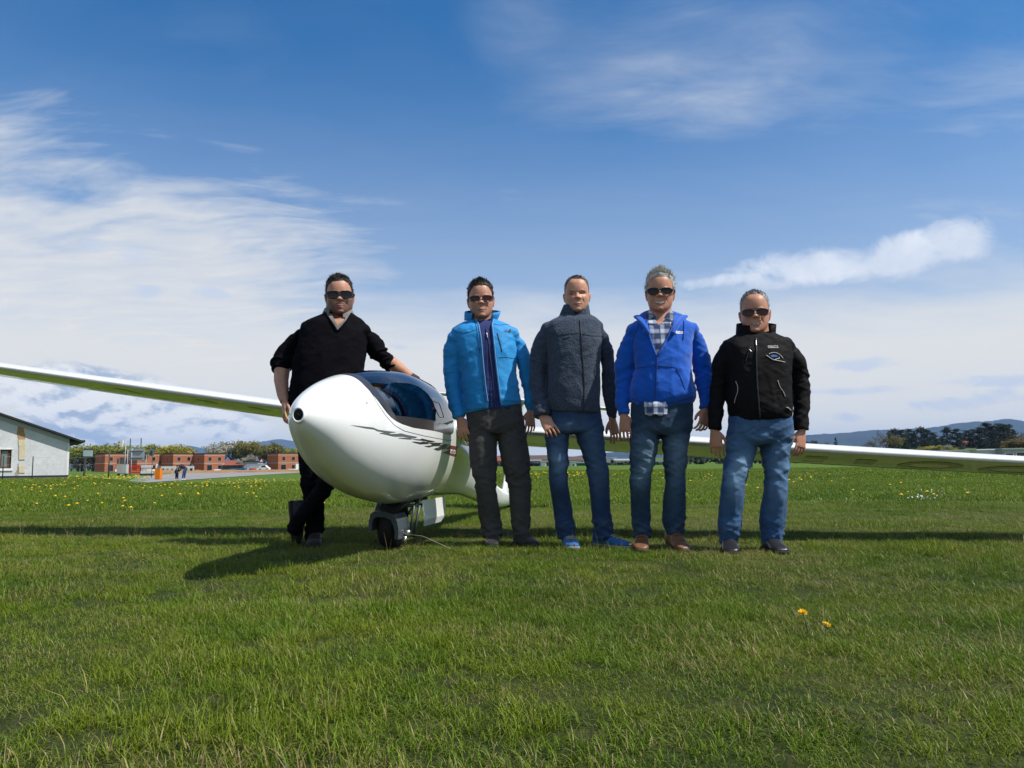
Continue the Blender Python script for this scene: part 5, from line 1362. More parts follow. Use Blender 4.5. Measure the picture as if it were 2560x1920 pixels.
# ------------------------------------------------ man leaning on the glider's nose
def man_black_sweater():
    D = 5.5; root = empty('person', tuple(at(775, 1372, D) * [1, 1, 0]), 'heavyset person in a black V-neck sweater leaning on the glider from behind its nose', 'person', 'men posing in front of the glider')
    rows = [(806, 884, 785, .075, .08, .03), (782, 900, 795, .10, .10, .02), (757, 914, 807, .13, .125, .01), (748, 917, 850, .16, .14), (740, 916, 885, .18, .15), (733, 911, 925, .20, .16), (727, 906, 965, .21, .16), (724, 900, 1000, .21, .16), (726, 895, 1030, .20, .16)]
    sl = [(750, 800, 805, .01), (722, 775, 840, .05), (698, 745, 872, .08), (683, 736, 895, .08), (678, 733, 910, .06), (681, 732, 922, .05)]
    sr = [(880, 925, 812, .01), (902, 948, 845, .05), (918, 972, 880, .08), (938, 990, 900, .10), (955, 1002, 915, .11)]
    fore_l = [at(706, 915, D + .05), at(703, 950, D - .0), at(707, 985, D - .06), at(712, 1005, D - .10)]
    fore_r = [at(975, 905, D + .10), at(1000, 924, D + .13), at(1022, 940, D + .16), at(1045, 952, D + .18)]
    legs = [[(745, 815, 1060, 0), (746, 815, 1120, .0), (749, 812, 1180, -.0), (756, 812, 1240, .02), (763, 811, 1300, .05), (764, 811, 1350, .06)],
            [(820, 895, 1070, 0), (815, 885, 1130, -.05), (790, 850, 1200, -.14), (757, 812, 1255, -.10), (725, 772, 1300, -.06), (712, 755, 1330, -.04)]]
    pel = [(735, 895, 1000, .16, .14), (740, 897, 1040, .16, .15), (745, 897, 1080, .14, .14), (760, 885, 1100, .12, .12)]
    hd = Head((851, 787), (843, 686), D, .186, yaw=.20, tilt=-.06, hair=.014, jaw=1.12)
    w_l, w_r = np.array(fore_l[-1]), np.array(fore_r[-1])
    aL = dict(pairs=sl, wrist=w_l, along=unit([.10, -.35, -1]), back=(-1, -.5, 0), thumb=(.3, -1, 0), size=1.08, curl=(.35, .4, .45, .5), fore=fore_l, fore_r=[.058, .052, .042, .032])
    aR = dict(pairs=sr, wrist=w_r, along=unit([.9, .1, -.42]), back=(.3, -.2, 1), thumb=(0, -1, 0), size=1.08, curl=(.2, .22, .25, .3), fore=fore_r, fore_r=[.052, .046, .037, .031])
    S = dict(D=D, head=hd, neck=[(816, 876, 755, .065, .065, .03), (812, 878, 790, .07, .075, .03), (802, 890, 815, .085, .09, .02)], trunk=rows, legs=legs, arms=[aL, aR],
             paint=dict(base=(.48, .25, .155), beard=.86, beard_col=(.03, .02, .016), smile=.55, brow=(.03, .02, .016), moustache=.7))
    body = build_body(S, root)
    hair(hd, body, hair_mat('black_hair', (.012, .010, .009), (.05, .04, .034)), [(0, .80), (25, .82), (45, .76), (65, .68), (80, .42), (95, .46), (115, .30), (180, .16)], .013, 12, .022, 2600, (-.25, .5, .6), .2)
    sunglasses(hd, body, 'square', M_LENS, M_FRB, .152, .138, .080, .465, e=3.6, thick=.014)
    tr = cloth('black_navy_cotton', (.0045, .005, .0078), .9, .2, 90, .2, .0, spec=.06)
    trousers(root, D, pel, legs, tr, .014, 101, denim=False)
    km = cloth('black_fine_knit', (.0060, .0056, .0075), .95, .3, 160, .4, .0, spec=.04)
    me = top_garment('sweater', root, D, rows, [sl, sr], km, .008, 111, sx=5, sz=14, sleeve_amp=2.4)
    Lc = [(812, 782), (822, 796), (833, 812), (843, 828)]; Rc = [(880, 782), (869, 800), (857, 815), (845, 828)]
    jb = bvh_of(me); cut_front(me, Lc, Rc); jk = obj('sweater', me, root)
    ribbon('neck_rib', Lc, .016, jb, km, jk, .002); ribbon('neck_rib', Rc, .016, jb, km, jk, .002)
    for pairs in (sl, sr):   # pushed-up sleeve rolls
        for k, (q, gr) in enumerate([(-1, 1.04), (-2, 1.06), (-3, 1.03)]):
            a = pairs[q]; b = pairs[q - 1]; c = at((a[0] + a[1]) / 2, a[2], D + a[3]); ax = unit(c - at((b[0] + b[1]) / 2, b[2], D + b[3])); e1 = unit(np.cross(ax, [0, 1, 0])); e2 = np.cross(ax, e1)
            r = (a[1] - a[0]) / 2 * D / FPX * max(.6, abs(e1[0])) * gr - .008; th = np.linspace(0, 2 * np.pi, 30)
            P = c + ax * (.012 * np.sin(2 * th + k))[:, None] + e1 * (np.cos(th) * r)[:, None] + e2 * (np.sin(th) * r)[:, None]; v, f = tube_arrays(P, .013, 8, False); obj('sleeve_roll', mesh_from('sleeve_roll', v, f, km, True), jk)
    pm = cloth('grey_polo_cotton', (.16, .155, .145), .9, .2, 90, .2)
    prow = [(q[0] + 8, q[1] - 8, q[2], q[3] - .012, q[4] - .012, q[5] if len(q) > 5 else 0) for q in rows[:5]]
    pme = fuse('polo_shirt', [trunk(prow, D, 16, 40)], .007, 3, pm); cut_front(pme, [(826, 776), (834, 796), (843, 812)], [(872, 776), (862, 798), (846, 812)]); polo = obj('polo_shirt', pme, root)
    collar('polo_collar', root, pm, None, D, [(808, 886, 800, .10, .09, .02, .03), (806, 884, 788, .09, .088, .025, .035), (812, 878, 776, .075, .078, .03, .04)], 50, thick=.008)
    bt = cloth('black_boot', (.012, .012, .013), .55, .3, 60, .3)
    p = at(790, 1352, D + .05); shoe(root, p[:2], .15, .31, bt, M_SOLE, high=.12)
    # the crossed foot stands on its toe, sole turned to the left
    toe = at(737, 1368, D - .02); toe[2] = .02
    up_dir = unit([-.16, .12, 1.0]); Ff = -up_dir; Uu = np.array([.95, -.25, .1])
    shoe(root, None, 0, .30, bt, principled('brown_grey_sole', (.020, .018, .016), .9), frame=(toe - Ff * .205, Ff, Uu), high=.12)
man_black_sweater()
# ================================================================== background
def plain(name, col, rough=.85, var=.12, scale=.8, bump=0.0, spec=.2):
    def bld(t, b):
        p = t.pos(); n = t.noise(p, scale, 5, .6); k = t.noise(p, scale * 8, 3, .6)
        t.set(b.inputs['Base Color'], t.mix((n * .6 + k * .4).ss(.3, .7), tuple(c * (1 - var) for c in col), tuple(min(1, c * (1 + var)) for c in col)))
        if bump: t.set(b.inputs['Normal'], t.bump(k, bump, .02))
    return principled(name, col, rough, spec, build=bld)
M_PLASTER = plain('pale_plaster', (.52, .53, .54)); M_WHITE = plain('white_render', (.68, .68, .67)); M_CONC = plain('pale_concrete', (.34, .29, .25))
M_ROOFD = plain('dark_roofing', (.030, .030, .033)); M_GALV = plain('galvanised_metal', (.30, .33, .35), .5, .1, 4, spec=.5); M_POST = plain('dark_post', (.05, .05, .05))
M_PANE = principled('dark_window_glass', (.012, .014, .018), .12, .5); M_TILE = plain('red_roof_tiles', (.24, .075, .045)); M_BROWNR = plain('brown_roof', (.10, .07, .06))
def brick_mat():
    def bld(t, b):
        br = t.node('ShaderNodeTexBrick'); t.set(br.inputs['Vector'], t.coord('Object')); br.inputs['Scale'].default_value = 1.0
        br.inputs['Brick Width'].default_value = .5; br.inputs['Row Height'].default_value = .25; br.inputs['Mortar Size'].default_value = .008
        br.inputs['Color1'].default_value = (.58, .135, .040, 1); br.inputs['Color2'].default_value = (.50, .110, .034, 1); br.inputs['Mortar'].default_value = (.34, .12, .06, 1)
        n = t.noise(t.coord('Object'), .6, 4); t.set(b.inputs['Base Color'], t.mix(n.ss(.4, .8) * .3, br.outputs[0], (.36, .095, .045)))
    return principled('hollow_red_brick', (.33, .09, .04), .9, .15, build=bld)
M_BRICK = brick_mat()

def on_plane(px, py, P0, n):
    d = px_dir(px, py); t = ((P0 - np.array([0, 0, CAM_H])) @ n) / float(np.dot(np.array(d), n)); return np.array([0, 0, CAM_H]) + np.array(d) * t

# ---------------------------------------------------------------- white gabled building at the left edge
def white_building():
    a = rad(33); e = np.array([math.cos(a), math.sin(a), 0]); n = np.array([math.sin(a), -math.cos(a), 0]); P0 = at(170, 1191, 57); P0[2] = float(terr(P0[0], P0[1]))
    root = empty('building', tuple(P0), 'white building with a dark sloping roof at the left edge', 'building')
    def S(px, py): q = on_plane(px, py, P0, n) - P0; return q @ e, q[2]
    L = -16.0
    def W(s, d, z): return P0 + e * s - n * d + np.array([0, 0, z])
    def slab(name, poly, d0, d1, mat, parent=root):
        m = len(poly); v = [W(s, d0, z) for s, z in poly] + [W(s, d1, z) for s, z in poly]
        f = [tuple(range(m)), tuple(range(2 * m - 1, m - 1, -1))] + [(i, (i + 1) % m, m + (i + 1) % m, m + i) for i in range(m)]
        me = mesh_from(name, np.array(v), f, mat); bm = bmesh.new(); bm.from_mesh(me); bmesh.ops.recalc_face_normals(bm, faces=bm.faces); bm.to_mesh(me); bm.free(); return obj(name, me, parent)
    zr = S(170, 1096)[1]; s0, z0 = S(0, 1037); slope = (z0 - zr) / s0
    zl = lambda s: zr + slope * s
    wx0, wz1 = S(1, 1124); wx1, wz0 = S(27, 1171)
    # front wall with a window opening
    wallm = MB()
    for poly in ([(L, -1), (wx0, -1), (wx0, zl(wx0) - .35), (L, zl(L) - .35)], [(wx0, -1), (wx1, -1), (wx1, wz0), (wx0, wz0)], [(wx0, wz1), (wx1, wz1), (wx1, zl(wx1) - .35), (wx0, zl(wx0) - .35)], [(wx1, -1), (0, -1), (0, zr - .35), (wx1, zl(wx1) - .35)]):
        m = len(poly); v = [W(s, 0, z) for s, z in poly] + [W(s, .35, z) for s, z in poly]; wallm.add(v, [tuple(range(m)), tuple(range(2 * m - 1, m - 1, -1))] + [(i, (i + 1) % m, m + (i + 1) % m, m + i) for i in range(m)])
    wall = wallm.build('wall', M_PLASTER, root)
    slab('side_wall', [(-.3, -1), (0, -1), (0, zr - .35), (-.3, zr - .3)], .36, 14, M_PLASTER)
    slab('fascia', [(L, zl(L) - .36), (-.02, zr - .36), (-.02, zr - .04), (L, zl(L) - .04)], -.06, .3, M_GALV)
    slab('roof', [(L, zl(L)), (.75, zl(.75)), (.75, zl(.75) + .14), (L, zl(L) + .14)], -.5, 14.5, M_ROOFD)
    sg, zg = S(173, 1103); slab('canopy_slab', [(.02, zg - .02), (1.05, zg - .06), (1.05, zg + .10), (.02, zg + .12)], .5, 9, M_ROOFD)
    brown = plain('brown_window_frame', (.10, .045, .03))
    f = .10; win = MB()
    for (a0, a1, b0, b1) in [(wx0, wx1, wz0, wz0 + f), (wx0, wx1, wz1 - f, wz1), (wx0, wx0 + f, wz0 + f, wz1 - f), (wx1 - f * 2.2, wx1, wz0 + f, wz1 - f)]:
        v = [W(s, d, z) for d in (.12, .22) for z in (b0, b1) for s in (a0, a1)]; win.add(v, [(0, 1, 3, 2), (4, 6, 7, 5), (0, 4, 5, 1), (2, 3, 7, 6), (0, 2, 6, 4), (1, 5, 7, 3)])
    wn = win.build('window', brown, root)
    slab('pane', [(wx0 + f, wz0 + f), (wx1 - f * 2.2, wz0 + f), (wx1 - f * 2.2, wz1 - f), (wx0 + f, wz1 - f)], .16, .18, principled('greenish_window_glass', (.13, .18, .17), .1, .5), wn)
    slab('sill', [(wx0 - .2, wz0 - .16), (wx1 + .12, wz0 - .16), (wx1 + .12, wz0 - .04), (wx0 - .2, wz0 - .04)], -.08, .1, M_WHITE, wn)
    slab('lintel', [(wx0 - .1, wz1 + .01), (wx1 + .1, wz1 + .01), (wx1 + .1, wz1 + .1), (wx0 - .1, wz1 + .1)], -.03, .1, M_WHITE, wn)
    ochre = plain('bare_ochre_masonry', (.34, .21, .10), .95, .3, 3); cream = plain('cream_insulation_board', (.56, .48, .33)); grey = plain('torn_render', (.30, .26, .22), .95, .4, 5)
    def patch(nm, pts, mat, d): slab(nm, [S(x, y) for x, y in pts], -d, -.001 if d > .01 else .0, mat, wall)
    patch('bare_masonry_strip', [(46, 1099), (63, 1099), (62, 1064), (58, 1060), (47, 1058), (44, 1070), (42, 1085)], ochre, .012)
    patch('insulation_board', [(47, 1149), (62, 1149), (63, 1115.3), (48, 1115.3)], cream, .05); patch('insulation_board', [(47, 1115), (63, 1115), (63, 1099), (46, 1099)], cream, .05); patch('insulation_board', [(47, 1182), (62, 1182), (62, 1165), (47, 1165)], cream, .05); patch('insulation_board', [(60, 1083), (65, 1083), (66, 1066), (60, 1062)], cream, .03)
    patch('torn_render', [(37, 1193), (46, 1193), (47, 1165), (48, 1158), (44, 1160), (42, 1175), (38, 1182)], grey, .014)
    # black strip painted in as the base's shadow gap; brightly capped corner
    slab('base_gap_shade', [(-13, .12), (.02, .12), (.02, .24), (-13, .24)], -.05, .0, plain('black_gap_shade', (.03, .03, .03)))
    slab('corner_trim', [(-.12, .25), (.015, .25), (.015, zr - .4), (-.12, zr - .4)], -.012, .0, M_WHITE)
white_building()

def wire_fence():
    P = [(6, 1139, 1200), (80, 1141, 1198), (149, 1142, 1195), (212, 1143, 1193), (272, 1137, 1192)]
    base = [ground_pt(x, y1) for x, y0, y1 in P]
    root = empty('wire_fence', tuple(base[0]), 'thin wire fence with dark steel posts in front of the white building', 'fence'); tops = []
    for (x, y0, y1), b in zip(P, base):
        h = at(x, y0, b[1])[2] - b[2]; MB().tube(np.array([b - [0, 0, .3], b + [0, 0, h]]), .035, 8).build('post', M_POST, root, True); tops.append(b + np.array([0, 0, h]))
    for k in (0.0, .35, .7):
        pts = []
        for b, t_ in zip(base, tops): pts.append(t_ * (1 - k) + b * k - [0, 0, .05])
        MB().tube(np.array(pts), .006, 5).build('wire', M_GALV, root, True)
wire_fence()

# ---------------------------------------------------------------- brick houses under construction
def brick_house_proto():
    root = empty('brick_house', (0, 0, 0)); Wd, Dp, H = 6.6, 8.5, 5.5
    def P(name, mat, par, *boxes):
        m = MB()
        for b in boxes: m.box(*b)
        return m.build(name, mat, par)
    wall = P('wall', M_BRICK, root, (0, Wd, 0, Dp, 0, H))
    P('ring_beam', M_CONC, root, (-.04, Wd + .04, -.04, Dp + .04, 4.85, 5.05)); P('floor_slab_edge', M_CONC, root, (-.05, Wd + .05, -.05, Dp + .05, 2.45, 2.72))
    P('roof', M_ROOFD, root, (-.12, Wd + .12, -.12, Dp + .12, H, H + .16))
    def win(x0, x1, z0, z1, side=False):
        fr = .08
        if not side:
            w = P('window', M_CONC, root, (x0 - fr, x1 + fr, -.07, 0, z0 - fr, z0), (x0 - fr, x1 + fr, -.07, 0, z1, z1 + fr), (x0 - fr, x0, -.07, 0, z0, z1), (x1, x1 + fr, -.07, 0, z0, z1)); P('pane', M_PANE, w, (x0, x1, -.03, 0, z0, z1))
        else:
            w = P('window', M_CONC, root, (-.07, 0, x0 - fr, x1 + fr, z0 - fr, z0), (-.07, 0, x0 - fr, x1 + fr, z1, z1 + fr), (-.07, 0, x0 - fr, x0, z0, z1), (-.07, 0, x1, x1 + fr, z0, z1)); P('pane', M_PANE, w, (-.03, 0, x0, x1, z0, z1))
    win(1.25, 2.25, 3.35, 4.45); win(4.35, 5.35, 3.35, 4.45); win(3.4, 4.0, 3.5, 4.3, True)
    win(.9, 2.5, .25, 2.1); win(4.4, 5.4, .9, 2.0)
    P('insulation_panel', M_WHITE, root, (3.1, Wd, -.02, 0, .05, .78), (5.75, Wd, -.021, 0, .8, 2.3))
    return root
def copy_tree(o, parent=None):
    c = o.copy(); COL.objects.link(c)
    if parent is not None: c.parent = parent; c.matrix_parent_inverse = Matrix.Identity(4)
    for ch in [x for x in bpy.data.objects if x.parent == o]: copy_tree(ch, c)
    return c
def brick_houses():
    proto = brick_house_proto(); spots = [(261, 1179, 46, 'unfinished red brick house at the left end of the row, behind the traffic light'), (342, 1179, 47, 'unfinished red brick house behind the back of the large road sign'), (432, 1179, 48, 'unfinished red brick house directly behind the two small figures'), (510, 1179, 48, 'unfinished red brick house at the right end of the row, with white base panels'), (695, 1178, 40, 'separate unfinished red brick house beside the leaning man')]
    for k, (px, py, a, lab) in enumerate(spots):
        o = proto if k == 0 else copy_tree(proto); p = at(px, py, 236); o.location = (p[0], p[1], p[2] - .15); o.rotation_euler = (0, 0, rad(a)); o.scale = (1, 1, 1.02)
        tag(o, lab, 'house', 'brick houses under construction')
    # garden walls / white site boards between the houses
    for k, (x0, x1, y0, y1, lab) in enumerate([(402, 485, 1166, 1180, 'low white site wall with dark openings in front of the brick houses')]):
        root = empty('site_wall', tuple(at(x0, y1, 222)), lab, 'wall'); A, B = at(x0, y1, 222), at(x1, y1, 222); h = (y1 - y0) / FPX * 222
        MB().box(A[0], B[0], 221.8, 222, A[2] - .3, A[2] + h).build('wall_panel', M_WHITE, root)
        n = 7
        for i in range(n):
            x = A[0] + (B[0] - A[0]) * (i + .25) / n; MB().box(x, x + (B[0] - A[0]) / n * .5, 221.7, 221.79, A[2] + .1, A[2] + h * .62).build('opening', M_CONC if i % 3 else M_PANE, root)
    # earth bank before the houses
    mb = plain('bare_earth', (.27, .155, .075), .95, .3, .4); xs = np.linspace(300, 800, 40); rows = []
    for dy, h in [(-6, -.6), (-3, .5), (0, .9), (3, .6), (6, -.6)]:
        r = []
        for x in xs: p = at(x, 1181, 195 + dy); z = float(terr(p[0], p[1])); r.append([p[0], p[1], z + h * (.75 + .3 * float(vnoise(np.array([[x * .08, dy * .2, 0]]), 2)[0]))])
        rows.append(r)
    v, f = loft(np.array(rows), close=False); tag(obj('earth_bank', mesh_from('earth_bank', v, f, mb, True)), kind='structure')
brick_houses()

def small_house(name, label, px0, px1, py_base, py_eave, Y, wall, roof, rise_px=0, depth=7.0, wins=(), group=None, flat=True, overhang=.25, cat='house'):
    A, B = at(px0, py_base, Y), at(px1, py_base, Y); z0 = A[2]; H = (py_base - py_eave) / FPX * Y; rise = rise_px / FPX * Y; w = B[0] - A[0]
    root = empty(name, (A[0], A[1], z0), label, cat, group)
    MB().box(A[0], B[0], Y, Y + depth, z0 - 2, z0 + H).build('wall', wall, root)
    if rise <= 0: MB().box(A[0] - overhang, B[0] + overhang, Y - overhang, Y + depth + overhang, z0 + H + .003, z0 + H + .22).build('roof', roof, root)
    else:
        yc = Y + depth / 2; MB().prism([(Y - overhang, z0 + H - .05), (Y + depth + overhang, z0 + H - .05), (yc, z0 + H + rise)], 'x', A[0] - overhang, B[0] + overhang).build('roof', roof, root)
    for (u0, u1, v0, v1) in wins:
        x0, x1 = A[0] + w * u0, A[0] + w * u1; za, zb = z0 + H * v0, z0 + H * v1; fr = .09
        wd = MB().box(x0 - fr, x1 + fr, Y - .05, Y, za - fr, za).box(x0 - fr, x1 + fr, Y - .05, Y, zb, zb + fr).box(x0 - fr, x0, Y - .05, Y, za, zb).box(x1, x1 + fr, Y - .05, Y, za, zb).build('window', M_WHITE, root)
        MB().box(x0, x1, Y - .03, Y - .001, za, zb).build('pane', M_PANE, wd)
    return root
def low_houses():
    g1 = plain('grey_render', (.33, .34, .35)); g2 = plain('dark_grey_cladding', (.07, .075, .085)); org = plain('orange_render', (.45, .16, .06)); beige = plain('beige_render', (.50, .45, .36)); green = plain('green_site_net', (.02, .10, .07))
    # left, between the brick houses
    small_house('house', 'low shed with a red tiled roof right of the row of brick houses', 556, 606, 1178, 1163, 240, g2, M_TILE, 12, 9)
    small_house('site_hut', 'grey flat site hut beside the red-roofed shed', 609, 644, 1176, 1155, 236, g1, M_ROOFD, 0, 6, cat='hut'); small_house('site_hut', 'white site hut next to the blue container', 617, 650, 1179, 1162, 226, M_WHITE, M_GALV, 0, 4, cat='hut')
    # middle, seen between the legs
    G = 'low houses along the far edge of the field'
    small_house('house', 'house with an orange wall seen between the charcoal trousers', 1226, 1256, 1166, 1152, 190, org, M_TILE, 10, 9, (), G)
    small_house('long_house', 'long brown-roofed house seen right of the charcoal trousers', 1322, 1420, 1164, 1149, 200, beige, M_BROWNR, 11, 10, ((.1, .16, .3, .7), (.3, .36, .3, .7), (.6, .66, .3, .7)), G)
    small_house('house', 'grey flat house in front of the brown-roofed one', 1316, 1352, 1166, 1152, 180, g1, M_WHITE, 0, 7, ((.2, .5, .3, .8),), G); small_house('shed', 'small white shed right of the grey flat house', 1353, 1366, 1167, 1155, 172, M_WHITE, M_GALV, 0, 4, (), G, cat='shed')
    small_house('house', 'brown roofed house seen between the dark blue jeans', 1424, 1460, 1164, 1150, 198, beige, M_BROWNR, 9, 10, ((.2, .3, .3, .7), (.6, .7, .3, .7)), G); small_house('shed', 'white shed with a dark door seen between the dark blue jeans', 1427, 1441, 1166, 1156, 170, M_WHITE, M_GALV, 0, 4, ((.3, .6, .1, .6),), G, cat='shed'); small_house('shed', 'green netted hut seen between the dark blue jeans', 1442, 1465, 1166, 1158, 171, green, M_GALV, 0, 4, (), G, cat='shed')
    small_house('house', 'white house seen between the dark jeans and the mid blue jeans', 1514, 1540, 1163, 1146, 200, M_WHITE, M_GALV, 0, 9, ((.5, .8, .3, .7),), G); small_house('long_house', 'long pale house with an orange end, left of the mid blue jeans', 1540, 1578, 1164, 1151, 195, beige, M_GALV, 4, 9, (), G)
    small_house('shed', 'pale green flat shed seen between the mid blue jeans', 1630, 1664, 1165, 1154, 190, plain('pale_green_wall', (.38, .46, .44)), M_GALV, 0, 8, ((.05, .3, .2, .6),), G, cat='shed')
    # right, above the wing
    R = 'white flat houses above the right wing'
    small_house('house', 'white flat house with a long canopy above the right wing', 2354, 2421, 1151, 1128, 150, M_WHITE, M_GALV, 0, 9, (), R)
    small_house('house', 'white flat house with two dark windows above the right wing', 2444, 2508, 1150, 1126, 148, plain('light_grey_render', (.50, .51, .53)), M_WHITE, 0, 9, ((.20, .34, .28, .60), (.55, .69, .28, .60)), R); small_house('house', 'low white link wall between the flat houses above the wing', 2423, 2443, 1151, 1131, 150, M_WHITE, M_WHITE, 0, 5, (), R)
    small_house('house', 'grey flat house with dark glass doors at the right edge', 2509, 2620, 1150, 1124, 146, g1, M_GALV, 0, 10, ((.05, .22, .05, .62), (.30, .60, .05, .70)), R)
    small_house('house', 'grey flat building behind the left end of the white houses', 2300, 2353, 1148, 1128.5, 156, g1, M_GALV, 0, 8, (), R)
    small_house('hut', 'small cream hut with one window on the slope above the flat houses', 2362, 2378, 1127, 1116, 215, beige, M_GALV, 0, 4, ((.4, .65, .3, .7),), cat='hut'); small_house('house', 'house with a reddish roof half hidden among the dark pines', 2412, 2440, 1122, 1111, 245, beige, M_TILE, 9, 8)
low_houses()

# ---------------------------------------------------------------- street furniture by the road
def street_things():
    def base(px, py): return ground_pt(px, py)
    def post(b, h, r, mat, par, nm='post'): return MB().tube(np.array([b - [0, 0, .2], b + [0, 0, h]]), r, 10).build(nm, mat, par, True)
    def hgt(px, py, b): return at(px, py, b[1])[2] - b[2]
    # big sign from behind
    b0, b1 = base(327, 1193), base(349, 1193); b1[1] = b0[1]; Y = b0[1]; r = empty('road_sign', tuple(b0), 'large grey road sign on two posts seen from behind', 'sign')
    for b in (b0, b1): post(b, hgt(327, 1122, b0), .05, M_GALV, r)
    a, c = at(321, 1151, Y - .08), at(360, 1121, Y - .08); MB().box(a[0], c[0], Y + .06, Y + .09, a[2], c[2]).build('sign_panel', M_GALV, r)
    for k in (.2, .78): z = a[2] + (c[2] - a[2]) * k; MB().box(a[0] + .2, c[0] - .15, Y - .065, Y + .055, z - .03, z + .03).build('cross_rail', M_POST, r)
    for px, py_c, rr, py_b, lab in [(379, 1131, 9, 1195, 'round road sign on a thin pole seen from behind, next to the orange box'), (364, 1142, 7, 1188, 'small round road sign half hidden behind the large grey sign')]:
        b = base(px, py_b); Y = b[1]; r = empty('round_sign', tuple(b), lab, 'sign', 'round road signs seen from behind'); post(b, hgt(px, py_c - 4, b), .035, M_POST if rr == 9 else M_GALV, r)
        c = at(px, py_c, Y + .06); R = rr / FPX * Y; an = np.linspace(0, 6.283, 25)[:-1]; v, f = loft(np.array([np.stack([c[0] + R * np.cos(an), np.full(24, Y + dy), c[2] + R * np.sin(an)], 1) for dy in (.045, .065)])); obj('sign_disc', mesh_from('sign_disc', v, f, plain('dull_sign_back', (.14, .17, .16))), r)
        MB().box(c[0] - .09, c[0] + .09, Y - .04, Y + .044, c[2] - .2, c[2] + .2).build('bracket', M_POST, r)
    # panel on two poles
    b0, b1 = base(209, 1190), base(230, 1192); b1[1] = b0[1]; Y = b0[1]; r = empty('notice_board', tuple(b0), 'pale blue-grey board on two poles left of the brick houses', 'sign')
    for b in (b0, b1): post(b, hgt(209, 1125, b0), .04, M_POST, r)
    a, c = at(208, 1141, Y - .06), at(232, 1125, Y - .06); MB().box(a[0], c[0], Y - .09, Y - .05, a[2], c[2]).build('board', plain('pale_blue_board', (.42, .50, .56)), r); MB().box(a[0] - .03, c[0] + .03, Y - .1, Y - .04, c[2] + .003, c[2] + .08).build('board_frame', M_POST, r)
    # traffic light
    b = base(311, 1190); Y = b[1]; r = empty('traffic_light', tuple(b), 'traffic light on a grey pole, its lamps turned to the left', 'traffic light'); post(b, hgt(311, 1099, b), .055, M_GALV, r)
    a, c = at(300, 1117, Y), at(309, 1101, Y); hs = MB().box(a[0], c[0] - .06, Y - .17, Y + .17, a[2], c[2]).build('signal_housing', plain('cream_signal_box', (.62, .60, .48)), r)
    for k in (.25, .72): z = a[2] + (c[2] - a[2]) * k; MB().tube(np.array([[a[0] - .22, Y, z - .04], [a[0] - .004, Y, z]]), [.11, .13], 12).build('lamp_hood', M_POST, hs, True)
    # grey cabinet on legs, second dark panel behind it
    b = base(304, 1192); Y = b[1]; r = empty('grey_cabinet', tuple(b), 'pale grey steel cabinet standing in the grass under the traffic light', 'cabinet'); a, c = at(291, 1184, Y), at(316, 1161, Y); MB().box(a[0], c[0], Y, Y + .6, a[2], c[2]).build('box', plain('grey_steel_box', (.36, .37, .36)), r); MB().box(a[0] + .02, c[0] - .02, Y - .02, Y - .002, a[2] + .05, c[2] - .05).build('door', plain('grey_steel_door', (.39, .40, .38)), r)
    for x in (a[0] + .12, c[0] - .12): MB().box(x - .04, x + .04, Y + .1, Y + .5, b[2] - .2, a[2]).build('leg', M_POST, r)
    b = base(298, 1189); Y = b[1] + 3; r = empty('dark_panel', tuple(b + [0, 3, 0]), 'dark grey panels on a post above the steel cabinet', 'sign'); post(b + [0, 3, 0], hgt(298, 1139, b), .04, M_POST, r)
    for x0, x1, y0, y1 in [(292, 297.4, 1160, 1146), (298.6, 311, 1160, 1143)]: a, c = at(x0, y0, Y - .08), at(x1, y1, Y - .08); MB().box(a[0], c[0], Y - .1, Y - .05, a[2], c[2]).build('panel', plain('dark_grey_panel', (.09, .095, .10)), r)
    # orange box
    b = base(393, 1200); Y = b[1]; r = empty('orange_box', tuple(b), 'bright orange barrier pillar box at the edge of the road', 'box'); a, c = at(386.5, 1198, Y), at(400, 1172, Y); MB().box(a[0], c[0], Y, Y + .55, b[2] + .06, c[2]).build('housing', plain('orange_paint', (.62, .17, .008), .5), r); MB().box(a[0] + .03, c[0] - .03, Y + .05, Y + .5, b[2] - .1, b[2] + .06).build('plinth', M_CONC, r); MB().box(a[0] - .01, c[0] + .01, Y - .01, Y + .56, c[2] + .003, c[2] + .05).build('lid', plain('orange_lid', (.60, .20, .03), .5), r)
    # plastic road barriers
    def barrier(x0, x1, y0, y1, mat, lab, foot):
        b = base((x0 + x1) / 2, 1192.5); Y = b[1] + 4; a, c = at(x0, y1, Y), at(x1, y0, Y); r = empty('road_barrier', (a[0], Y, a[2]), lab, 'barrier', 'plastic road barriers'); h = c[2] - a[2]; w = c[0] - a[0]
        MB().box(a[0], c[0], Y, Y + .12, a[2] + h * .72, c[2]).build('top_rail', mat, r); MB().box(a[0], c[0], Y, Y + .12, a[2], a[2] + h * .18).build('bottom_rail', mat, r)
        for i in range(8): x = a[0] + w * (i + .2) / 8; MB().box(x, x + w / 8 * .55, Y + .03, Y + .09, a[2] + h * .18, a[2] + h * .72).build('slat', mat, r)
        if foot: MB().box(a[0] - .1, c[0] + .1, Y - .2, Y + .4, a[2] - .25, a[2]).build('foot', M_POST, r)
    barrier(320, 351, 1163, 1184, plain('red_plastic', (.50, .04, .025), .5), 'red plastic road barrier with slats behind the sign posts', False); barrier(352, 381, 1163, 1184, plain('white_plastic', (.72, .72, .70), .5), 'white plastic road barrier with slats left of the orange box', True)
    # two tall thin masts, a warning sign
    for px, y0, lab in [(324, 1096, 'left one of two thin dark masts rising above the trees'), (351, 1095, 'right one of two thin dark masts rising above the trees')]:
        b = at(px, 1150, 300); t_ = at(px, y0, 300); o = MB().tube(np.array([[b[0], 300, -1], [b[0], 300, t_[2]]]), [.35, .18], 8).build('mast', M_POST, None, True); tag(o, lab, 'mast', 'thin masts above the trees')
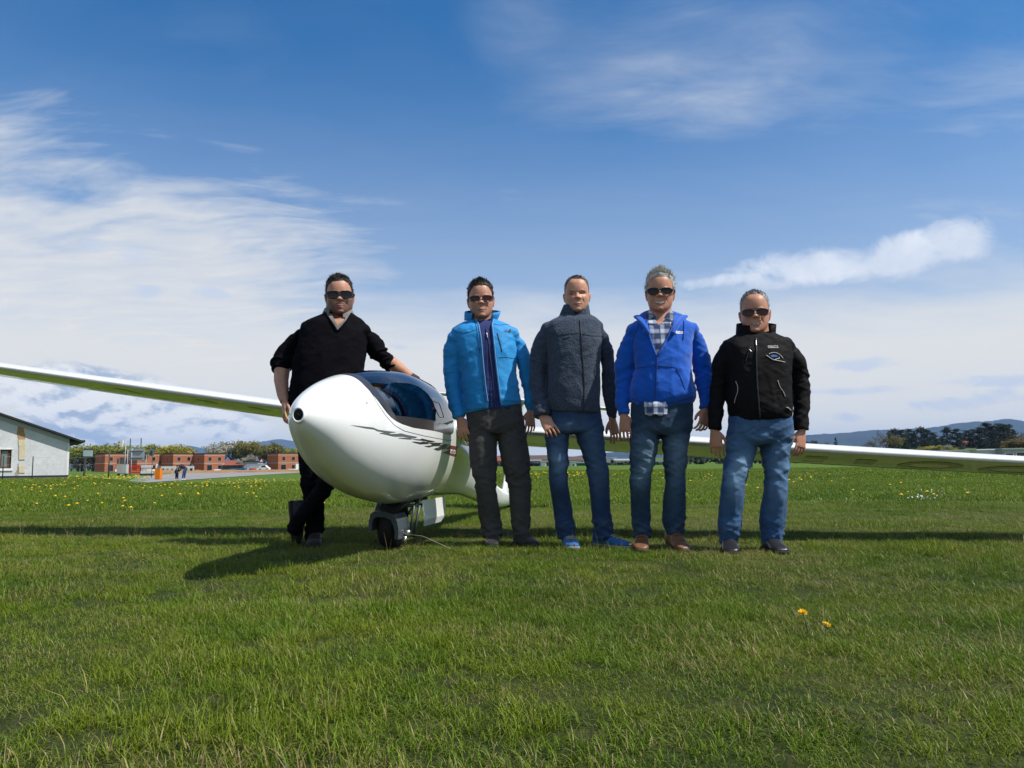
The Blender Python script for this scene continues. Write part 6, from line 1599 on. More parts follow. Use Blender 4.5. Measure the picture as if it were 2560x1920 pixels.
    b = at(653, 1178, 205); r = empty('warning_sign', (b[0], 205, float(terr(b[0], 205))), 'small triangular warning sign in front of the separate brick house', 'sign'); MB().tube(np.array([[b[0], 205, -1.2], [b[0], 205, at(653, 1147, 205)[2]]]), .05, 8).build('post', M_GALV, r); z = at(653, 1152, 205)[2]
    for k, (sc, mt) in enumerate([(1.0, plain('red_sign_paint', (.5, .05, .04))), (.7, M_WHITE)]): MB().prism([(b[0] - .55 * sc, z - .32 * sc), (b[0] + .55 * sc, z - .32 * sc), (b[0], z + .64 * sc)], 'y', 204.93 - k * .02, 204.94 - k * .02 + (.02 if k == 0 else .008)).build('sign_face', mt, r)
    # container, skip and parked car in front of the shed
    def cont(x0, x1, y0, y1, Y, mat, lab, nm='container', cat='container'):
        a, c = at(x0, y1, Y), at(x1, y0, Y); r = empty(nm, (a[0], Y, a[2]), lab, cat); MB().box(a[0], c[0], Y, Y + 2.4, a[2], c[2]).build('box', mat, r); n = max(4, int((c[0] - a[0]) / .5))
        for i in range(n): x = a[0] + (c[0] - a[0]) * (i + .3) / n; MB().box(x, x + (c[0] - a[0]) / n * .4, Y - .04, Y - .002, a[2] + .1, c[2] - .1).build('rib', mat, r)
    cont(574, 612, 1170, 1178, 224, plain('blue_container', (.04, .10, .20)), 'dark blue container in front of the red-roofed shed'); cont(622, 634, 1171, 1178, 218, plain('red_container', (.34, .04, .035)), 'small red skip between the blue container and the site hut', 'skip', 'skip')
    b = at(658, 1177, 212); r = empty('parked_car', (b[0], 212, b[2]), 'small white car parked left of the separate brick house', 'car'); prof = [(-2, .3), (-2, .8), (-1.3, .95), (-.7, 1.45), (.7, 1.45), (1.4, .95), (2, .8), (2, .3)]
    MB().prism([(b[0] + x * .75, b[2] + z) for x, z in prof], 'y', 212, 213.6).build('body', M_WHITE, r); MB().prism([(b[0] + x * .75, b[2] + z) for x, z in [(-1.1, .98), (-.65, 1.38), (.65, 1.38), (1.2, .98)]], 'y', 211.97, 211.995).build('side_window', M_PANE, r)
    for x in (-1.2, 1.25): an = np.linspace(0, 6.283, 17)[:-1]; v, f = loft(np.array([np.stack([b[0] + x * .75 + .32 * np.cos(an), np.full(16, y), b[2] + .32 + .32 * np.sin(an)], 1) for y in (211.95, 212.2)])); obj('wheel', mesh_from('wheel', v, f, M_BLACK), r)
street_things()

# ---------------------------------------------------------------- the two far figures on the road
def far_people():
    sk = principled('far_skin', (.5, .28, .2), .7)
    def fig(b, s, spec, lab, dark, blue, shoe_c):
        r = empty('person', tuple(b), lab, 'person', 'two figures on the road'); P = {k: b + s * np.array(v) for k, v in spec.items()}
        def tb(keys, rr): return tube_arrays(cr(np.linspace(0, 1, len(keys)), np.array([P[k] for k in keys]), np.linspace(0, 1, 10)), np.interp(np.linspace(0, 1, 10), np.linspace(0, 1, len(rr)), rr) * s, 10)
        pc = [tb(['hip', 'chest', 'neck'], [.13, .155, .06]), tb(['neck', 'head'], [.05, .06]), ball(P['head'], np.array([.085, .10, .12]) * s)]
        for q in 'lr': pc += [tb(['sh' + q, 'el' + q, 'wr' + q], [.055, .045, .035]), ball(P['wr' + q], np.array([.04, .04, .06]) * s, 8), tb(['hp' + q, 'kn' + q, 'an' + q], [.08, .06, .045])]
        obj('body', fuse('body', pc, .025 * s, 1, sk), r)
        pc = [tb(['hip', 'chest', 'neck'], [.155, .18, .08])] + [tb(['sh' + q, 'el' + q, 'wr' + q], [.075, .062, .046]) for q in 'lr']
        obj('jacket', fuse('jacket', pc, .025 * s, 2, dark), r)
        pc = [ball(P['hip'], np.array([.165, .13, .12]) * s)] + [tb(['hp' + q, 'kn' + q, 'an' + q], [.10, .078, .065]) for q in 'lr']
        obj('trousers', fuse('trousers', pc, .025 * s, 2, blue), r)
        for q in 'lr': obj('shoe', fuse('shoe', [ball(P['an' + q] + s * np.array([.03, -.05, -.04]), np.array([.06, .13, .05]) * s, 8)], .02 * s, 1, shoe_c), r)
        v, f = ball(P['head'] + s * np.array([0, .012, .03]), np.array([.092, .105, .105]) * s); obj('hair', mesh_from('hair', v, f, principled('far_dark_hair', (.03, .022, .018), .8), True), r)
    dk = plain('far_dark_jacket', (.03, .03, .038)); bl = plain('far_jeans', (.035, .07, .16)); nv = plain('far_navy', (.015, .02, .05)); ws = principled('far_white_shoe', (.6, .6, .6), .6); ds = principled('far_dark_shoe', (.03, .03, .03), .6)
    b = ground_pt(457, 1199.5); 
    bend = dict(hip=(.18, .05, .98), chest=(-.16, .0, 1.18), neck=(-.34, -.02, 1.17), head=(-.47, -.05, 1.10), shl=(-.24, -.17, 1.17), ell=(-.30, -.2, .90), wrl=(-.44, -.15, .70), shr=(-.24, .17, 1.17), elr=(-.30, .2, .90), wrr=(-.46, .12, .72), hpl=(.17, -.08, .92), knl=(.06, -.10, .50), anl=(.0, -.09, .09), hpr=(.2, .1, .92), knr=(.12, .12, .50), anr=(.08, .12, .09))
    fig(b, 1.12, bend, 'adult in a dark jacket and jeans bending over on the road', dk, bl, ws)
    c = ground_pt(442, 1199); st = dict(hip=(0, 0, .62), chest=(0, 0, .88), neck=(0, 0, 1.02), head=(.01, -.02, 1.16), shl=(-.15, 0, .97), ell=(-.19, -.02, .78), wrl=(-.16, -.1, .62), shr=(.15, 0, .97), elr=(.20, -.04, .80), wrr=(.22, -.14, .72), hpl=(-.075, 0, .58), knl=(-.085, -.02, .33), anl=(-.09, 0, .08), hpr=(.075, 0, .58), knr=(.085, -.02, .33), anr=(.10, 0, .08))
    fig(c, .98, st, 'small child in dark clothes standing on the road by the bending adult', plain('far_child_top', (.04, .04, .05)), nv, ds)
far_people()
# ---------------------------------------------------------------- trees
def leaf_mat(name, a, b_, trans=.25):
    m, t, out = material(name); k = t.attr('tone'); n = t.noise(t.pos(), .35, 3)
    c = t.mix((k * .7 + n * .3).ss(.2, .8), a, b_); d = t.node('ShaderNodeBsdfPrincipled'); t.set(d.inputs['Base Color'], c); d.inputs['Roughness'].default_value = .7; d.inputs['Specular IOR Level'].default_value = .2
    tr = t.node('ShaderNodeBsdfTranslucent'); t.set(tr.inputs[0], c); mx = t.node('ShaderNodeMixShader'); mx.inputs[0].default_value = trans
    t.link(d.outputs[0], mx.inputs[1]); t.link(tr.outputs[0], mx.inputs[2]); t.link(mx.outputs[0], out.inputs[0]); return m
M_BARK = plain('bark', (.075, .058, .045), .95, .3, 3); M_TWIG = plain('bare_twigs', (.13, .105, .08), .95, .3, 3)
LEAF = dict(spring=leaf_mat('spring_leaf', (.15, .18, .025), (.33, .34, .06)), willow=leaf_mat('willow_leaf', (.22, .21, .02), (.42, .36, .04)), olive=leaf_mat('olive_leaf', (.12, .115, .03), (.25, .22, .06)), pine=leaf_mat('pine_needle', (.009, .018, .012), (.030, .046, .026), .08), spruce=leaf_mat('spruce_needle', (.008, .016, .012), (.020, .034, .022), .08), blossom=leaf_mat('white_blossom', (.20, .19, .13), (.52, .50, .42)), haze=leaf_mat('budding_twigs', (.085, .070, .045), (.17, .145, .085)), ochre=leaf_mat('ochre_shrub', (.11, .075, .02), (.24, .17, .05)))

def tree_meshes(kind, seed):
    """unit tree: height 1, crown and trunk with limbs"""
    rg = np.random.default_rng(seed); tv = MB(); tips = []
    def branch(p, d, l, r, dep):
        n = 4; P = [p]
        for i in range(n): d = unit(d + rg.normal(size=3) * .16 + np.array([0, 0, .05])); P.append(P[-1] + d * l / n)
        v, f = tube_arrays(np.array(P), np.linspace(r, r * .55, n + 1), 6); tv.add(v, f); tips.append((P[-1], dep)); tips.append((P[2], dep))
        if dep > 0:
            for k in range(3 if dep > 1 else 4): a = rg.random() * 6.283; q = P[2 + k % 3]; branch(q, unit(d + .95 * np.array([math.cos(a), math.sin(a), .35 * rg.random()])), l * (.55 + .2 * rg.random()), r * .5, dep - 1)
    clumps = []
    if kind in ('pine',):
        P = [np.array([0, 0, 0.])]
        for i in range(8): P.append(P[-1] + np.array([rg.normal() * .012, rg.normal() * .012, .118]))
        v, f = tube_arrays(np.array(P), np.linspace(.024, .006, 9), 7); tv.add(v, f)
        for k in range(64):
            h = .16 + .82 * rg.random() ** .85; a = rg.random() * 6.283; R = .22 * (1 - ((h - .45) / .62) ** 2 * (h > .45) * .95) * (.35 + .7 * rg.random()); z0 = h - .04; c = np.array([R * math.cos(a), R * math.sin(a), h])
            v, f = tube_arrays(np.array([[0, 0, z0], c * [.5, .5, 1], c]), [.007, .005, .002], 5); tv.add(v, f); clumps.append((c, np.array([.080, .080, .034]) * (.8 + .6 * rg.random())))
    elif kind == 'spruce':
        v, f = tube_arrays(np.array([[0, 0, 0], [0, 0, .5], [0, 0, .98]]), [.02, .012, .003], 7); tv.add(v, f)
        for k in range(70):
            h = .08 + .9 * rg.random(); R = .23 * (1 - h) ** .85 * (.5 + .6 * rg.random()); a = rg.random() * 6.283; clumps.append((np.array([R * math.cos(a), R * math.sin(a), h - R * .25]), np.array([.05, .05, .03]) * (.5 + 1.0 * (1 - h))))
    else:
        v, f = tube_arrays(np.array([[0, 0, 0], [.01, 0, .12], [0, .01, .25]]), [.032, .025, .02], 8); tv.add(v, f)
        for k in range(5): a = k * 1.256 + rg.random(); branch(np.array([0, 0, .16 + .03 * k]), unit([math.cos(a) * .7, math.sin(a) * .7, .9]), .30, .014, 2)
        sc = .075 if kind != 'bare' else .05
        for p, dep in tips:
            if dep <= 1: clumps.append((p, np.array([sc, sc, sc * .85]) * (.7 + .7 * rg.random())))
    zmax = max([c[0][2] + c[1][2] for c in clumps] + [.5]); 
    n_leaf = dict(pine=46, spruce=34, bare=9).get(kind, 24); size = dict(pine=.017, spruce=.017, bare=.010).get(kind, .018)
    vs, fs, tn = [], [], []; b = 0
    for c, r in clumps:
        ct = rg.random() * .5
        for _ in range(n_leaf):
            d = rg.normal(size=3); d = d / np.linalg.norm(d) * rg.random() ** .4; p = c + d * r; u = unit(rg.normal(size=3)); w = unit(np.cross(u, rg.normal(size=3))); s = size * (.6 + .8 * rg.random())
            vs += [p - u * s, p + w * s * .6, p + u * s, p - w * s * .6]; fs.append((b, b + 1, b + 2, b + 3)); b += 4; tn += [ct + .5 * rg.random()] * 4
    vs = np.array(vs) / zmax; tmesh = mesh_from('trunk', np.array(tv.v) / zmax, tv.f, M_BARK if kind != 'bare' else M_TWIG, True); cm = mesh_from('crown', vs, fs, None); set_attr(cm, 'tone', np.array(tn)); return tmesh, cm

def plant_trees():
    lib = {k: [tree_meshes(k, 50 + 7 * i + j) for j in range(n)] for i, (k, n) in enumerate([('leafy', 3), ('pine', 4), ('spruce', 2), ('bare', 2)])}
    cache = {}; cnt = [0]
    def tree(kind, mat, px, py_b, py_t, Y, wide, label, group, name='tree', z=None):
        b = at(px, py_b, Y); t_ = at(px, py_t, Y); h = t_[2] - b[2]; zb = float(terr(b[0], Y)) if z is None else z
        zb = min(zb, b[2]); h = t_[2] - zb; i = cnt[0] % len(lib[kind]); cnt[0] += 1
        key = (kind, i, mat)
        if key not in cache: cm = lib[kind][i][1].copy(); cm.materials.append(LEAF[mat]); cache[key] = cm
        r = empty(name, (b[0], Y, zb), label, 'tree', group); r.rotation_euler = (0, 0, cnt[0] * 2.4); r.scale = (h * wide, h * wide, h)
        for nm, me in (('trunk', lib[kind][i][0]), ('crown', cache[key])): o = obj(nm, me); o.parent = r
    g = 'spring trees behind the brick houses'
    L = [(196, 1135, 1116, 'spring', 1.3, 'pale green tree right behind the end of the white building'), (205, 1145, 1110, 'spring', 1.2, 'pale green tree behind the notice board'), (232, 1150, 1107, 'spring', 1.3, 'fresh green tree left of the leftmost brick house roof'), (250, 1150, 1105, 'spring', 1.2, 'fresh green tree above the leftmost brick house'), (272, 1150, 1108, 'olive', 1.4, 'olive tree above the leftmost brick house roof edge'), (290, 1150, 1107, 'spring', 1.3, 'light green tree left of the traffic light'), (318, 1152, 1111, 'olive', 1.5, 'olive tree right of the traffic light pole'), (338, 1150, 1110, 'spring', 1.4, 'green tree over the large road sign'), (360, 1150, 1109, 'olive', 1.3, 'olive tree right above the large road sign corner'), (383, 1150, 1106, 'spring', 1.2, 'grey green tree above the round road sign'), (402, 1152, 1110, 'willow', 1.3, 'yellow green willow left of the tallest willow'), (420, 1155, 1107, 'willow', 1.4, 'tall yellow green willow behind the middle brick houses'), (446, 1155, 1113, 'willow', 1.3, 'lower yellow green willow at the right end of the row')]
    for px, pb, pt, mt, w, lab in L: tree('leafy', mt, px, pb + 22, pt, 262 + (px % 7) * 3, w * 1.15, lab, g)
    g = 'trees between the brick houses and the separate house'
    for px, pt, mt, w, kind, lab in [(556, 1101, 'blossom', 1.25, 'leafy', 'tree with pale blossom at the left of the clump by the separate house'), (578, 1099, 'olive', 1.2, 'leafy', 'olive tree in the middle of the clump by the separate house'), (604, 1097, 'willow', 1.2, 'leafy', 'tallest yellow green tree in the clump by the separate house'), (630, 1100, 'olive', 1.3, 'leafy', 'brownish tree left of the separate brick house'), (655, 1098, 'olive', 1.4, 'leafy', 'brown green rounded tree behind the separate brick house'), (680, 1103, 'olive', 1.2, 'leafy', 'dark rounded tree above the separate brick house'), (706, 1113, 'spring', 1.3, 'leafy', 'greener low tree right of the separate house roof'), (735, 1116, 'spring', 1.3, 'leafy', 'green tree beside the leaning man')]: tree(kind, mt, px, 1178, pt, 268 + px % 5 * 3, w, lab, g)
    tree('leafy', 'blossom', 622, 1178, 1132, 242, 1.1, 'small white flowering tree above the site huts', g)
    g = 'tall dark pines on the right'
    pines = [(2226, 1076), (2240, 1070), (2256, 1074), (2272, 1070), (2290, 1076), (2305, 1066), (2322, 1073), (2340, 1080), (2356, 1090), (2372, 1066), (2394, 1071), (2416, 1074), (2436, 1072), (2452, 1066), (2472, 1056), (2488, 1062), (2500, 1057), (2514, 1058), (2526, 1060)]
    for k, (px, pt) in enumerate(pines): tree('pine', 'pine', px, 1138, pt, 232 + (k * 37 % 24), 1.0 + .25 * (k % 3) / 2, '%s tall dark pine from the left end of the pine belt' % ['first', 'second', 'third', 'fourth', 'fifth', 'sixth', 'seventh', 'eighth', 'ninth', 'tenth', 'eleventh', 'twelfth', 'thirteenth', 'fourteenth', 'fifteenth', 'sixteenth', 'seventeenth', 'eighteenth', 'nineteenth'][k], g, 'pine_tree')
    for k, (px, pt, Y) in enumerate([(2262, 1100, 222), (2318, 1098, 226), (2348, 1102, 224), (2400, 1098, 228), (2462, 1096, 226), (2490, 1098, 222)]): tree('pine', 'pine', px, 1140, pt, Y, 1.5, 'shorter bushy pine at the foot of the pine belt, %s from its left end' % ['first', 'second', 'third', 'fourth', 'fifth', 'sixth'][k], g, 'pine_tree')
    g = 'single trees right of the men'
    tree('spruce', 'spruce', 2090, 1128, 1094, 240, 1.0, 'small dark spruce standing alone above the right wing', g, 'spruce_tree'); tree('spruce', 'spruce', 1728, 1124, 1104, 300, 1.1, 'tiny dark spruce beside the royal blue hoodie sleeve', g, 'spruce_tree'); tree('leafy', 'olive', 1752, 1128, 1108, 300, 1.6, 'small dark bush tree between the hoodie and the black jacket', g)
    tree('bare', 'haze', 2218, 1140, 1072, 225, 1.15, 'large rounded tree just coming into bud left of the pines', g); tree('bare', 'haze', 2190, 1138, 1098, 222, 1.1, 'smaller budding tree left of the large rounded one', g); tree('bare', 'haze', 2170, 1135, 1100, 235, 1.2, 'bare grey tree between the lone spruce and the budding tree', g); tree('leafy', 'olive', 2243, 1138, 1088, 222, 1.0, 'olive tree at the left foot of the pine belt', g)
    for px, pt, mt, kd, lab in [(1990, 1098, 'pine', 'leafy', 'dark bush right behind the black jacket sleeve'), (2022, 1095, 'pine', 'leafy', 'dark rounded tree beside the hanging right hand'), (2040, 1100, 'haze', 'bare', 'brownish bare tree right of the dark rounded one'), (2062, 1104, 'haze', 'bare', 'low brown bare tree left of the lone spruce'), (1950, 1104, 'olive', 'leafy', 'low olive tree behind the black jacket'), (2545, 1072, 'haze', 'bare', 'bare brown tree at the right edge'), (2575, 1070, 'haze', 'bare', 'bare brown tree cut by the right edge')]: tree(kd, mt, px, 1132, pt, 250, 1.3, lab, g)
    for k, (px, pt) in enumerate([(2540, 1096), (2558, 1094), (2524, 1104), (2335, 1112), (2318, 1114), (2380, 1114)]): tree('leafy', 'ochre' if k < 3 else 'willow', px, 1130, pt, 214, 2.0, ['ochre shrub at the right edge above the grey flat house', 'ochre shrub cut by the right edge of the picture', 'low ochre shrub left of the ones at the right edge', 'yellow green shrub on the slope left of the cream hut', 'leftmost yellow green shrub on the slope below the pines', 'yellow green shrub right of the cream hut'][k], 'shrubs on the right slope', 'shrub')
    # hedge belt at the far field edge and a far wood, each one mass
    def belt(name, px0, px1, Yf, py_t, mat, label, n, seed, jag=3.0):
        rg = np.random.default_rng(seed); vs, fs, tn = [], [], []; b = 0
        for _ in range(n):
            px = px0 + (px1 - px0) * rg.random(); Y = Yf + rg.random() * 10; top = at(px, py_t + jag * float(vnoise(np.array([[px * .07, 0, 0]]), seed)[0]), Y); z0 = float(terr(top[0], Y)); p = np.array([top[0], Y, z0 + (top[2] - z0) * rg.random() ** .6]); s = .45 * (.5 + rg.random()) * Yf / 200
            u = unit(rg.normal(size=3)); w = unit(np.cross(u, rg.normal(size=3))); vs += [p - u * s, p + w * s, p + u * s, p - w * s]; fs.append((b, b + 1, b + 2, b + 3)); b += 4; tn += [rg.random()] * 4
        me = mesh_from(name, np.array(vs), fs, LEAF[mat]); set_attr(me, 'tone', np.array(tn)); tag(obj(name, me), label, 'hedge', kind='stuff')
    belt('hedge', 1180, 1720, 176, 1159, 'spruce', 'dark hedge along the far edge of the field behind the legs', 1500, 4, 2); belt('far_wood', 170, 480, 300, 1126, 'haze', 'grey brown far wood behind the brick houses', 1500, 6, 4); belt('hedge', 1700, 2360, 188, 1142, 'pine', 'dark hedge beyond the right wing', 1500, 9, 5)
plant_trees()
# ================================================================== grass
def build_grass():
    rg = np.random.default_rng(5)
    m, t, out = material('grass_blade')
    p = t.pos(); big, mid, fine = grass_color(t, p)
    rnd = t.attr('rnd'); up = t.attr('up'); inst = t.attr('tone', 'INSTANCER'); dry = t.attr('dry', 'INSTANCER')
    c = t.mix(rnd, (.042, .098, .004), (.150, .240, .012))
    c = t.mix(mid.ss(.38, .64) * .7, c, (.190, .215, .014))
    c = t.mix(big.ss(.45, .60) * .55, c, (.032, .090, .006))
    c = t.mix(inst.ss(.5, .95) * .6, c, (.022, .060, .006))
    c = t.mix((1.0 - up).ss(.65, 1.0) * .35, c, (.07, .07, .022))      # duller sheaths near the soil, fresh pale tips, with sunlit brightness painted in
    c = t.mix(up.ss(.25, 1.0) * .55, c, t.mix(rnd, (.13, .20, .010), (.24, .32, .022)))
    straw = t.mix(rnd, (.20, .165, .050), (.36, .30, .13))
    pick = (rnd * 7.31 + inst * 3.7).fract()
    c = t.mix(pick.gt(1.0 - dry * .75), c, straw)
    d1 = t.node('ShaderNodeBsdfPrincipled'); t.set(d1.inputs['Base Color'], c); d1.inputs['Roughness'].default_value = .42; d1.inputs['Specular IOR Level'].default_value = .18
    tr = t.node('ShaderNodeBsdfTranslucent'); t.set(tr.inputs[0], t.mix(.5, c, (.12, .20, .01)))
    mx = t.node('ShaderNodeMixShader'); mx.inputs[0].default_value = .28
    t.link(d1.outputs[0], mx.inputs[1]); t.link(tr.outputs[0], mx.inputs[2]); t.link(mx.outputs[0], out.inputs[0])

    def clump(n, r, lmin, lmax, lean, wid, segs=3):
        vs, fs, ra, ua = [], [], [], []; b = 0
        for _ in range(n):
            a = rg.random() * 2 * np.pi; q = r * math.sqrt(rg.random()); x0 = np.array([q * math.cos(a), q * math.sin(a), -.006])
            l = lmin + (lmax - lmin) * rg.random() ** 1.4; th = rg.random() * 2 * np.pi; ln = lean * (.15 + rg.random()); dr = np.array([math.cos(th), math.sin(th), 0])
            sd = np.array([-dr[1], dr[0], 0]); tw = rg.normal() * .5; sd = unit(sd + dr * tw); w = wid * (.5 + .6 * rg.random()); rv = rg.random()
            pts = []
            for k in range(segs + 1):
                s_ = k / segs; ang = ln * (.25 + 1.25 * s_)
                pts.append(x0 + dr * (l * s_ * math.sin(min(ang, 1.5))) + np.array([0, 0, l * s_ * math.cos(min(ang, 1.45))]))
            for k in range(segs):
                ww = w * (1 - .75 * (k / segs) ** 1.5); vs += [pts[k] - sd * ww / 2, pts[k] + sd * ww / 2]; ua += [k / segs] * 2
            vs.append(pts[-1]); ua.append(1.0); nv = 2 * segs + 1; ra += [rv] * nv
            fs += [(b + 2 * k, b + 2 * k + 1, b + 2 * k + 3, b + 2 * k + 2) for k in range(segs - 1)] + [(b + 2 * segs - 2, b + 2 * segs - 1, b + 2 * segs)]; b += nv
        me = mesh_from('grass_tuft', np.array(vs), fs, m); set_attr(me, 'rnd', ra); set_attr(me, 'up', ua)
        return me
    lib = [clump(46, .075, .018, .05, 1.15, .0032) for _ in range(3)] + [clump(42, .07, .03, .07, 1.0, .0034) for _ in range(3)] + [clump(30, .06, .04, .095, .8, .0036) for _ in range(2)] + [clump(36, .085, .02, .055, 1.9, .0028) for _ in range(2)]
    lib2 = [clump(4, .05, .10, .20, .55, .0022, 5) for _ in range(2)] + [clump(26, .10, .05, .11, 2.1, .0026) for _ in range(2)]
    lib += [clump(60, .30, .03, .085, .8, .011, 2) for _ in range(2)] + [clump(60, .8, .04, .10, .7, .03, 2) for _ in range(2)]
    lib += lib2
    tc = bpy.data.collections.new('grass_tufts')
    for k, me in enumerate(lib):
        o = bpy.data.objects.new('grass_tuft_%02d' % k, me); tc.objects.link(o)
    def scatter(y0, y1, dens, seed, side):
        r2 = np.random.default_rng(seed); A = .5 * (y1 - y0) * ((.74 * y0 + side) * 2 + (.74 * y1 + side) * 2); n = int(A * dens)
        y = np.sqrt(y0**2 + (y1**2 - y0**2) * r2.random(int(n * 1.5))); hw = .74 * y + side; hm = .74 * y1 + side
        x = (r2.random(len(y)) * 2 - 1) * hm; k = np.abs(x) < hw; return np.stack([x[k], y[k]], 1)
    P = [scatter(.75, 3.2, 720, 1, .9), scatter(3.2, 6.2, 480, 2, 1.0), scatter(6.2, 10, 380, 3, 1.0), scatter(10, 22, 36, 4, 1.5), scatter(22, 60, 5, 5, 2)]
    pos, idx, scl, tone, dryv = [], [], [], [], []
    for k, q in enumerate(P):
        n = len(q); z = terr(q[:, 0], q[:, 1]); Q = np.stack([q[:, 0], q[:, 1], 0 * z], 1)
        hgt = vnoise(Q * 1.1, 21) * .7 + vnoise(Q * 3.7, 22) * .5; dn = vnoise(Q * 1.1, 31) * .6 + vnoise(Q * 4.2, 32) * .5
        if k < 3:
            i = np.where(hgt < -.12, rg.integers(0, 3, n), np.where(hgt < .28, rg.integers(3, 6, n), rg.integers(6, 8, n))); i = np.where(rg.random(n) < .22, rg.integers(8, 10, n), i)
            s = (.65 + .5 * rg.random(n)) * (1 + .32 * hgt) * .74
        else:
            i = rg.integers(10, 12, n) if k == 3 else rg.integers(12, 14, n); s = .75 + .5 * rg.random(n)
        pos.append(np.stack([q[:, 0], q[:, 1], z], 1)); idx.append(i); scl.append(s); tone.append(np.clip(.5 + .45 * vnoise(Q * 2.3, 41) + rg.normal(size=n) * .15, 0, 1)); dryv.append(np.clip(.20 + .75 * dn, .05, .9) * (1 if k < 3 else .35))
    # pale seed stalks and flattened straw lying about
    q = np.vstack([scatter(.75, 6.5, 3.0, 71, 1.0), scatter(6.5, 12, 1.2, 72, 1.0)]); n = len(q); z = terr(q[:, 0], q[:, 1]); pos.append(np.stack([q[:, 0], q[:, 1], z], 1)); idx.append(rg.integers(14, 16, n)); scl.append(.55 + .6 * rg.random(n)); tone.append(rg.random(n)); dryv.append(np.full(n, 1.3))
    q = scatter(.75, 9, 60, 73, 1.0); Q = np.hstack([q, 0 * q[:, :1]]); q = q[(vnoise(Q * .9, 31) * .7 + vnoise(Q * 2.6, 33) * .5) > .12]; n = len(q); z = terr(q[:, 0], q[:, 1]); pos.append(np.stack([q[:, 0], q[:, 1], z], 1)); idx.append(rg.integers(16, 18, n)); scl.append(.6 + .5 * rg.random(n)); tone.append(rg.random(n)); dryv.append(np.full(n, 1.1))
    pos, idx, scl, tone, dryv = map(np.concatenate, (pos, idx, scl, tone, dryv))
    # thin spots where the soil shows
    bare = (vnoise(pos * [1.7, 1.7, 0], 55) * .6 + vnoise(pos * [5.1, 5.1, 0], 56) * .5) > .58
    kp = ~(bare & (rg.random(len(pos)) < .5) & (idx < 10)); pos, idx, scl, tone, dryv = (a[kp] for a in (pos, idx, scl, tone, dryv))
    # keep tufts out of the road, the wheel and the shoes
    keep = np.ones(len(pos), bool)
    for o in bpy.data.objects:
        if o.name.split('.')[0] in ('shoe', 'main_wheel') and o.type == 'MESH':
            c = get_co(o.data); lo = c[c[:, 2] < .06]
            if len(lo): keep &= ~((np.abs(pos[:, 0] - lo[:, 0].mean()) < .03) & (np.abs(pos[:, 1] - lo[:, 1].mean()) < .09))
    pos, idx, scl, tone, dryv = (a[keep] for a in (pos, idx, scl, tone, dryv))
    me = bpy.data.meshes.new('grass'); me.vertices.add(len(pos)); me.vertices.foreach_set('co', pos.astype(np.float32).ravel())
    a = me.attributes.new('pick', 'INT', 'POINT'); a.data.foreach_set('value', idx.astype(np.int32))
    set_attr(me, 'scl', scl); set_attr(me, 'tone', tone); set_attr(me, 'dry', dryv); set_attr(me, 'turn', rg.random(len(pos)) * 6.283); me.update()
    me.materials.append(m)
    o = tag(obj('grass', me), 'short green meadow grass with dry straw patches', 'grass', kind='stuff')
    ng = bpy.data.node_groups.new('grass_scatter', 'GeometryNodeTree')
    ng.interface.new_socket('Geometry', in_out='INPUT', socket_type='NodeSocketGeometry'); ng.interface.new_socket('Geometry', in_out='OUTPUT', socket_type='NodeSocketGeometry')
    N = ng.nodes.new; L = ng.links.new; gi, go = N('NodeGroupInput'), N('NodeGroupOutput')
    ci = N('GeometryNodeCollectionInfo'); ci.inputs['Collection'].default_value = tc; ci.inputs['Separate Children'].default_value = True; ci.inputs['Reset Children'].default_value = True
    ip = N('GeometryNodeInstanceOnPoints'); ip.inputs['Pick Instance'].default_value = True
    def na(nm, ty):
        n = N('GeometryNodeInputNamedAttribute'); n.data_type = ty; n.inputs['Name'].default_value = nm; return n.outputs['Attribute']
    cx = N('ShaderNodeCombineXYZ'); L(na('turn', 'FLOAT'), cx.inputs[2])
    L(gi.outputs[0], ip.inputs['Points']); L(ci.outputs[0], ip.inputs['Instance']); L(na('pick', 'INT'), ip.inputs['Instance Index'])
    L(cx.outputs[0], ip.inputs['Rotation']); L(na('scl', 'FLOAT'), ip.inputs['Scale']); L(ip.outputs[0], go.inputs[0])
    md = o.modifiers.new('scatter', 'NODES'); md.node_group = ng
build_grass()

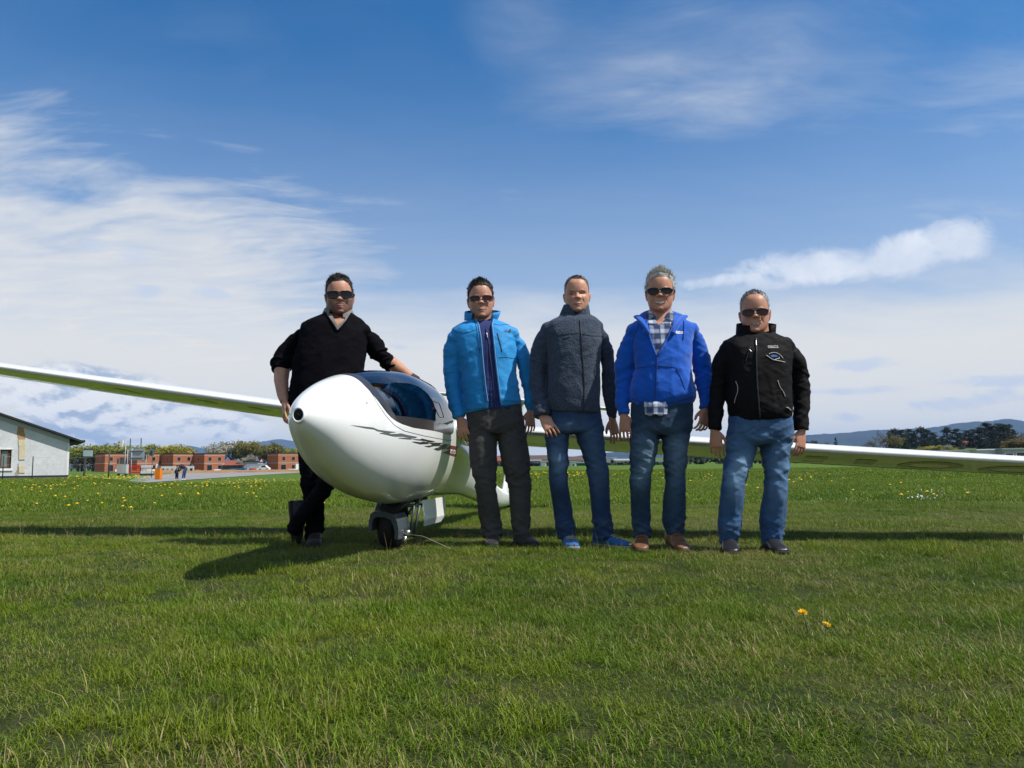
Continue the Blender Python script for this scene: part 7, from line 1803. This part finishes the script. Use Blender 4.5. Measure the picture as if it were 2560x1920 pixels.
# ------------------------------------------------------------------ dandelions
def build_flowers():
    rg = np.random.default_rng(8); ym = principled('dandelion_yellow', (.72, .42, .008), .7, .2); gm = principled('dandelion_stalk', (.10, .16, .03), .6)
    def head_mesh(n, r):
        vs, fs = [], []; b = 0
        for k in range(n):
            a = rg.random() * 6.283; e = .15 + .9 * (k / n); l = r * (.7 + .5 * rg.random()); d = np.array([math.cos(a) * math.cos(e), math.sin(a) * math.cos(e), math.sin(e) * .7]); s = np.array([-math.sin(a), math.cos(a), 0]) * r * .11
            vs += [d * l * .12 - s * .5, d * l * .12 + s * .5, d * l + s, d * l * 1.08, d * l - s]; fs.append((b, b + 1, b + 2, b + 3, b + 4)); b += 5
        return mesh_from('petals', np.array(vs), fs, ym)
    hm = [head_mesh(60, .016), head_mesh(50, .014)]
    where = [(2021, 1578, .07, 'yellow dandelion with a broad open head in the right foreground'), (2062, 1598, .05, 'small yellow dandelion just right of the larger one in the foreground'), (2385, 1393, .06, 'lone yellow dandelion in the grass beyond the black-jacketed person'), (1441, 1376, .045, 'yellow dandelion in front of the left blue trainer'), (1572, 1375, .045, 'yellow dandelion beside the toe of the right blue trainer'), (1434, 1210, .10, 'yellow dandelion seen between the legs of the person in grey fleece'), (2020, 1212, .10, 'yellow dandelion behind the light blue jeans')]
    for k, (px, py, h, lab) in enumerate(where):
        g = ground_pt(px, py + 6); r = empty('dandelion', tuple(g), lab, 'flower', 'dandelions close enough to count')
        bend = rg.normal(size=2) * .01
        v, f = tube_arrays(np.array([[0, 0, -.01], [bend[0] * .4, bend[1] * .4, h * .5], [bend[0], bend[1], h]]) , .0022, 6); s = obj('stalk', mesh_from('stalk', v, f, gm, True)); s.parent = r
        big = 1.25 if py < 1300 else 1.0
        o = obj('petals', hm[k % 2]); o.parent = r; o.location = (bend[0], bend[1], h); o.rotation_euler = (.35, .15 * (k % 3 - 1), k); o.scale = (big,) * 3
    # the far ones stay one mass of blossoms
    vs, fs = [], []; b = 0; wv, wf = [], []
    def dot(x, y, z, r):
        nonlocal b
        a = np.linspace(0, 6.283, 7)[:-1]; ring = [(x + r * math.cos(q), y + r * math.sin(q), z + .004 * math.sin(3 * q)) for q in a]
        vs.extend(ring + [(x, y, z + r * .55)]); fs.extend([(b + i, b + (i + 1) % 6, b + 6) for i in range(6)]); b += 7
    patches = [(330, 1190, 60, 8, 150), (250, 1194, 90, 7, 130), (420, 1215, 180, 14, 60), (560, 1212, 120, 8, 40), (640, 1204, 80, 6, 60), (120, 1215, 120, 16, 40), (900, 1205, 200, 18, 40), (1340, 1185, 80, 8, 60), (1450, 1185, 60, 10, 50), (1640, 1190, 200, 12, 40), (2100, 1225, 320, 25, 16), (2300, 1250, 250, 30, 9), (1990, 1200, 120, 12, 16), (250, 1260, 250, 25, 25), (700, 1230, 300, 25, 30)]
    for cx, cy, sx, sy, n in patches:
        for _ in range(int(n * .62)):
            px, py = cx + rg.normal() * sx * .6, cy + rg.normal() * sy * .6
            g = ground_pt(px, max(py, 1184)); 
            if g[1] > 120 or g[1] < 6.5: continue
            dot(g[0], g[1], g[2] + .05 + .04 * rg.random(), .011 + .010 * rg.random() + .0008 * g[1])
    tag(obj('dandelion_carpet', mesh_from('dandelion_carpet', np.array(vs), fs, ym)), 'yellow dandelions sprinkled over the distant meadow', 'flowers', kind='stuff')
    # a little patch of small white flowers
    rg2 = np.random.default_rng(3); vs2, fs2 = [], []; n = 0
    for q_ in range(34):
        g = ground_pt(2316 + rg2.normal() * 20, (1241 if q_ % 3 == 0 else 1259) + rg2.normal() * 3); a = np.linspace(0, 6.283, 6)[:-1]; r = .009
        r = .009; vs2 += [(g[0] + r * math.cos(q), g[1] + r * math.sin(q), g[2] + .07 + .03 * rg2.random()) for q in a]; fs2.append(tuple(range(n, n + 5))); n += 5
    tag(obj('white_blossoms', mesh_from('white_blossoms', np.array(vs2), fs2, principled('white_petal', (.75, .75, .70), .8))), 'patch of tiny white flowers in the meadow on the right', 'flowers', kind='stuff')
build_flowers()
